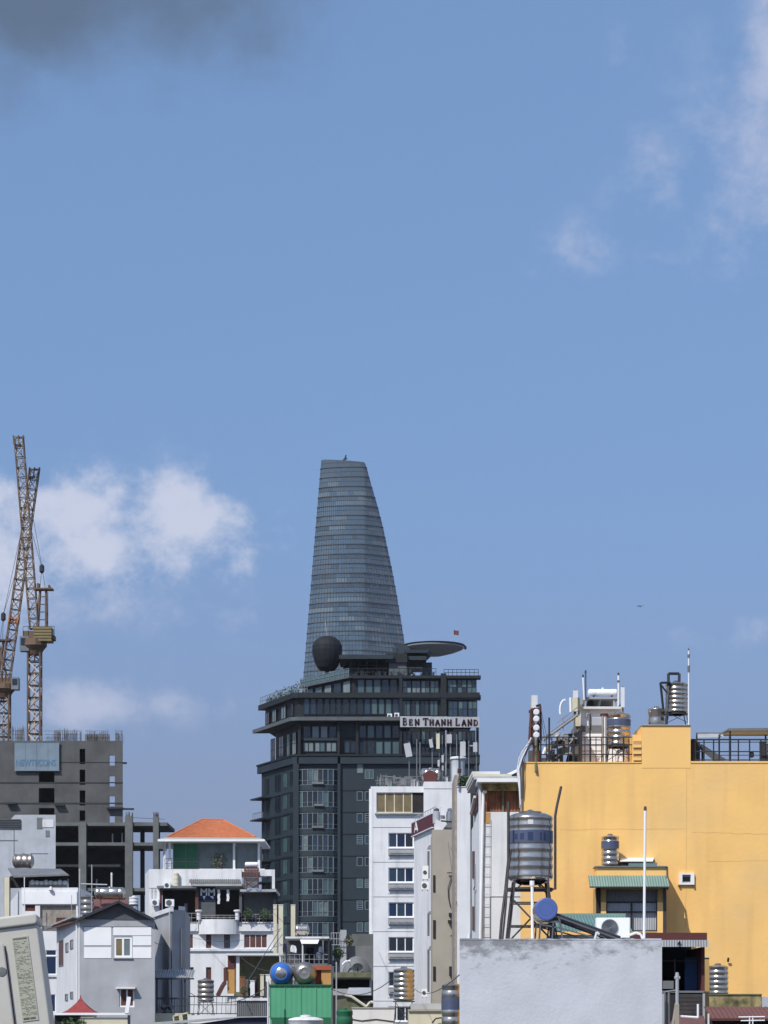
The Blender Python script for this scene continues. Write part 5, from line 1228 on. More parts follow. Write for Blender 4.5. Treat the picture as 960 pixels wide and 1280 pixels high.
    part('dish', MB(Matrix.Translation(P(447, 1209, E-.4)) @ Matrix.Rotation(rad(35), 4, 'X')).lathe((0, 0, 0), [(.02, .12), (.3, .06), (.42, -.08), (.44, -.08), (.3, .09), (.02, .15)], 18, 'y'), 'tin_pale', d, smooth=True); part('stand', MB().tube(P(447, 1216, E-.3), P(447, 1209, E-.25), .04, 6), 'iron', d)
    for px, py, l in ((432, 1203, 'white pipe elbow left on the mossy ledge'),):
        single('pipe', MB().path([P(428, 1206, E-.4), P(432, 1202, E-.4), P(438, 1201, E-.4)], .09, 6), 'white_clean', 'white bent pipe lying on the mossy ledge', 'pipe')
    G = 150.0
    z = thing('patched_roofs', 'patched low roofs with zigzag beige gutter below the mossy ledge', 'roof', (X(448, G), G+2, 0))
    part('pale_sheet', MB().add([P(433, 1243, G), P(464, 1243, G), P(463, 1234.5, G+2), P(436, 1234.5, G+2), P(433, 1244, G), P(464, 1244, G), P(463, 1235.5, G+2), P(436, 1235.5, G+2)], [(0, 1, 2, 3), (7, 6, 5, 4), (0, 4, 5, 1), (1, 5, 6, 2), (0, 3, 7, 4)]), 'tin_pale', z)
    part('front_wall', MB().box(X(416, G), X(466, G), G+.3, G+.5, 0, Z(1244, G)), 'room_dark', z)
    part('gutter', MB().path([P(431, 1243.5, G-.3), P(440, 1246, G-.3), P(458, 1258.5, G-.3), P(463, 1252.5, G-.3), P(467, 1253, G-.3)], .09, 6), 'cream', z)
    part('brown_sheet', MB().yprism([(X(420, G), Z(1250, G)), (X(440, G), Z(1247, G)), (X(458, G), Z(1259, G)), (X(466, G), Z(1255, G)), (X(466, G), Z(1266, G)), (X(420, G), Z(1262, G))], G-.1, G+.2), 'olive_wall', z)
    # green sheet box with two end-on tanks on it
    K = 105.0
    g = thing('green_shed', 'green sheet metal rooftop shed carrying two big tanks', 'shed', (X(375, K), K+1.5, 0))
    part('upper_sheet', MB().corr((X(337, K), K, Z(1272, K)), (X(414, K)-X(337, K), 0, 0), (0, 0, Z(1232, K)-Z(1272, K)), 12, .004, (0, -1, 0)), 'green_sheet', g)
    part('side_wall', MB().box(X(337, K)+.02, X(414, K)-.02, K+.05, K+3, 0, Z(1232.3, K)), 'green_sheet', g)
    part('lower_band', MB().box(X(337, K)+.1, X(414, K)-.02, K-.0, K+.045, 0, Z(1272.6, K)), 'green_dark', g)
    part('roof', MB().box(X(336, K), X(415, K), K-.08, K+3.1, Z(1232, K), Z(1230.6, K)), 'green_dark', g)
    for px in (337.3, 356, 376, 395, 413.7): part('seam', MB().box(X(px-.4, K), X(px+.4, K), K-.03, K-.014, Z(1272, K), Z(1232, K)), 'green_sheet', g)
    for px, lab, m in ((351, 'round end of the blue banded tank on the green shed', 'steel_dull'), (380.5, 'round end of the plain steel tank on the green shed', 'steel_dull')):
        w = thing('water_tank', lab, 'water tank', (X(px, K), K+1, Z(1231, K)), 'lying tanks on the green shed')
        rr = 14.6/F*K; zc = Z(1216.5, K); cx = X(px, K)
        part('tank_body', MB().lathe((cx, K+1.05, zc), [(rr*.15, -.98), (rr*.55, -.93), (rr*.88, -.78), (rr, -.55), (rr, -.2), (rr*.96, -.15), (rr*.96, .1), (rr, .15), (rr, .6), (rr*.6, .8)], 30, 'y'), m if px > 360 else 'steel', w, smooth=True)
        if px < 360: part('band', MB().lathe((cx, K+1.05, zc), [(rr*.56, -.938), (rr*.89, -.79), (rr*.9, -.77), (rr*.905, -.74)], 30, 'y'), 'blue_bright', w, smooth=True)
        else: part('end_ring', MB().lathe((cx, K+1.05, zc), [(rr*.42, -.975), (rr*.5, -.985), (rr*.52, -.94), (rr*.4, -.94)], 26, 'y'), 'tin_grey', w, smooth=True)
        part('cradle', MB().box(cx-rr*.9, cx+rr*.9, K+.5, K+.62, Z(1231, K)+.02, zc-rr*.55).box(cx-rr*.9, cx+rr*.9, K+1.5, K+1.62, Z(1231, K)+.02, zc-rr*.55), 'tin_grey', w)
    cp = thing('post', 'orange brick post with a red cap beside the tanks on the green shed', 'post', (X(406, K), K+1.2, Z(1231, K)))
    part('shaft', MB().box(X(401, K), X(413, K), K+.9, K+1.4, Z(1231, K)+.02, Z(1212, K)), 'orange_post', cp); part('cap', MB().box(X(391, K), X(414, K), K+.8, K+1.5, Z(1212, K), Z(1206, K)).box(X(391, K), X(401, K), K+1.1, K+1.3, Z(1231, K)+.02, Z(1212, K)), 'red_ledge', cp)
    vtank(359, 404, 1271, 1320, 94, 'steel tank whose white dome just enters the bottom of the frame', None, 4, m='white_old')
    vtank(420, 441, 1262, 1300, 100, 'dark green drum standing right of the green shed', None, 3, m='green_dark', lidm='green_dark')
    pole(420.5, 1205, 1262, 104, .03, 'tin_pale', 'thin steel pole right of the green shed', group='thin poles around the green shed', z0=15)
    pole(335, 1228, 1282, 104, .035, 'white_old', 'white vent pipe at the left edge of the green shed', group='thin poles around the green shed', z0=15)
    pole(358, 1190, 1206, 168, .04, 'dark_metal', 'short dark mast in front of the grey terrace', group='thin poles around the green shed', z0=Z(1213, 168))
    single('cable', MB().tube(P(300, 1242, 140), P(350, 1162, 180), .025, 4).tube(P(337, 1190, 150), P(353, 1168, 185), .025, 4), 'cable', 'slack dark cables crossing in front of the olive walled porch', 'cable')
    wl = thing('weathered_wall', 'white weathered wall with black grime below the white hotel', 'wall', (X(466, 116), 116, 0))
    part('wall', MB().box(X(440, 116), X(494, 116), 116, 116.4, 0, Z(1260.5, 116)), 'white_old', wl); part('coping', MB().box(X(440, 116)-.03, X(494, 116), 115.95, 116.45, Z(1260.4, 116), Z(1259, 116)), 'grey_plaster', wl)
    part('grime_ledge', MB().path([P(440, 1274, 115.98), P(452, 1276, 115.98), P(470, 1274, 115.98), P(493, 1277, 115.98)], .03, 4), 'void', wl)
middle_cluster()

# ------------------------------------------------------------------ white hotel and its neighbours
def hotel():
    D = 227.0
    t = thing('white_hotel', 'slim white hotel with rows of three pane windows and amber attic window', 'hotel', (X(515, D), D+6, 0))
    fl = [1041+43.4*k for k in range(6)]
    holes = [(470.5, 990.5, 530, 1016)]+[(485.5, y, 517, y+18.5) for y in fl]
    house(t, 463.3, 545, 983, D, 12, 'white_paint', holes, .3, bx=(X(464.5, D), X(530, D)))
    part('upper_block', MB().box(X(529.5, D), X(571.5, D), D-.35, D+9, 0, Z(977.5, D)), 'white_paint', t)
    part('block_line', MB().box(X(529.5, D), X(571.5, D), D-.38, D-.352, Z(986.5, D), Z(985.8, D)), 'tin_pale', t)
    part('corner_round', MB().tube((X(465, D), D+.25, 0), (X(465, D), D+.25, Z(986, D)), .29, 12), 'white_paint', t, smooth=True)
    pwin(t, 470.5, 990.5, 515.5, 1016, D, .15, nx=4, fm='cream', gm='glass_amber', fr=.1)
    part('attic_gap', MB().pbox(515.6, 990.6, 530, 1016, D+.2, .1), 'room_dark', t)
    part('attic_sill', MB().box(X(468.5, D), X(530, D), D-.3, D-.003, Z(1018, D), Z(1016.2, D)), 'tin_pale', t)
    for k, y in enumerate(fl):
        pwin(t, 485.5, y, 517, y+18.5, D, .12, nx=3, fm='white_clean', gm=['glass_dark', 'glass_blue', 'glass_navy'], fr=.09)
        q = MB(); 
        for yy in (y+21.2, y+24, y+27): q.bar(P(485.5, yy, D-.3), P(517.5, yy, D-.3), .05)
        for j in range(4): q.bar(P(485.7+j*10.4, y+20.5, D-.3), P(485.7+j*10.4, y+28, D-.3), .06)
        q.box(X(485.5, D), X(517.5, D), D-.3, D-.004, Z(y+28, D), Z(y+27.2, D))
        part('window_rail', q, 'grille', t); part('window_box_back', MB().pbox(486, y+20.5, 517, y+27, D-.03, .026), 'tin_pale', t)
        part('sill', MB().pbox(485, y+18.7, 518, y+19.8, D-.12, .117), 'white_clean', t); part('apron', MB().pbox(485, y+28.5, 518, y+32.5, D-.05, .046), 'white_old', t)
        part('floor_line', MB().pbox(463.4, y-7.3, 519, y-6.7, D-.03, .027), 'tin_pale', t)
    # wing with the slanted dark red sign
    A, B = Vector((X(517.5, 200), 200)), Vector((X(543.5, 190), 190)); 
    w = thing('hotel_wing', 'white side wing with a slanted dark red signboard on its edge', 'building', ((A.x+B.x)/2, 196, 0))
    zw = lambda x, y: Z(1030, 195)
    part('wall', MB().prism([tuple(A), tuple(B), (B.x+1.2, B.y+.1), (B.x+1.5, 205), (A.x+.2, 206)], 0, zw), 'white_paint', w)
    e = (B-A); ang = math.atan2(e.y, e.x); MW = Matrix.Translation((A.x, A.y, 0)) @ Matrix.Rotation(ang, 4, 'Z'); L = e.length
    zs = Z(1030, 195)
    sg = thing('wing_sign', 'dark red slanted signboard with white letter on the hotel wing', 'sign', (A.x, A.y, zs-.9))
    part('board', MB(MW).box(0, L*.97, -.22, -.05, zs-.62, zs+.42), 'maroon', sg); part('sign_frame', MB(MW).box(-.05, L*.98, -.24, -.04, zs+.42, zs+.52).box(-.05, L*.98, -.24, -.04, zs-.7, zs-.62), 'white_old', sg)
    m = MB(MW); c = L*.26
    for (a, b) in (((c-.9, zs-.45), (c-.2, zs+.3)), ((c-.2, zs+.3), (c+.7, zs-.45)), ((c-.5, zs-.2), (c+.3, zs-.2))): m.bar((a[0], -.25, a[1]), (b[0], -.25, b[1]), .2, .04)
    part('lettering', m, 'cloth_white', sg)
    rl = MB(MW); 
    for k in range(9): rl.tube((L*k/8, .1, zs), (L*k/8, .1, zs+1.0), .03, 4)
    rl.tube((0, .1, zs+1), (L, .1, zs+1), .035, 4).tube((0, .1, zs+.5), (L, .1, zs+.5), .03, 4)
    part('railing', rl, 'tin_pale', w)
    part('roof_pot', MB().lathe((X(552, 190), 192, Z(1031, 190)), [(.3, 0), (.36, .6), (.3, .9)], 12), 'tin_grey', w)
    for a, b, c_, d in ((534, 1056.5, 541, 1061), (534.5, 1139, 541, 1142), (535, 1182.5, 541.5, 1187)):
        part('hood', MB().add([P(a, d, 188), P(c_, d, 188), P(c_, b, 189.8), P(a+2, b, 189.8), P(a, d+1, 188), P(c_, d+1, 188), P(c_, b+1.5, 189.8), P(a+2, b+1.5, 189.8)], [(0, 1, 2, 3), (7, 6, 5, 4), (0, 4, 5, 1), (1, 5, 6, 2), (0, 3, 7, 4)]), 'tin_grey', w)
    ac_unit(528, 535.5, 1082, 1099, 188.2, 'tall grey unit upper of two on the hotel wing wall', dep=.6); ac_unit(526.5, 536, 1102, 1112, 188.2, 'white unit lower of two on the hotel wing wall', dep=.6)
    ac_unit(527, 534, 1236, 1246, 188.2, 'lowest unit on the hotel wing behind the small steel tank', dep=.6)
    for a, b in ((1064, 1098), (1142, 1170), (1187, 1214), (1214, 1240)): part('gutter_pipe', MB().tube(P(535.5, a, 189.3), P(535.5, b, 189.3), .09, 6), 'tin_grey', w)
    # beige narrow house
    E = 180.0
    b = thing('beige_house', 'narrow windowless beige wall house beside the hotel wing', 'building', (X(556, E), E+4, 0))
    part('wall', MB().prism([(X(540.5, E), E), (X(569, E), E), (X(568, E), E+9), (X(541.5, E), E+9)], 0, Z(1037, E)), 'beige', b)
    part('roof_slope', MB().yprism([(X(553, E), Z(1037, E)+.002), (X(568.8, E), Z(1037, E)+.002), (X(568.8, E), Z(1026, E)), (X(560, E), Z(1028, E))], E+.4, E+5), 'tin_grey', b)
    part('roof_curb', MB().yprism([(X(543, E), Z(1037, E)+.002), (X(553, E), Z(1037, E)+.002), (X(551, E), Z(1026, E)), (X(545, E), Z(1024, E))], E+.3, E+3), 'white_old', b)
    part('rail', MB().tube(P(551, 1026, E), P(566, 1027.5, E), .06, 6), 'dark_metal', b)
    for px, py in ((546, 1020), (563, 1016)): 
        s = thing('roof_tank', 'small %s on the beige house roof' % ('grey drum with a blue cap' if px < 550 else 'round silver drum with curved pipe'), 'tank', P(px, 1027, E+1))
        part('drum', MB().lathe((X(px, E), E+1, 0), [(.28, Z(1028, E)), (.3, Z(1018, E)), (.26, Z(1013, E)), (.1, Z(1012, E))], 14), 'tin_pale' if px < 550 else 'steel', s, smooth=True)
        part('pipe', MB().path([P(px+4, 1026, E+.9), P(px+4, 1008 if px < 550 else 1013, E+.9), P(px+7, 1009 if px < 550 else 1011, E+.9)], .035, 5), 'white_old', s)
        part('cap', MB().lathe((X(px, E), E+1, Z(1012, E)), [(.2, -.02), (.2, .14), (.05, .2)], 12), 'blue_label' if px < 550 else 'steel', s)
    part('downpipe', MB().tube(P(566, 1038, E-.1), P(566, 1245, E-.1), .05, 6).path([P(564, 1096, E-.1), P(560, 1110, E-.12), P(560.5, 1122, E-.12), P(563, 1134, E-.1)], .035, 5), 'iron', b)
    [part('meter_box', MB().pbox(*q, E-d_, d_-.01), 'room_dark', b) for q, d_ in (((561, 1141, 564.5, 1145), .2), ((560, 1150, 565, 1153.5), .25), ((561.5, 1208, 567.5, 1219), .4))]
    part('brace', MB().bar(P(559, 1091, E-.2), P(569, 1091, E-.2), .08).bar(P(561, 1154, E-.2), P(567, 1163, E-.2), .08).bar(P(563, 1170, E-.2), P(569, 1169, E-.2), .1), 'iron', b)
    vent = MB().pbox(541.3, 1094, 544, 1115, E-.06, .055).pbox(541.3, 1150, 544.5, 1173, E-.06, .055).pbox(541.3, 1208, 544.5, 1226, E-.06, .055); part('side_vent', vent, 'room_dark', b)
    # white pillar wall
    G = 165.0
    p = thing('white_sliver_wall', 'tall narrow white end wall between beige house and rusty topped house', 'wall', (X(579, G), G+3, 0))
    part('wall', MB().prism([(X(571.5, G), G), (X(588, G), G), (X(588, G), G+8), (X(572, G), G+8)], 0, Z(984, G)), 'white_paint', p)
    part('coping', MB().box(X(571, G), X(588.4, G), G-.05, G+.4, Z(984, G), Z(983, G)), 'white_old', p)
    part('dark_gap', MB().box(X(568.5, G), X(571.5, G), G+.5, G+7, 0, Z(968, G)), 'brown_brick', p)
    bush(580, 977, 7, G+1.5, 984, 'dark green moss shrub on top of the narrow white wall', n=260, s=.11); 
    # antennas, drum and lying tank on the hotel roof
    R0 = D+1
    htank(525.5, 551, 959.5, 974.5, R0+1, 'lying steel tank with round front hatch among the hotel aerials', 'steel', 977.5)
    single('tank_hatch', MB().lathe(P(537.5, 971.5, R0+.1), [(.62, -.1), (.66, .1), (.42, .12), (.38, -.05)], 20, 'y').box(X(533, R0), X(542, R0), R0, R0+.5, Z(983, R0), Z(977, R0)), 'dark_red', 'dark round hatch ring in front of the lying hotel tank', 'hatch')
    d = thing('roof_drum', 'big pale grey drum with flat lid on the hotel roof', 'tank', (X(573.5, R0), R0+2, Z(972, R0)))
    part('drum', MB().lathe((X(573.5, R0), R0+2, 0), [(.66, Z(977, R0)), (.66, Z(946.5, R0))], 22), 'pale_block', d, smooth=True); part('lid', MB().lathe((X(573.5, R0), R0+2, 0), [(.78, Z(946.5, R0)), (.8, Z(945, R0)), (.7, Z(943.5, R0)), (.2, Z(942.8, R0))], 22), 'white_old', d, smooth=True)
    part('pipe', MB().tube(P(573.7, 975, R0+1.2), P(573.7, 944, R0+1.2), .05, 5), 'dark_metal', d)
    part('stand', MB().box(X(566, R0), X(581, R0), R0+1.4, R0+2.6, Z(985, R0), Z(977, R0)), 'tin_grey', d)
    an = [(510, 929, 946, 8, 'wide tilted white panel aerial left of the others'), (538.8, 924, 934.5, 4.2, 'small white panel aerial tilted left of the tall cream one'), (547.5, 917, 936, 4.2, 'tall cream panel aerial below the roof sign'), (561.5, 918, 929, 6.4, 'square white panel aerial right of the cream one'),
          (578.5, 927, 945, 6.8, 'tall white panel aerial above the drum lid'), (594, 928, 940, 5, 'white panel aerial at the far right of the hotel roof'), (548.3, 950, 958, 2.6, 'small white box aerial, left of the low pair'), (553.3, 944, 953, 2.6, 'small white box aerial, right of the low pair'), (553.6, 957, 963, 2.6, 'lowest small white box aerial on the thin mast')]
    for i, (px, a, b_, w_, l) in enumerate(an):
        y = R0+2+(i % 3)*.7; q = thing('panel_aerial', l, 'antenna', Vector((X(px, y), y, Z(980, y))), 'panel aerials on the hotel roof')
        tl = -.18 if i in (0, 1) else 0
        Mx = Matrix.Translation(P(px, (a+b_)/2, y-.25)) @ Matrix.Rotation(tl, 4, 'Y'); h = (b_-a)/2/F*y; hw = w_/2/F*y
        part('panel', MB(Mx).yprism([(-hw, -h), (hw, -h), (hw, h*.93), (hw*.8, h), (-hw*.8, h), (-hw, h*.93)], -.08, .1), 'antenna_grey' if i != 2 else 'cream', q)
        part('mast', MB().tube((X(px, y)+.12, y, Z(984, y)), (X(px, y)+.12, y, Z(a-2, y)), .05, 5), 'tin_grey', q)
        part('clamp', MB(Mx).box(-.1, .2, .1, .3, -h*.5, -h*.35).box(-.1, .2, .1, .3, h*.35, h*.5), 'dark_metal', q)
    for px, a in ((521, 926), (525, 930), (557.5, 915), (571, 920), (586, 928), (553, 921)): pole(px, a, 983, R0+4, .05, 'tin_grey' if px != 557.5 else 'tin_pale', 'bare thin aerial mast on the hotel roof %s' % {521: 'right of the wide tilted panel', 525: 'second right of the wide tilted panel', 557.5: 'reaching highest below the roof sign', 571: 'behind the drum', 586: 'between the two right panels', 553: 'carrying the lowest white box'}[px], 'mast', 'aerial_mast', group='thin masts on the hotel roof')
    rl = thing('roof_railing', 'thin leaning railing round the hotel roof edge', 'railing', P(500, 984, D+.4))
    m = MB()
    for k in range(9): m.tube(P(471+k*7, 985, D+.4), P(472+k*7, 970+(k % 3), D+.4), .035, 4)
    m.tube(P(469, 976, D+.4), P(528, 970, D+.4), .045, 4).tube(P(470, 979, D+.4), P(528, 977, D+.4), .035, 4).tube(P(476, 968, D+.4), P(476, 985, D+.4), .06, 5).tube(P(478, 970, D+1), P(512, 974, D+1), .06, 5)
    part('rail', m, 'tin_grey', rl)
    r = random.Random(17)
    for i, (px, w_, h_) in enumerate(((507, 5, 12), (513, 7, 9), (519, 4, 7), (484, 6, 7), (496, 7, 6), (530, 3, 10), (556, 4, 12), (562, 6, 8))):
        y = R0+2.5; x0, x1 = X(px, y), X(px+w_, y)
        lab = ['tall dark cabinet below the wide tilted aerial', 'wide grey cabinet right of the tall dark one', 'small cabinet left of the lying hotel tank', 'low grey box near the left hotel corner', 'low wide box behind the hotel railing', 'thin box behind the lying hotel tank', 'slim dark box below the thin masts', 'grey box just left of the big drum'][i]
        c = thing('equipment_cabinet', lab, 'cabinet', (px*0+(x0+x1)/2, y, Z(983, y)), 'equipment boxes on the hotel roof')
        part('body', MB().box(x0, x1, y, y+.5, Z(984, y), Z(983-h_, y)), ['gable_grey', 'tin_pale', 'pale_block', 'teal_sheet'][i % 4], c); part('lid', MB().box(x0-.04, x1+.04, y-.04, y+.54, Z(983-h_, y), Z(983-h_-.7, y)), 'tin_grey', c)
    cl = MB(); r = random.Random(44)
    for k in range(46):
        px = r.uniform(472, 596) if k % 3 else r.uniform(500, 530); y = R0+r.uniform(1, 5); h_ = r.uniform(2, 11)
        if k % 2: cl.tube(P(px, 984, y), P(px+r.uniform(-6, 6), 981-h_*1.3, y), .03, 4)
        else: cl.box(X(px, y), X(px+r.uniform(1, 3.5), y), y, y+.3, Z(982-h_*.5, y)-.2, Z(980-h_, y))
    single('roof_clutter', cl, 'tin_grey', 'loose brackets, pipes and small fittings strewn over the hotel roof', 'fittings', kind='stuff')
    p2 = thing('tilted_pipe', 'short reddish capped pipe leaning at the right hotel roof edge', 'pipe', P(573, 976, G)); part('shaft', MB().tube(P(571, 982, G-.3), P(574, 962, G-.3), .08, 7), 'brown_brick', p2); part('cap', MB().tube(P(573.8, 966, G-.3), P(574.5, 961, G-.3), .14, 7), 'dark_red', p2)
    # small tank and neighbours at the bottom
    vtank(491.5, 518.5, 1210, 1251, 110, 'ribbed steel tank on iron legs in front of the white hotel', None, 6, stand=1290)
    vtank(552, 578, 1229, 1300, 100, 'blue banded steel tank beside the stained grey wall', (1246, 1262), 6)
    q = thing('beige_parapet_house', 'low beige parapet roof between the two steel tanks', 'building', (X(533, 104), 105, 0))
    part('wall', MB().box(X(511, 104), X(566, 104), 104, 108, 0, Z(1264, 104)), 'cream', q); part('coping', MB().box(X(510, 104), X(567, 104), 103.9, 104.4, Z(1264, 104), Z(1261.5, 104)), 'beige', q); part('parapet', MB().box(X(514, 104), X(554, 104), 106, 106.2, Z(1264, 104), Z(1254, 104)), 'tin_pale', q)
    part('rail_pipe', MB().path([P(540, 1279, 103.8), P(545, 1273, 103.8), P(562, 1271, 103.8)], .035, 5), 'dark_metal', q)
hotel()

# ------------------------------------------------------------------ white house with a rusty sheet top floor
def rusty_house():
    D = 122.0
    t = thing('rusty_topped_house', 'white house with rust streaked sheet metal top floor and cream cornice', 'house', (X(620, D), D+5, 0))
    bx = (X(589.5, 134), X(640, 134))
    part('wall', MB().prism([(X(599, D), D), (X(655, D), D), (X(655, D), 134), (bx[0], 134)], 0, Z(1015, D)), 'white_paint', t)
    part('upper_wall', MB().prism([(X(599.3, D), D+.35), (X(655, D), D+.35), (X(655, D), 134), (bx[0]+.1, 134)], Z(1015, D)-.004, Z(978, D)), 'white_old', t)
    part('rust_sheet', MB().corr((X(602, D), D+.3, Z(1015, D)), (X(652, D)-X(602, D), 0, 0), (0, 0, Z(988, D)-Z(1015, D)), 13, .025, (0, -1, 0)), 'rust', t)
    part('sheet_post', MB().pbox(627.5, 987, 630, 1015, D+.16, .1), 'olive_wall', t)
    part('soffit', MB().pbox(602, 979, 652, 988.5, D+.1, .2), 'mossy', t)
    part('eave', MB().box(X(596, D), X(653, D), D-.7, D+2, Z(979, D), Z(974.5, D)), 'white_clean', t)
    ang = math.atan2(134-D, bx[0]-X(599, D))
    zc = Z(974.5, D)
    for i, (a, b, h0, h1, m) in enumerate(((592.5, 646, 974.4, 970.5, 'tin_pale'), (591.5, 640, 970.5, 966.5, 'cream'), (590.8, 626, 966.5, 962, 'white_old'))):
        part('cornice', MB().prism([(X(a, D+.5), D+.4+i*.5), (X(b, D+.5), D+.4+i*.5), (X(b, D+.5), 130), (X(a-2, D+.5), 130)], Z(h0, D+.5)+.003*i, Z(h1, D+.5)), m, t)
    part('gable', MB().yprism([(X(624, D), Z(974, D)), (X(655, D), Z(974, D)), (X(655, D), Z(958.5, D))], D+1.2, D+2), 'gable_grey', t)
    part('bargeboard', MB().bar(P(624, 974, D+1.1), P(656, 958.5, D+1.1), .14), 'white_clean', t)
    part('downpipe', MB().path([P(607.5, 990, D+.0), P(604.3, 990, D-.1), P(603.5, 1015, D-.12), P(600.5, 1165, D-.12), P(600, 1280, D-.12)], .075, 8), 'white_clean', t, smooth=True)
    ld = MB(); ld.tube(P(604.5, 1024, D-.1), P(603.6, 1175, D-.1), .015, 4).tube(P(612.5, 1022, D-.1), P(611.8, 1175, D-.1), .015, 4)
    ladder = part('ladder', ld, 'tin_pale', t)
    for k in range(12): part('rung', MB().tube(P(604.2, 1030+k*12.6, D-.1), P(612.3, 1030+k*12.6, D-.1), .014, 4), 'tin_pale', ladder)
    part('wall_line', MB().pbox(613, 1120, 650, 1121, D-.03, .026).pbox(612.6, 1121, 613.4, 1180, D-.03, .026), 'tin_pale', t)
    part('rust_stain_plate', MB().pbox(605, 1015.5, 613, 1029, D-.02, .016), 'orange_post', t)
    # side wall details
    sx = lambda f, py, out=.03: Vector((X(599, D)+(bx[0]-X(599, D))*f-out, D+12*f-.02, Z(py, D+12*f)))
    part('side_gate', MB().quad(sx(.15, 1012), sx(.85, 1023), sx(.85, 1000), sx(.15, 990)), 'dark_red', t)
    part('gate_stay', MB().bar(sx(.2, 996, .15), sx(.75, 1017, .15), .12), 'white_old', t)
    for a, b in ((1064, 1098), (1133, 1163)): part('side_window', MB().add([sx(.55, a), sx(.85, a), sx(.85, b), sx(.55, b), sx(.55, a, -.1), sx(.85, a, -.1), sx(.85, b, -.1), sx(.55, b, -.1)], [(0, 1, 2, 3), (0, 4, 5, 1), (1, 5, 6, 2), (2, 6, 7, 3), (3, 7, 4, 0)]), 'brown_wood', t)
    part('side_pipe', MB().path([sx(.3, 1080, .1), sx(.3, 1108, .1), sx(.45, 1112, .1)], .035, 5).path([sx(.3, 1112, .1), sx(.3, 1165, .1)], .03, 5), 'tin_grey', t)
rusty_house()

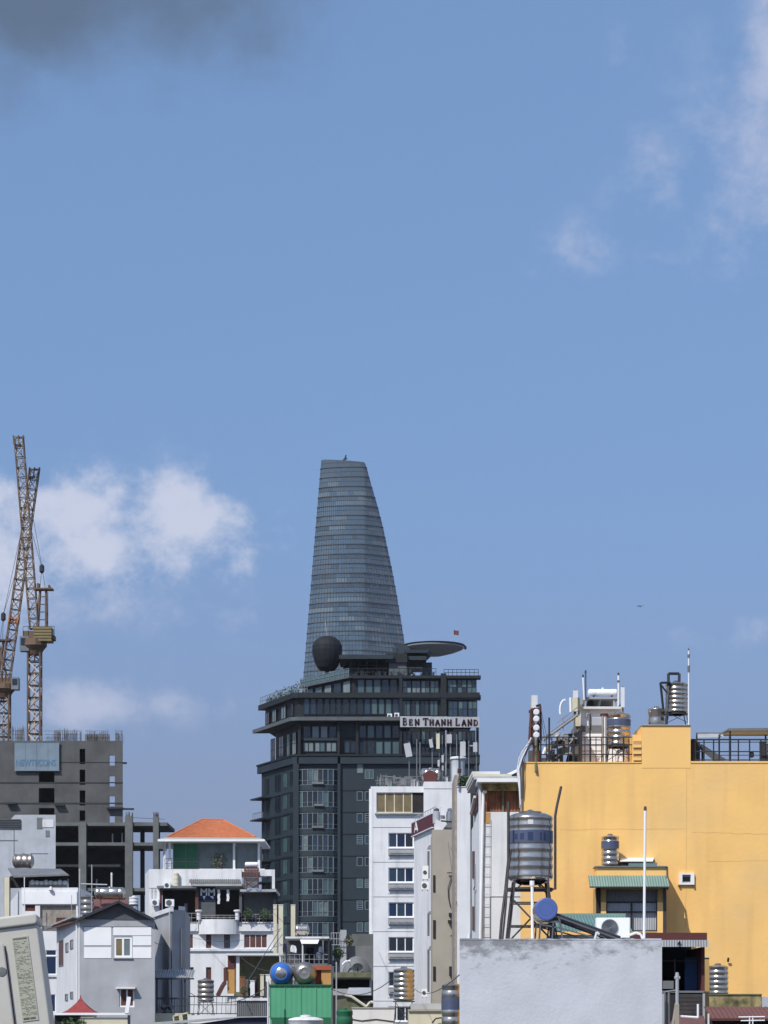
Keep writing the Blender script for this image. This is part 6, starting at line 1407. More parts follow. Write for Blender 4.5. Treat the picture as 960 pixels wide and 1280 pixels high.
# ------------------------------------------------------------------ big yellow building on the right
def yellow_building():
    D = 100.0
    t = thing('yellow_building', 'large blank yellow plastered building with a raised stair block', 'building', (X(830, D), D+8, 0))
    xl, xr = X(650.5, D), X(1060, D); zt = Z(954, D)
    part('wall', MB().prism([(xl, D), (xr, D), (xr, D+14), (X(655, 114), D+14)], 0, zt), 'yellow_plaster', t)
    part('coping', MB().box(X(651.5, D), X(802, D), D-.03, D+.2, zt+.002, Z(952.5, D)).box(X(863.5, D), xr, D-.03, D+.2, zt+.002, Z(951.5, D)), 'yellow_plaster', t)
    part('raised_block', MB().box(X(802, D), X(863.2, D), D-.012, D+3, Z(960, D), Z(907, D)), 'yellow_fresh', t)
    part('raised_block', MB().box(X(791, D), X(801.9, D), D+.1, D+2, zt, Z(918, D)), 'yellow_fresh', t)
    part('louvre', MB().box(X(792, D), X(801.5, D), D+.02, D+.09, Z(951, D), Z(926, D)), 'yellow_stain', t)
    for k in range(3): part('louvre_slat', MB().box(X(791.6, D), X(801.8, D), D-.04, D+.06, Z(934.5+k*8, D), Z(931+k*8, D)), 'yellow_fresh', t)
    part('block_cap', MB().box(X(801.5, D), X(863.7, D), D-.07, D+3.05, Z(907, D), Z(906, D)), 'tin_pale', t)
    ln = MB(); rj = random.Random(3)
    for pts in ([(858.5, 962), (859, 1040), (857.5, 1095)], [(857.5, 1108), (856.5, 1160)], [(864, 1040), (905, 1041), (960, 1043)], [(700, 1037), (760, 1037), (857, 1036)], [(803, 960), (825, 961), (856, 958)], [(885, 1077), (960, 1076)]):
        ln.path([P(pts[0][0]+(pts[-1][0]-pts[0][0])*f/12+rj.uniform(-.5, .5), pts[0][1]+(pts[-1][1]-pts[0][1])*f/12+rj.uniform(-.6, .6), D+.004) for f in range(13)], .011, 4)
    part('plaster_joint', ln, 'yellow_joint', t)
    rp = random.Random(9); pt = MB()
    # wall vent
    v = part('vent_frame', MB().box(X(848.5, D), X(867.5, D), D-.12, D-.002, Z(1093.5, D), Z(1091.5, D)).box(X(848.5, D), X(867.5, D), D-.12, D-.002, Z(1106, D), Z(1103.5, D)).box(X(848.5, D), X(852.5, D), D-.12, D-.002, Z(1103.5, D), Z(1093.5, D)).box(X(863, D), X(867.5, D), D-.12, D-.002, Z(1103.5, D), Z(1093.5, D)), 'white_clean', t)
    part('vent_opening', MB().pbox(852.5, 1093.5, 863, 1103.5, D-.03, .026), 'tin_pale', v); part('vent_fan', MB().pbox(853.5, 1096, 862.5, 1101.5, D-.06, .028), 'void', v); part('vent_hood', MB().pbox(848, 1106.2, 850, 1107.5, D-.14, .12).pbox(866, 1106.2, 868, 1107.5, D-.14, .12), 'brown_wood', v)
    # left edge: rough pipes and white cables
    r = random.Random(2)
    for m_, lab, n_ in (('cloth_white', 'white cables hanging in a loop down the left edge of the yellow building', 4), ('cable', 'dark cables and hoses hanging among the white ones at the yellow building corner', 7)):
        cb = MB()
        for k in range(n_):
            o_ = r.uniform(0, 9) if m_ == 'cable' else k*3; w_ = 0 if m_ == 'cloth_white' else r.uniform(2, 8)
            cb.path([P(664-o_*.5+w_, 922+o_, D-.06-.03*k), P(657-o_*.6+w_+r.uniform(-1, 1), 936+o_*.3, D-.1), P(651.5-o_*.4+w_+r.uniform(-1, 1), 948, D-.1), P(649-o_*.35+w_+r.uniform(-1, 1), 962, D-.1), P(649.5-o_*.25+w_, 976+r.uniform(-4, 4), D-.1), P(650.5-o_*.1+w_*.5, 992+r.uniform(-6, 18), D-.1)], .014 if k else .03, 5)
        single('hanging_cables', cb, m_, lab, 'cables', kind='thing')
    rr = MB()
    for k in range(3): rr.tube(P(649.5+k*1.2, 958, D-.08), P(650+k, 1010+k*6, D-.08), .04, 5)
    part('edge_pipe', rr, 'brown_brick', t)
    # railings
    zr = 953
    ra = thing('roof_railing', 'black roof railing in front of the white penthouse', 'railing', P(735, zr, D+.3), 'black railings on the yellow building')
    ral = MB(); 
    for py in (921.5, 931, 943): ral.bar(P(674, py, D+.3), P(795, py, D+.3), .045)
    part('rail', ral, 'dark_metal', ra)
    for k in range(18): px = 676+k*6.9; part('post', MB().tube(P(px, zr, D+.3), P(px, 921, D+.3), .02 if k % 3 else .035, 5), 'dark_metal', ra)
    part('post', MB().tube(P(686.5, zr, D+.3), P(686.5, 897, D+.3), .04, 5), 'dark_metal', ra); part('post', MB().tube(P(737.5, zr, D+.3), P(737.5, 892, D+.3), .03, 5), 'dark_metal', ra)
    rb = thing('roof_railing', 'black roof railing under the thin canopy frame at the right', 'railing', P(912, zr, D+.3), 'black railings on the yellow building')
    ral = MB()
    for py in (924.5, 939.5, 950): ral.bar(P(864, py, D+.3), P(975, py, D+.3), .06 if py < 930 else .045)
    ral.bar(P(864, 928, D+.35), P(975, 927.5, D+.35), .03).bar(P(900, 944, D+.35), P(975, 944, D+.35), .03)
    part('rail', ral, 'dark_metal', rb)
    for k, px in enumerate((866, 869.5, 880, 892, 899, 912.5, 923, 937, 951, 963, 974)): part('post', MB().tube(P(px, 952, D+.3), P(px, 924 if px not in (912.5, 899) else 919, D+.3), .03 if px != 912.5 else .05, 5), 'dark_metal', rb)
    part('planter_bag', MB().lathe(P(939.5, 943.5, D+.4), [(.05, -.12), (.1, -.08), (.1, .08), (.04, .14)], 10), 'dark_metal', rb)
    cf = thing('canopy_frame', 'thin pale steel canopy frame on the right yellow roof', 'canopy', P(930, zr, D+2))
    m = MB(); y0, y1 = D+.8, D+4.5
    part('beam', MB().bar(P(870, 916.5, y1), P(905, 916.5, y1), .06).bar(P(911, 912, y0), P(980, 911.5, y0), .11).bar(P(905, 916.5, y1), P(911.5, 911.5, y0), .07).bar(P(898, 919, y1), P(911, 912, y0), .05).bar(P(870, 919, y1), P(975, 919, y1), .05), 'tin_grey', cf)
    part('roof_sheet', MB().add([P(872, 917, y1), P(905, 917, y1), P(905, 921, y1-.5), P(872, 922, y1-.5)], [(0, 1, 2, 3)]).add([P(912, 913, y0+.1), P(978, 912.5, y0+.1), P(978, 918.5, y1), P(903, 918.5, y1)], [(0, 1, 2, 3)]), 'tin_pale', cf)
    for px, py, y in ((912.5, 911, y0), (899, 918, y1), (957, 919, y1), (871, 917, y1), (975, 911.5, y0)): part('post', MB().tube(P(px, 955, y), P(px, py, y), .04, 5), 'dark_metal', cf)
    st = thing('dark_tarp_slope', 'dark sloping roof sheet behind the right railing beside the yellow block', 'roof sheet', P(890, 952, D+1.5))
    part('sheet', MB().add([P(874, 931, D+1), P(877, 930, D+3), P(909, 950, D+3), P(906, 951, D+1), P(874, 936, D+1), P(877, 936, D+3), P(896, 951, D+3), P(893, 951.5, D+1)], [(0, 1, 2, 3), (7, 6, 5, 4), (0, 4, 5, 1), (1, 5, 6, 2), (2, 6, 7, 3), (3, 7, 4, 0)]), 'gable_grey', st); part('leg', MB().bar(P(878, 935, D+1.2), P(878, 954, D+1.2), .08), 'dark_metal', st); part('leg', MB().bar(P(892, 944, D+1.2), P(892, 954, D+1.2), .06), 'dark_metal', st)
    cabs = [(864.5, 870.5, 925, 'dark rusty cabinet against the yellow raised block', 'brown_wood'), (871, 875, 928, 'narrow dark cabinet second from the yellow raised block', 'dark_metal'), (951.5, 957, 927, 'dark box behind the railing at the far right', 'dark_metal'), (958, 968, 930, 'greenish box behind the railing at the far right', 'gable_grey')]
    for a, b, c, l, m_ in cabs:
        q = thing('equipment_cabinet', l, 'cabinet', P((a+b)/2, 953, D+.8), 'equipment boxes on the yellow roof'); part('body', MB().box(X(a, D+.8), X(b, D+.8), D+.8, D+1.3, zt-.02, Z(c, D+.8)), m_, q); part('lid', MB().box(X(a, D+.8)-.02, X(b, D+.8)+.02, D+.78, D+1.32, Z(c, D+.8), Z(c-.8, D+.8)), 'tin_grey', q)
    # penthouse
    E = D+3.5
    ph = thing('penthouse', 'small white penthouse on the yellow roof with brown open loft', 'penthouse', (X(751, E), E+2, zt))
    part('wall', MB().box(X(726.5, E), X(775, E), E, E+4, zt-.05, Z(885.5, E)), 'white_clean', ph)
    part('roof_slab', MB().box(X(724.5, E), X(776.5, E), E-.25, E+4.2, Z(887, E), Z(884, E)), 'white_old', ph)
    part('grey_band', MB().box(X(726.6, E), X(754, E), E-.06, E-.003, Z(915, E), Z(907.5, E)), 'tin_grey', ph)
    part('door_panel', MB().box(X(739.5, E), X(752, E), E-.04, E-.003, Z(907, E), Z(897, E)), 'pale_block', ph)
    for k in range(5): part('shutter_slat', MB().box(X(726.8, E), X(753.5, E), E-.07, E-.003, Z(924+k*7, E), Z(919+k*7, E)), 'white_clean', ph)
    part('loft_back', MB().box(X(733, E), X(771, E), E+2.5, E+2.6, Z(884, E), Z(872.5, E)), 'brown_wood', ph)
    part('loft_deck', MB().box(X(730, E), X(773, E), E+.1, E+3, Z(873, E), Z(871, E)), 'tin_pale', ph)
    for px in (727, 731.5, 767.5, 772): part('loft_post', MB().bar(P(px, 884, E+.2), P(px+(.8 if px < 750 else -.3), 871, E+.2), .07), 'tin_pale', ph)
    part('loft_box', MB().box(X(736, E), X(744, E), E+.5, E+1.2, Z(884, E), Z(875, E)), 'room_dark', ph); part('loft_pipe', MB().tube(P(748, 884, E+.6), P(750.5, 874, E+.6), .06, 6), 'beige', ph)
    part('gooseneck', MB().path([P(737, 910, E-.1), P(737, 893, E-.1), P(735, 891.5, E-.1), P(733.5, 893, E-.1), P(733.5, 896, E-.1)], .05, 6), 'grille', ph, smooth=True)
    htank(735, 772.5, 860.8, 870, E+.6, 'white lying tank on top of the penthouse loft', 'white_clean', 871, rings=2)
    for px, a, b, m_, tip, l in ((728.8, 846.5, 875, 'white_clean', 'dark_metal', 'white rod aerial leaning left of the penthouse loft'), (732, 841, 875, 'blue_label', 'dark_metal', 'dark blue rod aerial beside the white one on the penthouse'), (773, 844, 886, 'white_clean', 'dark_metal', 'white rod aerial with dark rings right of the penthouse loft')):
        pole(px, a, b, E-.1, .036, m_, l, 'antenna', 'rod_aerial', px1=px+(1.5 if px < 730 else 0), group='rod aerials on the yellow roof', tip=tip)
    single('aerial_ring', MB().tube(P(773, 853, E-.1), P(773, 850.5, E-.1), .055, 8).tube(P(773.4, 884, E-.2), P(776.5, 880, E-.2), .05, 5), 'blue_label', 'dark blue ring clamped round the right penthouse aerial', 'ring')
    pn = [(719.5, 863, 872, 6, 'white_old', 'small white box aerial at the left end of the loft'), (778.5, 859, 884, 4.5, 'white_old', 'pale panel aerial standing right of the penthouse'), (718, 872, 889, 8, 'cream', 'yellowish cluster of panel aerials left of the penthouse'), (723.5, 873, 889, 3, 'olive_wall', 'olive panel aerial between the cluster and penthouse')]
    for i, (px, a, b, w_, m_, l) in enumerate(pn):
        q = thing('panel_aerial', l, 'antenna', P(px, 915, E-.4), 'panel aerials on the yellow roof'); part('panel', MB().pbox(px-w_/2, a, px+w_/2, b, E-.5, .14), m_, q); part('mast', MB().tube(P(px, 930 if px < 770 else 900, E-.3), P(px, a-1, E-.3), .035, 5), 'tin_grey', q)
    part('side_stair_box', MB().box(X(718, E), X(727, E), E-.3, E+2, zt, Z(907, E)), 'tin_grey', ph); part('side_stair_box', MB().box(X(718.5, E), X(725, E), E-.4, E-.31, Z(909, E), Z(896, E)), 'cream', ph)
    hoops = MB()
    hoops.path([P(704+6*math.cos(a*.26+1.7)+2, 883-13*math.sin(a*.26+1.7)+5, E-.5) for a in range(-1, 8)], .05, 6).tube(P(713, 872, E-.5), P(713.5, 890, E-.5), .06, 6)
    single('handrail', hoops, 'white_clean', 'curved white ladder hoops above the rooftop junk pile', 'handrail', loc=P(706, 892, E-.5))
    # steel stair and stacked equipment left of the penthouse
    K = D+2.2
    sr_ = thing('steel_stair', 'steel stair rising over the junk towards the penthouse', 'stair', P(690, 953, K))
    for dy in (-.3, .5): part('stringer', MB().bar(P(678, 925, K+dy), P(722, 893, K+dy), .07, .16), 'tin_pale' if dy < 0 else 'dark_metal', sr_)
    for k in range(14): p_ = P(680+k*3.1, 923.5-k*2.25, K); part('tread', MB().box(p_.x-.09, p_.x+.09, K-.3, K+.5, p_.z-.02, p_.z+.02), 'tin_grey', sr_)
    part('handrail', MB().bar(P(697, 903, K-.3), P(722, 884, K-.3), .04).bar(P(704, 913, K-.3), P(704, 898, K-.3), .04), 'brown_brick', sr_)
    mats = ['dark_metal', 'gable_grey', 'tin_grey', 'cloth_white', 'brown_brick', 'slate_paint', 'room_dark', 'tin_pale']
    r = random.Random(31); n = 0
    names = {'dark_metal': 'black', 'gable_grey': 'dark grey', 'tin_grey': 'mid grey', 'cloth_white': 'white', 'brown_brick': 'tan brown', 'slate_paint': 'slate', 'room_dark': 'blackish', 'tin_pale': 'pale grey'}
    for row in range(4):
        for c in range(8):
            px = 678+c*5.6+r.uniform(-1, 1); top = 949-row*10-r.uniform(0, 6)
            if top < 925-(px-678)*.72+4: continue
            n += 1; y = K+.5+.45*(3-row)*0+r.uniform(0, .6); w_ = r.uniform(3, 6.5); h_ = r.uniform(5, 11)
            x0, x1 = X(px, y), X(px+w_, y); z0, z1 = Z(top+h_, y), Z(top, y); z0 = max(z0, zt)
            if z1-z0 < .1: continue
            mb = MB(); mb.box(x0, x1, y, y+.4, z0, z1); mb.box(x0-.02, x1+.02, y-.02, y+.42, z1, z1+.03)
            if n % 3 == 0: mb = MB().tube(((x0+x1)/2, y+.2, z0), ((x0+x1)/2+.1, y+.2, z1+.05), (x1-x0)/2, 10)
            mk = r.choice(mats); single('junk_box' if n % 3 else 'junk_drum', mb, mk, '%s %s, column %s and %s row of the pile under the steel stair' % (names[mk], 'metal box' if n % 3 else 'small drum', ['one', 'two', 'three', 'four', 'five', 'six', 'seven', 'eight'][c], ['bottom', 'second', 'third', 'top'][row]), 'box' if n % 3 else 'drum', group='junk %s under the steel stair' % ('boxes' if n % 3 else 'drums'))
    pi = MB()
    for k in range(10): a = (r.uniform(680, 722), r.uniform(915, 945)); pi.tube(P(*a, K-.2), P(a[0]+r.uniform(-12, 12), a[1]+r.uniform(-8, 8), K-.1), .03, 5)
    single('loose_pipes', pi, 'tin_pale', 'tangle of loose pale pipes on the junk pile', 'pipes', kind='stuff')
    # aerial mast with lamps, left corner
    G = D+.6
    am = thing('aerial_tower', 'rusty aerial tower with white round drums and pale panel on top', 'antenna', P(668, 955, G))
    ft = MB()
    for (a, b) in (((661.5, 925), (664, 887)), ((676, 925), (675.5, 883)), ((667, 955), (667, 886)), ((673, 955), (672.5, 886))): ft.bar(P(*a, G), P(*b, G), .09); 
    for py in (887, 907, 927): ft.bar(P(662.5, py+3, G+.3), P(667, py, G-.2), .12).bar(P(667, py, G-.2), P(676, py, G-.1), .14)
    part('frame', ft, 'brown_wood', am)
    for py in (889, 909): part('shield', MB().pbox(660+.05*(927-py), py+2, 666.5, py+17, G+.1, .1), 'brown_brick', am)
    for py in (891.5, 900, 911, 920): part('drum', MB().lathe((X(669.8, G), G-.3, Z(py, G)), [(.1, -.12), (.13, -.1), (.13, .1), (.1, .12)], 14, 'y'), 'cloth_white', am)
    part('panel', MB().pbox(664.5, 869, 672, 885, G-.05, .15), 'white_old', am); part('arm', MB().bar(P(670, 883, G), P(676, 881, G), .1), 'dark_metal', am); part('panel', MB().pbox(663.3, 870.5, 664.6, 886, G+.05, .1), 'tin_pale', am)
    part('pole', MB().tube(P(670, 965, G-.7), P(670, 925, G-.3), .06, 6), 'olive_wall', am)
    part('base_box', MB().pbox(661, 938, 675, 953.5, G, .5), 'gable_grey', am)
    part('guy_wire', MB().tube(P(676, 886, G), P(684, 925, G), .012, 3).tube(P(676, 890, G), P(681, 928, G), .012, 3), 'cable', am)
    # tanks
    vtank(758.5, 790, 889.5, 931, D+1.2, 'blue labelled steel tank on a black stand beside the penthouse', (898, 906), 5, stand=953)
    wp = thing('white_barrel', 'white round bottle lying under the tank stand on the yellow roof', 'barrel', P(777, 953, D+1)); part('body', MB().lathe(P(777, 945, D+1.6), [(.02, .3), (.22, .22), (.27, 0), (.25, -.25)], 16), 'cloth_white', wp, smooth=True); part('cap', MB().lathe(P(777, 945, D+1.6), [(.08, .26), (.08, .36)], 10), 'blue_label', wp)
    pr = thing('pipe_riser', 'group of vertical rusty pipes left of the blue labelled tank', 'pipes', P(756, 953, D+.9)); part('pipe', MB().tube(P(753.5, 953, D+.9), P(753.5, 894, D+.9), .05, 6), 'brown_brick', pr); part('pipe', MB().tube(P(757.5, 953, D+.9), P(757.5, 896, D+.9), .04, 6), 'grille', pr); part('crosspipe', MB().tube(P(750.5, 893.5, D+.9), P(760, 893, D+.9), .06, 6), 'dark_red', pr)
    zb2 = Z(906, D)
    vtank(833, 861.5, 851, 890, D+.5, 'tall steel tank on the yellow raised block with black pipe frame', None, 6, stand=906)
    sq = vtank(811, 833, 883.5, 906, D+.9, 'squat round topped steel tank left on the yellow raised block', None, 1)
    pf = thing('bent_pipes', 'black bent pipe frame rising over the tall steel tank', 'pipes', P(836, 906, D+.3))
    part('pipe', MB().path([P(849, 852, D+.6), P(849, 842, D+.6), P(835.5, 842, D+.6), P(835.5, 858, D+.6), P(833.5, 890, D+.3), P(833, 906, D+.3)], .06, 6), 'dark_metal', pf); part('pipe', MB().path([P(838, 853, D+.5), P(825.5, 853.5, D+.5), P(829, 886, D+.7)], .05, 6), 'dark_metal', pf); part('pipe', MB().tube(P(827, 857, D+.5), P(834.5, 867, D+.5), .04, 6), 'dark_metal', pf)
    pole(860.8, 813, 906, D+.3, .026, 'white_clean', 'tall white and grey rod aerial on the yellow raised block', 'antenna', 'rod_aerial', group='rod aerials on the yellow roof', tip='dark_metal')
    single('aerial_ring', MB().tube(P(860.8, 822, D+.3), P(860.8, 818, D+.3), .055, 8).tube(P(860.8, 840, D+.3), P(860.8, 832, D+.3), .055, 8), 'tin_grey', 'grey bands round the tall rod aerial on the yellow block', 'ring')
yellow_building()

# ------------------------------------------------------------------ low buildings in front of the yellow wall
def awning_house():
    D = 98.7
    t = thing('green_awning_house', 'small rooftop house with green corrugated awning and grey shuttered window', 'house', (X(788, D), D+1, 0))
    x0, x1 = X(744.5, D), X(833, D)
    holes = [(757.5, 1112, 822, 1164)]
    house(t, 744.5, 832.5, 1110, D, 1.15, 'yellow_stain', holes, .3)
    part('upper_fascia', MB().box(X(746, D), X(833, D), D+.02, D+1.1, Z(1110, D)+.002, Z(1084, D)), 'yellow_fresh', t); part('roof_cap', MB().box(X(744, D), X(834, D), D-.08, D+1.15, Z(1084, D), Z(1082.5, D)), 'tin_grey', t)
    part('awning', MB().corr((X(735, D), D-.75, Z(1110, D)), (X(834, D)-X(735, D), 0, 0), (0, .75, Z(1094.5, D)-Z(1110, D)), 30, .022, (0, -.6, .8)), 'tin_green', t)
    part('awning_lip', MB().box(X(735, D), X(834, D), D-.77, D-.73, Z(1111, D), Z(1109.3, D)), 'dark_metal', t)
    for a, b, m in ((745, 750.5, 'room_dark'), (751, 757.5, 'cream'), (821.5, 828.5, 'cream'), (829, 832.8, 'iron')):
        part('pier', MB().box(X(a, D), X(b, D), D-.06, D-.004, 0, Z(1128 if m == 'cream' else 1110, D)), 'yellow_fresh' if m == 'cream' else m, t)
    part('shutter_upper', MB().corr((X(758, D), D+.12, Z(1127, D)), (X(821.5, D)-X(758, D), 0, 0), (0, 0, Z(1112.5, D)-Z(1127, D)), 26, .012, (0, -1, 0)), 'tin_grey', t)  # darker sheet puts the awning's shade into the shutter colour
    for a, b in ((759.5, 788.5), (791, 820.5)):
        for c, d in ((1128.5, 1139), (1140.5, 1162.5)):
            part('shutter_panel', MB().corr((X(a, D), D+.14, Z(d, D)), (X(b, D)-X(a, D), 0, 0), (0, 0, Z(c, D)-Z(d, D)), 10, .012, (0, -1, 0)), 'tin_pale', t)
    f = MB()
    for py in (1127.5, 1139.8, 1163.3): f.bar(P(758, py, D+.08), P(821.5, py, D+.08), .045)
    for px in (758.5, 789.8, 821): f.bar(P(px, 1127.5, D+.07), P(px, 1163, D+.07), .05)
    part('window_frame', f, 'dark_metal', t)
    vtank(752.5, 775, 1043.5, 1081.5, D+.15, 'slim steel tank with blue label on the green awning house', (1051, 1060), 5)
    b = thing('roof_board', 'white board and blue tarp lying on the green awning house roof', 'board', P(800, 1082.5, D+1)); part('board', MB().add([P(775, 1076, D+.4), P(816, 1076, D+.4), P(818, 1071, D+1.6), P(777, 1071, D+1.6), P(775, 1077, D+.4), P(816, 1077, D+.4), P(818, 1072, D+1.6), P(777, 1072, D+1.6)], [(0, 1, 2, 3), (7, 6, 5, 4), (0, 4, 5, 1), (1, 5, 6, 2), (0, 3, 7, 4)]), 'white_clean', b); part('tarp', MB().box(X(787, D), X(823, D), D+.45, D+1.2, Z(1082.3, D), Z(1077.3, D)), 'teal_sheet', b); part('support', MB().box(X(776, D), X(786, D), D+.5, D+1.2, Z(1082.3, D), Z(1077.3, D)), 'room_dark', b)
    part('roof_trim', MB().tube(P(834, 1084, D), P(834.5, 1112, D-.3), .04, 6), 'iron', t)
    # green tin lean-to left, behind the solar heater
    E = 70.0
    g = thing('green_tin_roof', 'faded green tin lean-to roof behind the solar heater', 'roof', (X(725, E), E+2, 0))
    part('sheet', MB().corr((X(688, E), E, Z(1164, E)), (X(790, E)-X(688, E), 0, 0), (0, 2.2, Z(1144, E+2.2)-Z(1164, E)), 26, .02, (0, -.5, .85)), 'teal_sheet', g); part('wall', MB().box(X(688, E), X(790, E), E+.3, E+2, 0, Z(1168, E)), 'grey_plaster', g); part('ridge', MB().bar(P(688, 1143.5, E+2.2), P(782, 1143.5, E+2.2), .08), 'tin_green', g)
    ac_unit(745.5, 787, 1147, 1172, 57, 'large white unit with dark fan beside the white pole', fan=762, dep=.35)
    a = single('unit_shelf', MB().box(X(743, 57), X(790, 57), 56.9, 57.5, 0, Z(1172, 57)-.081), 'grey_plaster', 'concrete shelf block carrying the large white fan unit', 'shelf')
    single('bent_pipe', MB().path([P(787, 1169, 56.8), P(795, 1166, 56.8), P(801, 1168, 56.8), P(804, 1175, 56.8)], .03, 6), 'white_clean', 'white bent pipe beside the fan unit', 'pipe', smooth=True)
    # dark shop-house with red fascia
    G = 84.0
    s = thing('dark_open_house', 'dark open fronted rooftop room with dark red fascia and scalloped valance', 'house', (X(850, G), G+2, 0))
    part('fascia', MB().box(X(792, G), X(879.5, G), G-.9, G+4.5, Z(1176, G), Z(1167, G)), 'dark_red', s)
    part('valance', MB().corr((X(822, G), G-.95, Z(1184.5, G)), (X(881, G)-X(822, G), 0, 0), (0, .03, Z(1176, G)-Z(1184.5, G)), 18, .02, (0, -1, 0)), 'tin_pale', s)
    part('back_wall', MB().box(X(815, G), X(880, G), G+3.5, G+3.7, 0, Z(1176, G)), 'room_dark', s); part('side_wall', MB().box(X(876, G), X(880, G), G-.2, G+3.5, 0, Z(1184, G)), 'dark_red', s)
    part('side_wall', MB().box(X(800, G), X(815, G), G-.2, G+3.5, 0, Z(1176, G)), 'room_dark', s)
    part('blue_panel', MB().box(X(860, G), X(875.5, G), G+.9, G+1.0, Z(1238, G), Z(1196, G)), 'blue_panel', s); part('frame_bar', MB().box(X(846, G), X(847.5, G), G+.7, G+.8, Z(1237, G), Z(1198, G)).box(X(828, G), X(876, G), G+.7, G+.78, Z(1201, G), Z(1200, G)), 'gable_grey', s)
    part('floor_slab', MB().box(X(815, G), X(879, G), G-.3, G+3.5, Z(1241, G), Z(1238.5, G)), 'tin_grey', s)
    for k in range(6): part('board', MB().box(X(848, G), X(877, G), G-.35, G-.3, Z(1247.2+k*5, G), Z(1242.8+k*5, G)), 'iron', s)
    part('lower_wall', MB().box(X(815, G), X(879, G), G-.25, G+3, 0, Z(1241.2, G)), 'room_dark', s)
    part('corner_strip', MB().box(X(876.5, G), X(879.2, G), G-.42, G-.36, Z(1275, G), Z(1242, G)), 'tin_pale', s)
    part('curtain', MB().pbox(829, 1226, 842, 1236, G-.2, .3), 'tin_grey', s)
    part('sparrow_hook', MB().tube(P(848, 1181, G-1), P(850, 1177, G-1), .04, 5), 'void', s)
    yp = thing('yellow_pier', 'mustard plaster pier beside the dark open room', 'pier', (X(882, 90), 90, 0)); part('shaft', MB().box(X(879, 90), X(886.5, 90), 90, 93, 0, Z(1197, 90)), 'yellow_stain', yp); part('cap', MB().box(X(878.8, 90), X(886.8, 90), 89.95, 93.05, Z(1197, 90), Z(1195.5, 90)), 'cream', yp)
    H_ = 62.0
    pp = pole(846.5, 1222, 1262, H_, .045, 'tin_pale', 'pale vent pipe with a flat tee top before the dark open room', 'pipe', 'vent_pipe', z0=15); part('tee', MB().tube(P(843, 1222.3, H_), P(850, 1222.3, H_), .04, 6), 'tin_pale', pp)
    pj = thing('vent_post', 'short wooden post beside the pale vent pipe', 'post', P(841, 1284, H_)); part('shaft', MB().bar(P(840, 1286, H_), P(844.5, 1256, H_), .05).bar(P(846, 1286, H_), P(846, 1255, H_-.05), .11), 'beige', pj); part('cap', MB().bar(P(843.5, 1255.5, H_), P(848, 1255.5, H_), .06), 'beige', pj)
    single('pipe_run', MB().path([P(872.5, 1255, H_), P(872.5, 1272, H_), P(858, 1271, H_), P(850, 1270.5, H_)], .03, 6), 'white_clean', 'white L shaped water pipe before the dark boards', 'pipe', smooth=True)
    rl = thing('stair_railing', 'grey stair railing beside the stained grey wall', 'railing', P(836, 1284, 64)); part('rail', MB().tube(P(831, 1284, 64), P(831, 1240, 64), .03, 5).tube(P(831, 1240, 64), P(845, 1238, 64), .03, 5).tube(P(836, 1284, 64), P(836, 1240, 64), .03, 5), 'tin_grey', rl); part('pale_post', MB().bar(P(828.6, 1290, 63.8), P(828.6, 1242, 63.8), .05), 'tin_pale', rl)
    sm = thing('red_brown_roof', 'small red brown roof patch between wall and vent pipes', 'roof', (X(860, 66), 67, 0)); part('sheet', MB().add([P(828, 1290, 65), P(884, 1290, 65), P(880, 1270, 68), P(846, 1268, 68), P(828, 1292, 65), P(884, 1292, 65), P(880, 1272, 68), P(846, 1270, 68)], [(0, 1, 2, 3), (7, 6, 5, 4), (0, 4, 5, 1), (1, 5, 6, 2), (0, 3, 7, 4)]), 'tin_brown', sm); part('wall', MB().box(X(830, 66), X(880, 66), 66.5, 67.5, 0, Z(1282, 66)), 'room_dark', sm)
    # mossy wall with tank
    K = 95.5
    mw = thing('mossy_wall', 'short yellow wall black with moss under the lone steel tank', 'wall', (X(915, K), K+.5, 0)); part('wall', MB().box(X(879, K), X(952, K), K, K+1.3, 0, Z(1244, K)), 'mossy', mw); part('coping', MB().box(X(878.7, K), X(952.3, K), K-.04, K+1.32, Z(1244, K), Z(1242.3, K)), 'olive_wall', mw); part('white_end', MB().box(X(952.4, K), X(985, K), K-.02, K+1.2, 0, Z(1246, K)), 'pale_block', mw)
    vtank(886, 912.5, 1206, 1243, K+.2, 'lone steel tank on the mossy wall before the yellow building', None, 5)
    single('wall_hook', MB().tube(P(910, 1202, 99.9), P(910.5, 1197.5, 99.8), .045, 6), 'dark_metal', 'small dark hook on the yellow wall above the lone tank', 'hook')
    L_ = 74.0
    rb = thing('brown_tin_roof', 'red brown tin roof at the lower right corner with white pipes', 'roof', (X(930, L_), L_+1, 0))
    part('sheet', MB().corr((X(888, L_), L_, Z(1272.5, L_)), (X(990, L_)-X(888, L_), 0, 0), (0, 1.6, Z(1258.5, L_+1.6)-Z(1272.5, L_)), 18, .016, (0, -.4, .9)), 'tin_brown', rb); part('fascia', MB().box(X(886, L_), X(990, L_), L_-.02, L_+.05, Z(1276, L_), Z(1273, L_)), 'dark_red', rb); part('wall', MB().box(X(890, L_), X(990, L_), L_+.4, L_+1.5, 0, Z(1275, L_)), 'room_dark', rb); part('corner_post', MB().bar(P(885.5, 1300, L_-.05), P(885.5, 1267, L_-.05), .05), 'white_old', rb)
    part('white_pipe', MB().tube(P(923, 1271.5, L_-.1), P(956, 1271, L_-.1), .025, 5).tube(P(926, 1276, L_-.1), P(956, 1275.5, L_-.1), .025, 5).tube(P(937, 1270, L_-.1), P(937, 1290, L_-.1), .022, 5).tube(P(941, 1270, L_-.1), P(941, 1290, L_-.1), .022, 5), 'cloth_white', rb)
awning_house()

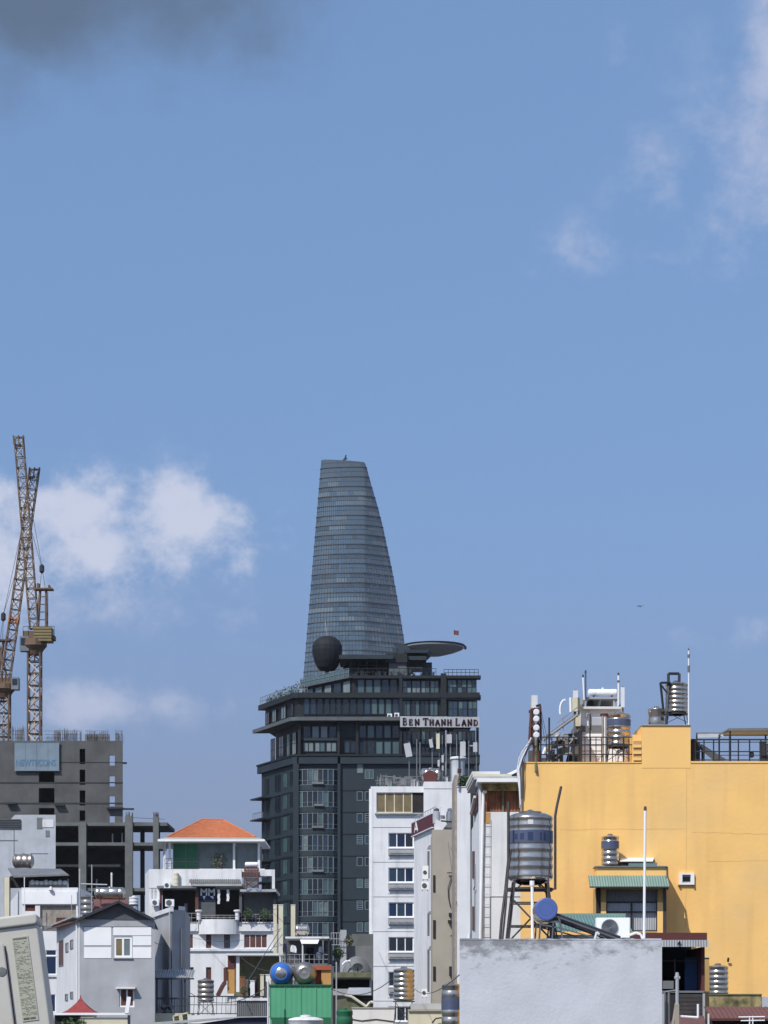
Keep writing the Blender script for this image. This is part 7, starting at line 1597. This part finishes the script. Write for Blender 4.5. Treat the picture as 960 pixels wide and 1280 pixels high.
# ------------------------------------------------------------------ stained grey wall house with the big tank, solar heater, pole
def front_house():
    D = 48.0
    t = thing('stained_grey_house', 'plain flat topped pale grey house wall with black mould along its upper edge', 'building', (X(701, D), D+5, 0))
    x0, x1 = X(575, D), X(826.7, D); zt = Z(1173.5, D)
    part('wall', MB().prism([(x0, D), (x1, D), (x1+1, D+9), (X(577, D+9), D+9)], 0, zt-.03), 'stained_grey', t)
    m = bpy.data.materials['stained_grey'].copy(); m.name = 'mouldy_render'; MATS['mouldy_render'] = m
    nt = m.node_tree; b = nt.nodes['Principled BSDF']; src = b.inputs['Base Color'].links[0].from_socket
    g = nt.nodes.new('ShaderNodeNewGeometry'); sp = nt.nodes.new('ShaderNodeSeparateXYZ'); nt.links.new(g.outputs['Position'], sp.inputs[0])
    mr = nt.nodes.new('ShaderNodeMapRange'); nt.links.new(sp.outputs[2], mr.inputs[0]); mr.inputs[1].default_value = zt-.95; mr.inputs[2].default_value = zt-.1; mr.inputs[3].default_value = -.16; mr.inputs[4].default_value = .20
    mx = nt.nodes.new('ShaderNodeMapRange'); nt.links.new(sp.outputs[0], mx.inputs[0]); mx.inputs[1].default_value = x0; mx.inputs[2].default_value = x1; mx.inputs[3].default_value = .07; mx.inputs[4].default_value = -.12
    nz = nt.nodes.new('ShaderNodeTexNoise'); nz.inputs['Scale'].default_value = 3.2; nz.inputs['Detail'].default_value = 11; nz.inputs['Roughness'].default_value = .7
    mp = nt.nodes.new('ShaderNodeMapping'); mp.inputs['Scale'].default_value = (.8, 1, 1.35); nt.links.new(g.outputs['Position'], mp.inputs[0]); nt.links.new(mp.outputs[0], nz.inputs[0])
    ad = nt.nodes.new('ShaderNodeMath'); nt.links.new(nz.outputs[0], ad.inputs[0]); nt.links.new(mr.outputs[0], ad.inputs[1])
    a2 = nt.nodes.new('ShaderNodeMath'); nt.links.new(ad.outputs[0], a2.inputs[0]); nt.links.new(mx.outputs[0], a2.inputs[1])
    rp = nt.nodes.new('ShaderNodeMapRange'); nt.links.new(a2.outputs[0], rp.inputs[0]); rp.inputs[1].default_value = .56; rp.inputs[2].default_value = .74; rp.inputs[4].default_value = .72
    mix = nt.nodes.new('ShaderNodeMix'); mix.data_type = 'RGBA'; nt.links.new(rp.outputs[0], mix.inputs[0]); nt.links.new(src, mix.inputs[6]); mix.inputs[7].default_value = (.12, .12, .125, 1); nt.links.new(mix.outputs[2], b.inputs['Base Color'])
    part('render_face', MB().box(x0-.01, x1+.01, D-.02, D-.003, 0, zt-.028), 'mouldy_render', t)
    cp = MB(); r = random.Random(6); n = 22
    for k in range(n): a, b2 = x0+(x1-x0)*k/n, x0+(x1-x0)*(k+1)/n; cp.box(a, b2, D-.025, D+.2, zt-.03, zt+.003*r.uniform(-3, 4))
    part('coping', cp, 'mouldy_render', t)
    part('patch', MB().box(X(666, D), X(684, D), D-.026, D-.022, Z(1252, D), Z(1240, D)), 'grey_plaster', t) if False else None
    # big water tank on splayed iron tower
    E = 50.0; cx = X(664.5, E); rr = 28.7/F*E; cy = E+rr
    zb, ztk = Z(1098, E), Z(1013.5, E); base = zt-.03
    w = thing('water_tank', 'largest steel tank with blue printed band, raised on a splayed iron tower', 'water tank', (cx, cy, base), 'vertical steel water tanks on the roofs')
    pr = [(rr*.25, Z(1105, E)), (rr*.5, Z(1104, E)), (rr*.85, Z(1100, E)), (rr*.985, Z(1096.5, E)), (rr, Z(1094, E))]
    for a, b2 in ((1089, 1085), (1078, 1074.5), (1067, 1063.5), (1056, 1053), (1036, 1033.5), (1027, 1024)):
        pr += [(rr, Z(a+2.5, E)), (rr*.972, Z(a, E)), (rr*.972, Z(b2, E)), (rr, Z(b2-2.5, E))]
    pr += [(rr, Z(1021, E)), (rr*.95, Z(1018, E)), (rr*.72, Z(1015, E)), (rr*.4, Z(1014, E))]
    part('tank_body', MB().lathe((cx, cy, 0), pr, 48), 'steel', w, smooth=True)
    part('lid', MB().lathe((cx, cy, 0), [(rr*.48, Z(1014.5, E)), (rr*.5, Z(1012.5, E)), (rr*.2, Z(1011.5, E)), (rr*.05, Z(1009.5, E))], 24), 'steel_dull', w, smooth=True)
    lb = part('label_band', MB().lathe((cx, cy, 0), [(rr*1.004, Z(1052.5, E)), (rr*1.006, Z(1045, E)), (rr*1.004, Z(1037, E))], 48), 'blue_label', w, smooth=True)
    mk = MB()
    for a0, wd, ht in ((-93, 13, 6.5), (-114, 10, 5), (-131, 8, 4), (-66, 4, 6), (-55, 6, 6)):
        for k in range(3):
            a1, a2_ = rad(a0+wd*(k/3-.5)), rad(a0+wd*((k+1)/3-.5)); q = rr*1.012
            mk.quad((cx+q*math.cos(a1), cy+q*math.sin(a1), Z(1045+ht*.8, E)), (cx+q*math.cos(a2_), cy+q*math.sin(a2_), Z(1045+ht*.8, E)), (cx+q*math.cos(a2_), cy+q*math.sin(a2_), Z(1045-ht*.8, E)), (cx+q*math.cos(a1), cy+q*math.sin(a1), Z(1045-ht*.8, E)))
    part('printed_mark', mk, 'blue_mark', lb)
    part('label_plate', MB().pbox(660, 1024.5, 666.5, 1030, E-.012, .02), 'white_old', w)
    st = part('tower_ring', MB().lathe((cx, cy, Z(1110, E)), [(rr*1.0, -.02), (rr*1.0, .025), (rr*.93, .025), (rr*.93, -.02)], 24), 'iron', w)
    tops = {}; feet = {}
    for i, (sx, sy) in enumerate(((-1, -1), (1, -1), (1, 1), (-1, 1))):
        a = Vector((cx+sx*rr*.72, cy+sy*rr*.72, Z(1100, E))); f = Vector((cx+sx*rr*1.02, cy+sy*rr*.95, base)); tops[i] = a; feet[i] = f
        part('leg', MB().bar(a, f, .05), 'iron', st)
    br = MB()
    for i in range(4):
        j = (i+1) % 4
        for f in (.35, .72): br.bar(tops[i].lerp(feet[i], f), tops[j].lerp(feet[j], f), .03)
        br.bar(tops[i].lerp(feet[i], .3), feet[j], .035); 
        br.bar((cx+(tops[i].x-cx)*.5, cy+(tops[i].y-cy)*.5, Z(1103, E)), tops[i].lerp(feet[i], .18), .03)
    br.bar((cx-rr, cy-rr*.5, Z(1111, E)), (cx+rr, cy-rr*.5, Z(1111, E)), .05).bar((cx-rr, cy+rr*.5, Z(1111, E)), (cx+rr, cy+rr*.5, Z(1111, E)), .05)
    part('brace', br, 'iron', st)
    part('drain_pipe', MB().tube((cx+.01, cy-rr*1.02, Z(1102, E)), (cx+.02, cy-rr*1.02, base), .032, 8).tube((cx+.01, cy-rr*1.02, Z(1107, E)), (cx+.01, cy-rr*1.02, Z(1101, E)), .05, 8), 'white_clean', w, smooth=True)
    part('inlet_pipe', MB().path([P(635.5, 1002, E), P(635.5, 1075, E), P(632, 1110, E), P(627, 1150, E-.1), P(625, 1174, E-.1)], .03, 6).path([P(639, 1062, E-.02), P(635, 1090, E-.03), P(632.5, 1130, E-.1), P(628, 1176, E-.1)], .022, 6), 'iron', w, smooth=True)
    part('overflow_pipe', MB().path([P(701.5, 983, E+.3), P(696, 1008, E+.3), P(694, 1020, E+.3), P(694, 1112, E+.3)], .028, 6).path([P(688, 1060, E-.02), P(684, 1125, E-.05)], .014, 5), 'iron', w, smooth=True)
    # solar heater seen end-on
    G = 49.0
    h = thing('solar_heater', 'solar water heater with round blue end cap and sloping dark tubes', 'solar heater', P(715, 1174, G+.7))
    c = P(683, 1136.3, G); rc = 14.2/F*G
    part('tank', MB().lathe((c.x, G+.02, c.z), [(rc*.98, 0), (rc*.985, .05), (rc*.985, 1.5), (rc*.5, 1.53)], 32, 'y'), 'steel_dull', h, smooth=True)
    part('end_cap', MB().lathe((c.x, G, c.z), [(.02, -.03), (rc*.56, -.03), (rc*.58, -.026), (rc*.6, -.03), (rc*.9, -.028), (rc*.97, -.02), (rc*1.0, -.005), (rc*1.0, .03)], 40, 'y'), 'blue_plastic', h)
    p0, p1 = P(693, 1141.5, G), P(776, 1171.5, G)
    for k in range(13): y = G+.1+k*.11; part('glass_tube', MB().tube((p0.x, y, p0.z), (p1.x, y, p1.z), .028, 8), 'tube_dark', h, smooth=True)
    fr = MB()
    for y in (G+.04, G+1.46):
        fr.bar((p0.x+.04, y, p0.z-.06), (p1.x, y, p1.z-.05), .035); fr.bar((X(676, G), y, Z(1150, G)), (X(674, G), y, base), .035); fr.bar((X(699, G), y, Z(1147, G)), (X(704, G), y, base), .035)
        fr.bar((X(692, G), y, Z(1152, G)), (X(690, G), y, base), .03); fr.bar((X(674, G), y, Z(1155, G)), (X(700, G), y, Z(1160, G)), .03); fr.bar((X(700, G), y, Z(1160, G)), (X(748, G), y, Z(1173, G)), .028); fr.bar((X(672, G), y, Z(1152, G)), (X(698, G), y, Z(1152, G)), .04)
    fr.bar((p1.x, G+.04, p1.z-.05), (p1.x, G+1.46, p1.z-.05), .05)
    part('frame', fr, 'gable_grey', h)
    pole(806.5, 1013, 1174, 50, .028, 'white_clean', 'tall thin white pole standing on the stained grey house', px1=805, z0=base, tip='brown_wood')
    single('pipe_stub', MB().path([P(743, 1176, 49), P(746, 1165, 49), P(749, 1168, 49)], .025, 6).tube(P(586, 1176, 49), P(586, 1167, 49), .035, 6), 'white_old', 'short pale pipe stubs on the stained grey house edge', 'pipe', smooth=True)
front_house()

# ------------------------------------------------------------------ loose wires and plants on the lower roofs
def sag(a, b, da, db, drop, label, r_=.02, m_='cable', n=14):
    p, q = P(*a, da), P(*b, db)
    pts = [p.lerp(q, k/n)-Vector((0, 0, drop*4*(k/n)*(1-k/n))) for k in range(n+1)]
    single('wire', MB().path(pts, r_, 4), m_, label, 'wire', group='wires strung between the lower roofs')
sag((228, 1168), (352, 1160), 214, 213, .9, 'sagging wire across the brown windows to the cream pillars')
sag((236, 1240), (337, 1232), 138, 106, .7, 'sagging wire from the iron railing to the green shed')
sag((414, 1236), (492, 1222), 105, 111, .5, 'wire from the green shed to the small steel tank')
sag((232, 1142), (346, 1136), 228, 213, .5, 'thin wire along the dark terrace storey')
sag((193, 1178), (246, 1160), 149, 219, .8, 'wire from the gable house to the white house')
sag((518, 1236), (575, 1218), 109, 48.4, .3, 'wire from the small steel tank to the stained grey wall', .012)
sag((415, 1190), (464, 1172), 170, 226, .8, 'wire from the grey terrace to the white hotel')
sag((560, 1052), (571, 1130), 179.7, 164.9, .1, 'wire hanging down the beige wall edge')
sag((300, 1195), (352, 1212), 199, 171, .5, 'wire across the olive walled porch')
bush(310, 1141, 6, 229.3, 1153, 'dark potted plant at the left of the right terrace railing', n=150, s=.12)
bush(331, 1143, 7, 229.3, 1153, 'wider dark potted plant at the right terrace railing end', n=170, s=.12)
bush(305, 1238, 5, 198.5, 1247, 'small potted plant at the foot of the olive walled porch', n=120, s=.09)
bush(436, 1176, 6, 188, 1182, 'weedy shrub growing on the back wall beside the white hotel', 'leaf_dry', n=130, s=.12)
bush(208, 1262, 6, 151.8, 1268, 'leafy plant behind the scrolled balcony railing', n=140, s=.09)

# ------------------------------------------------------------------ a bird high over the roofs
b = thing('bird', 'tiny dark bird gliding in the sky above the yellow building', 'bird', P(800.5, 758, 190))
c = P(800.5, 758, 190)
part('body', MB().lathe(c, [(.01, -.2), (.04, -.12), (.055, 0), (.035, .12), (.01, .2)], 8, 'y'), 'dark_metal', b)
for s in (-1, 1): part('wing', MB().add([c+Vector((0, -.08, .01)), c+Vector((s*.16, -.04, .07)), c+Vector((s*.3, .05, .02)), c+Vector((s*.15, .07, .06)), c+Vector((0, .08, .01)), c+Vector((s*.15, .02, .045))], [(0, 1, 2, 3, 4), (4, 3, 5), (3, 2, 5), (2, 1, 5), (1, 0, 5), (0, 4, 5)]), 'dark_metal', b)
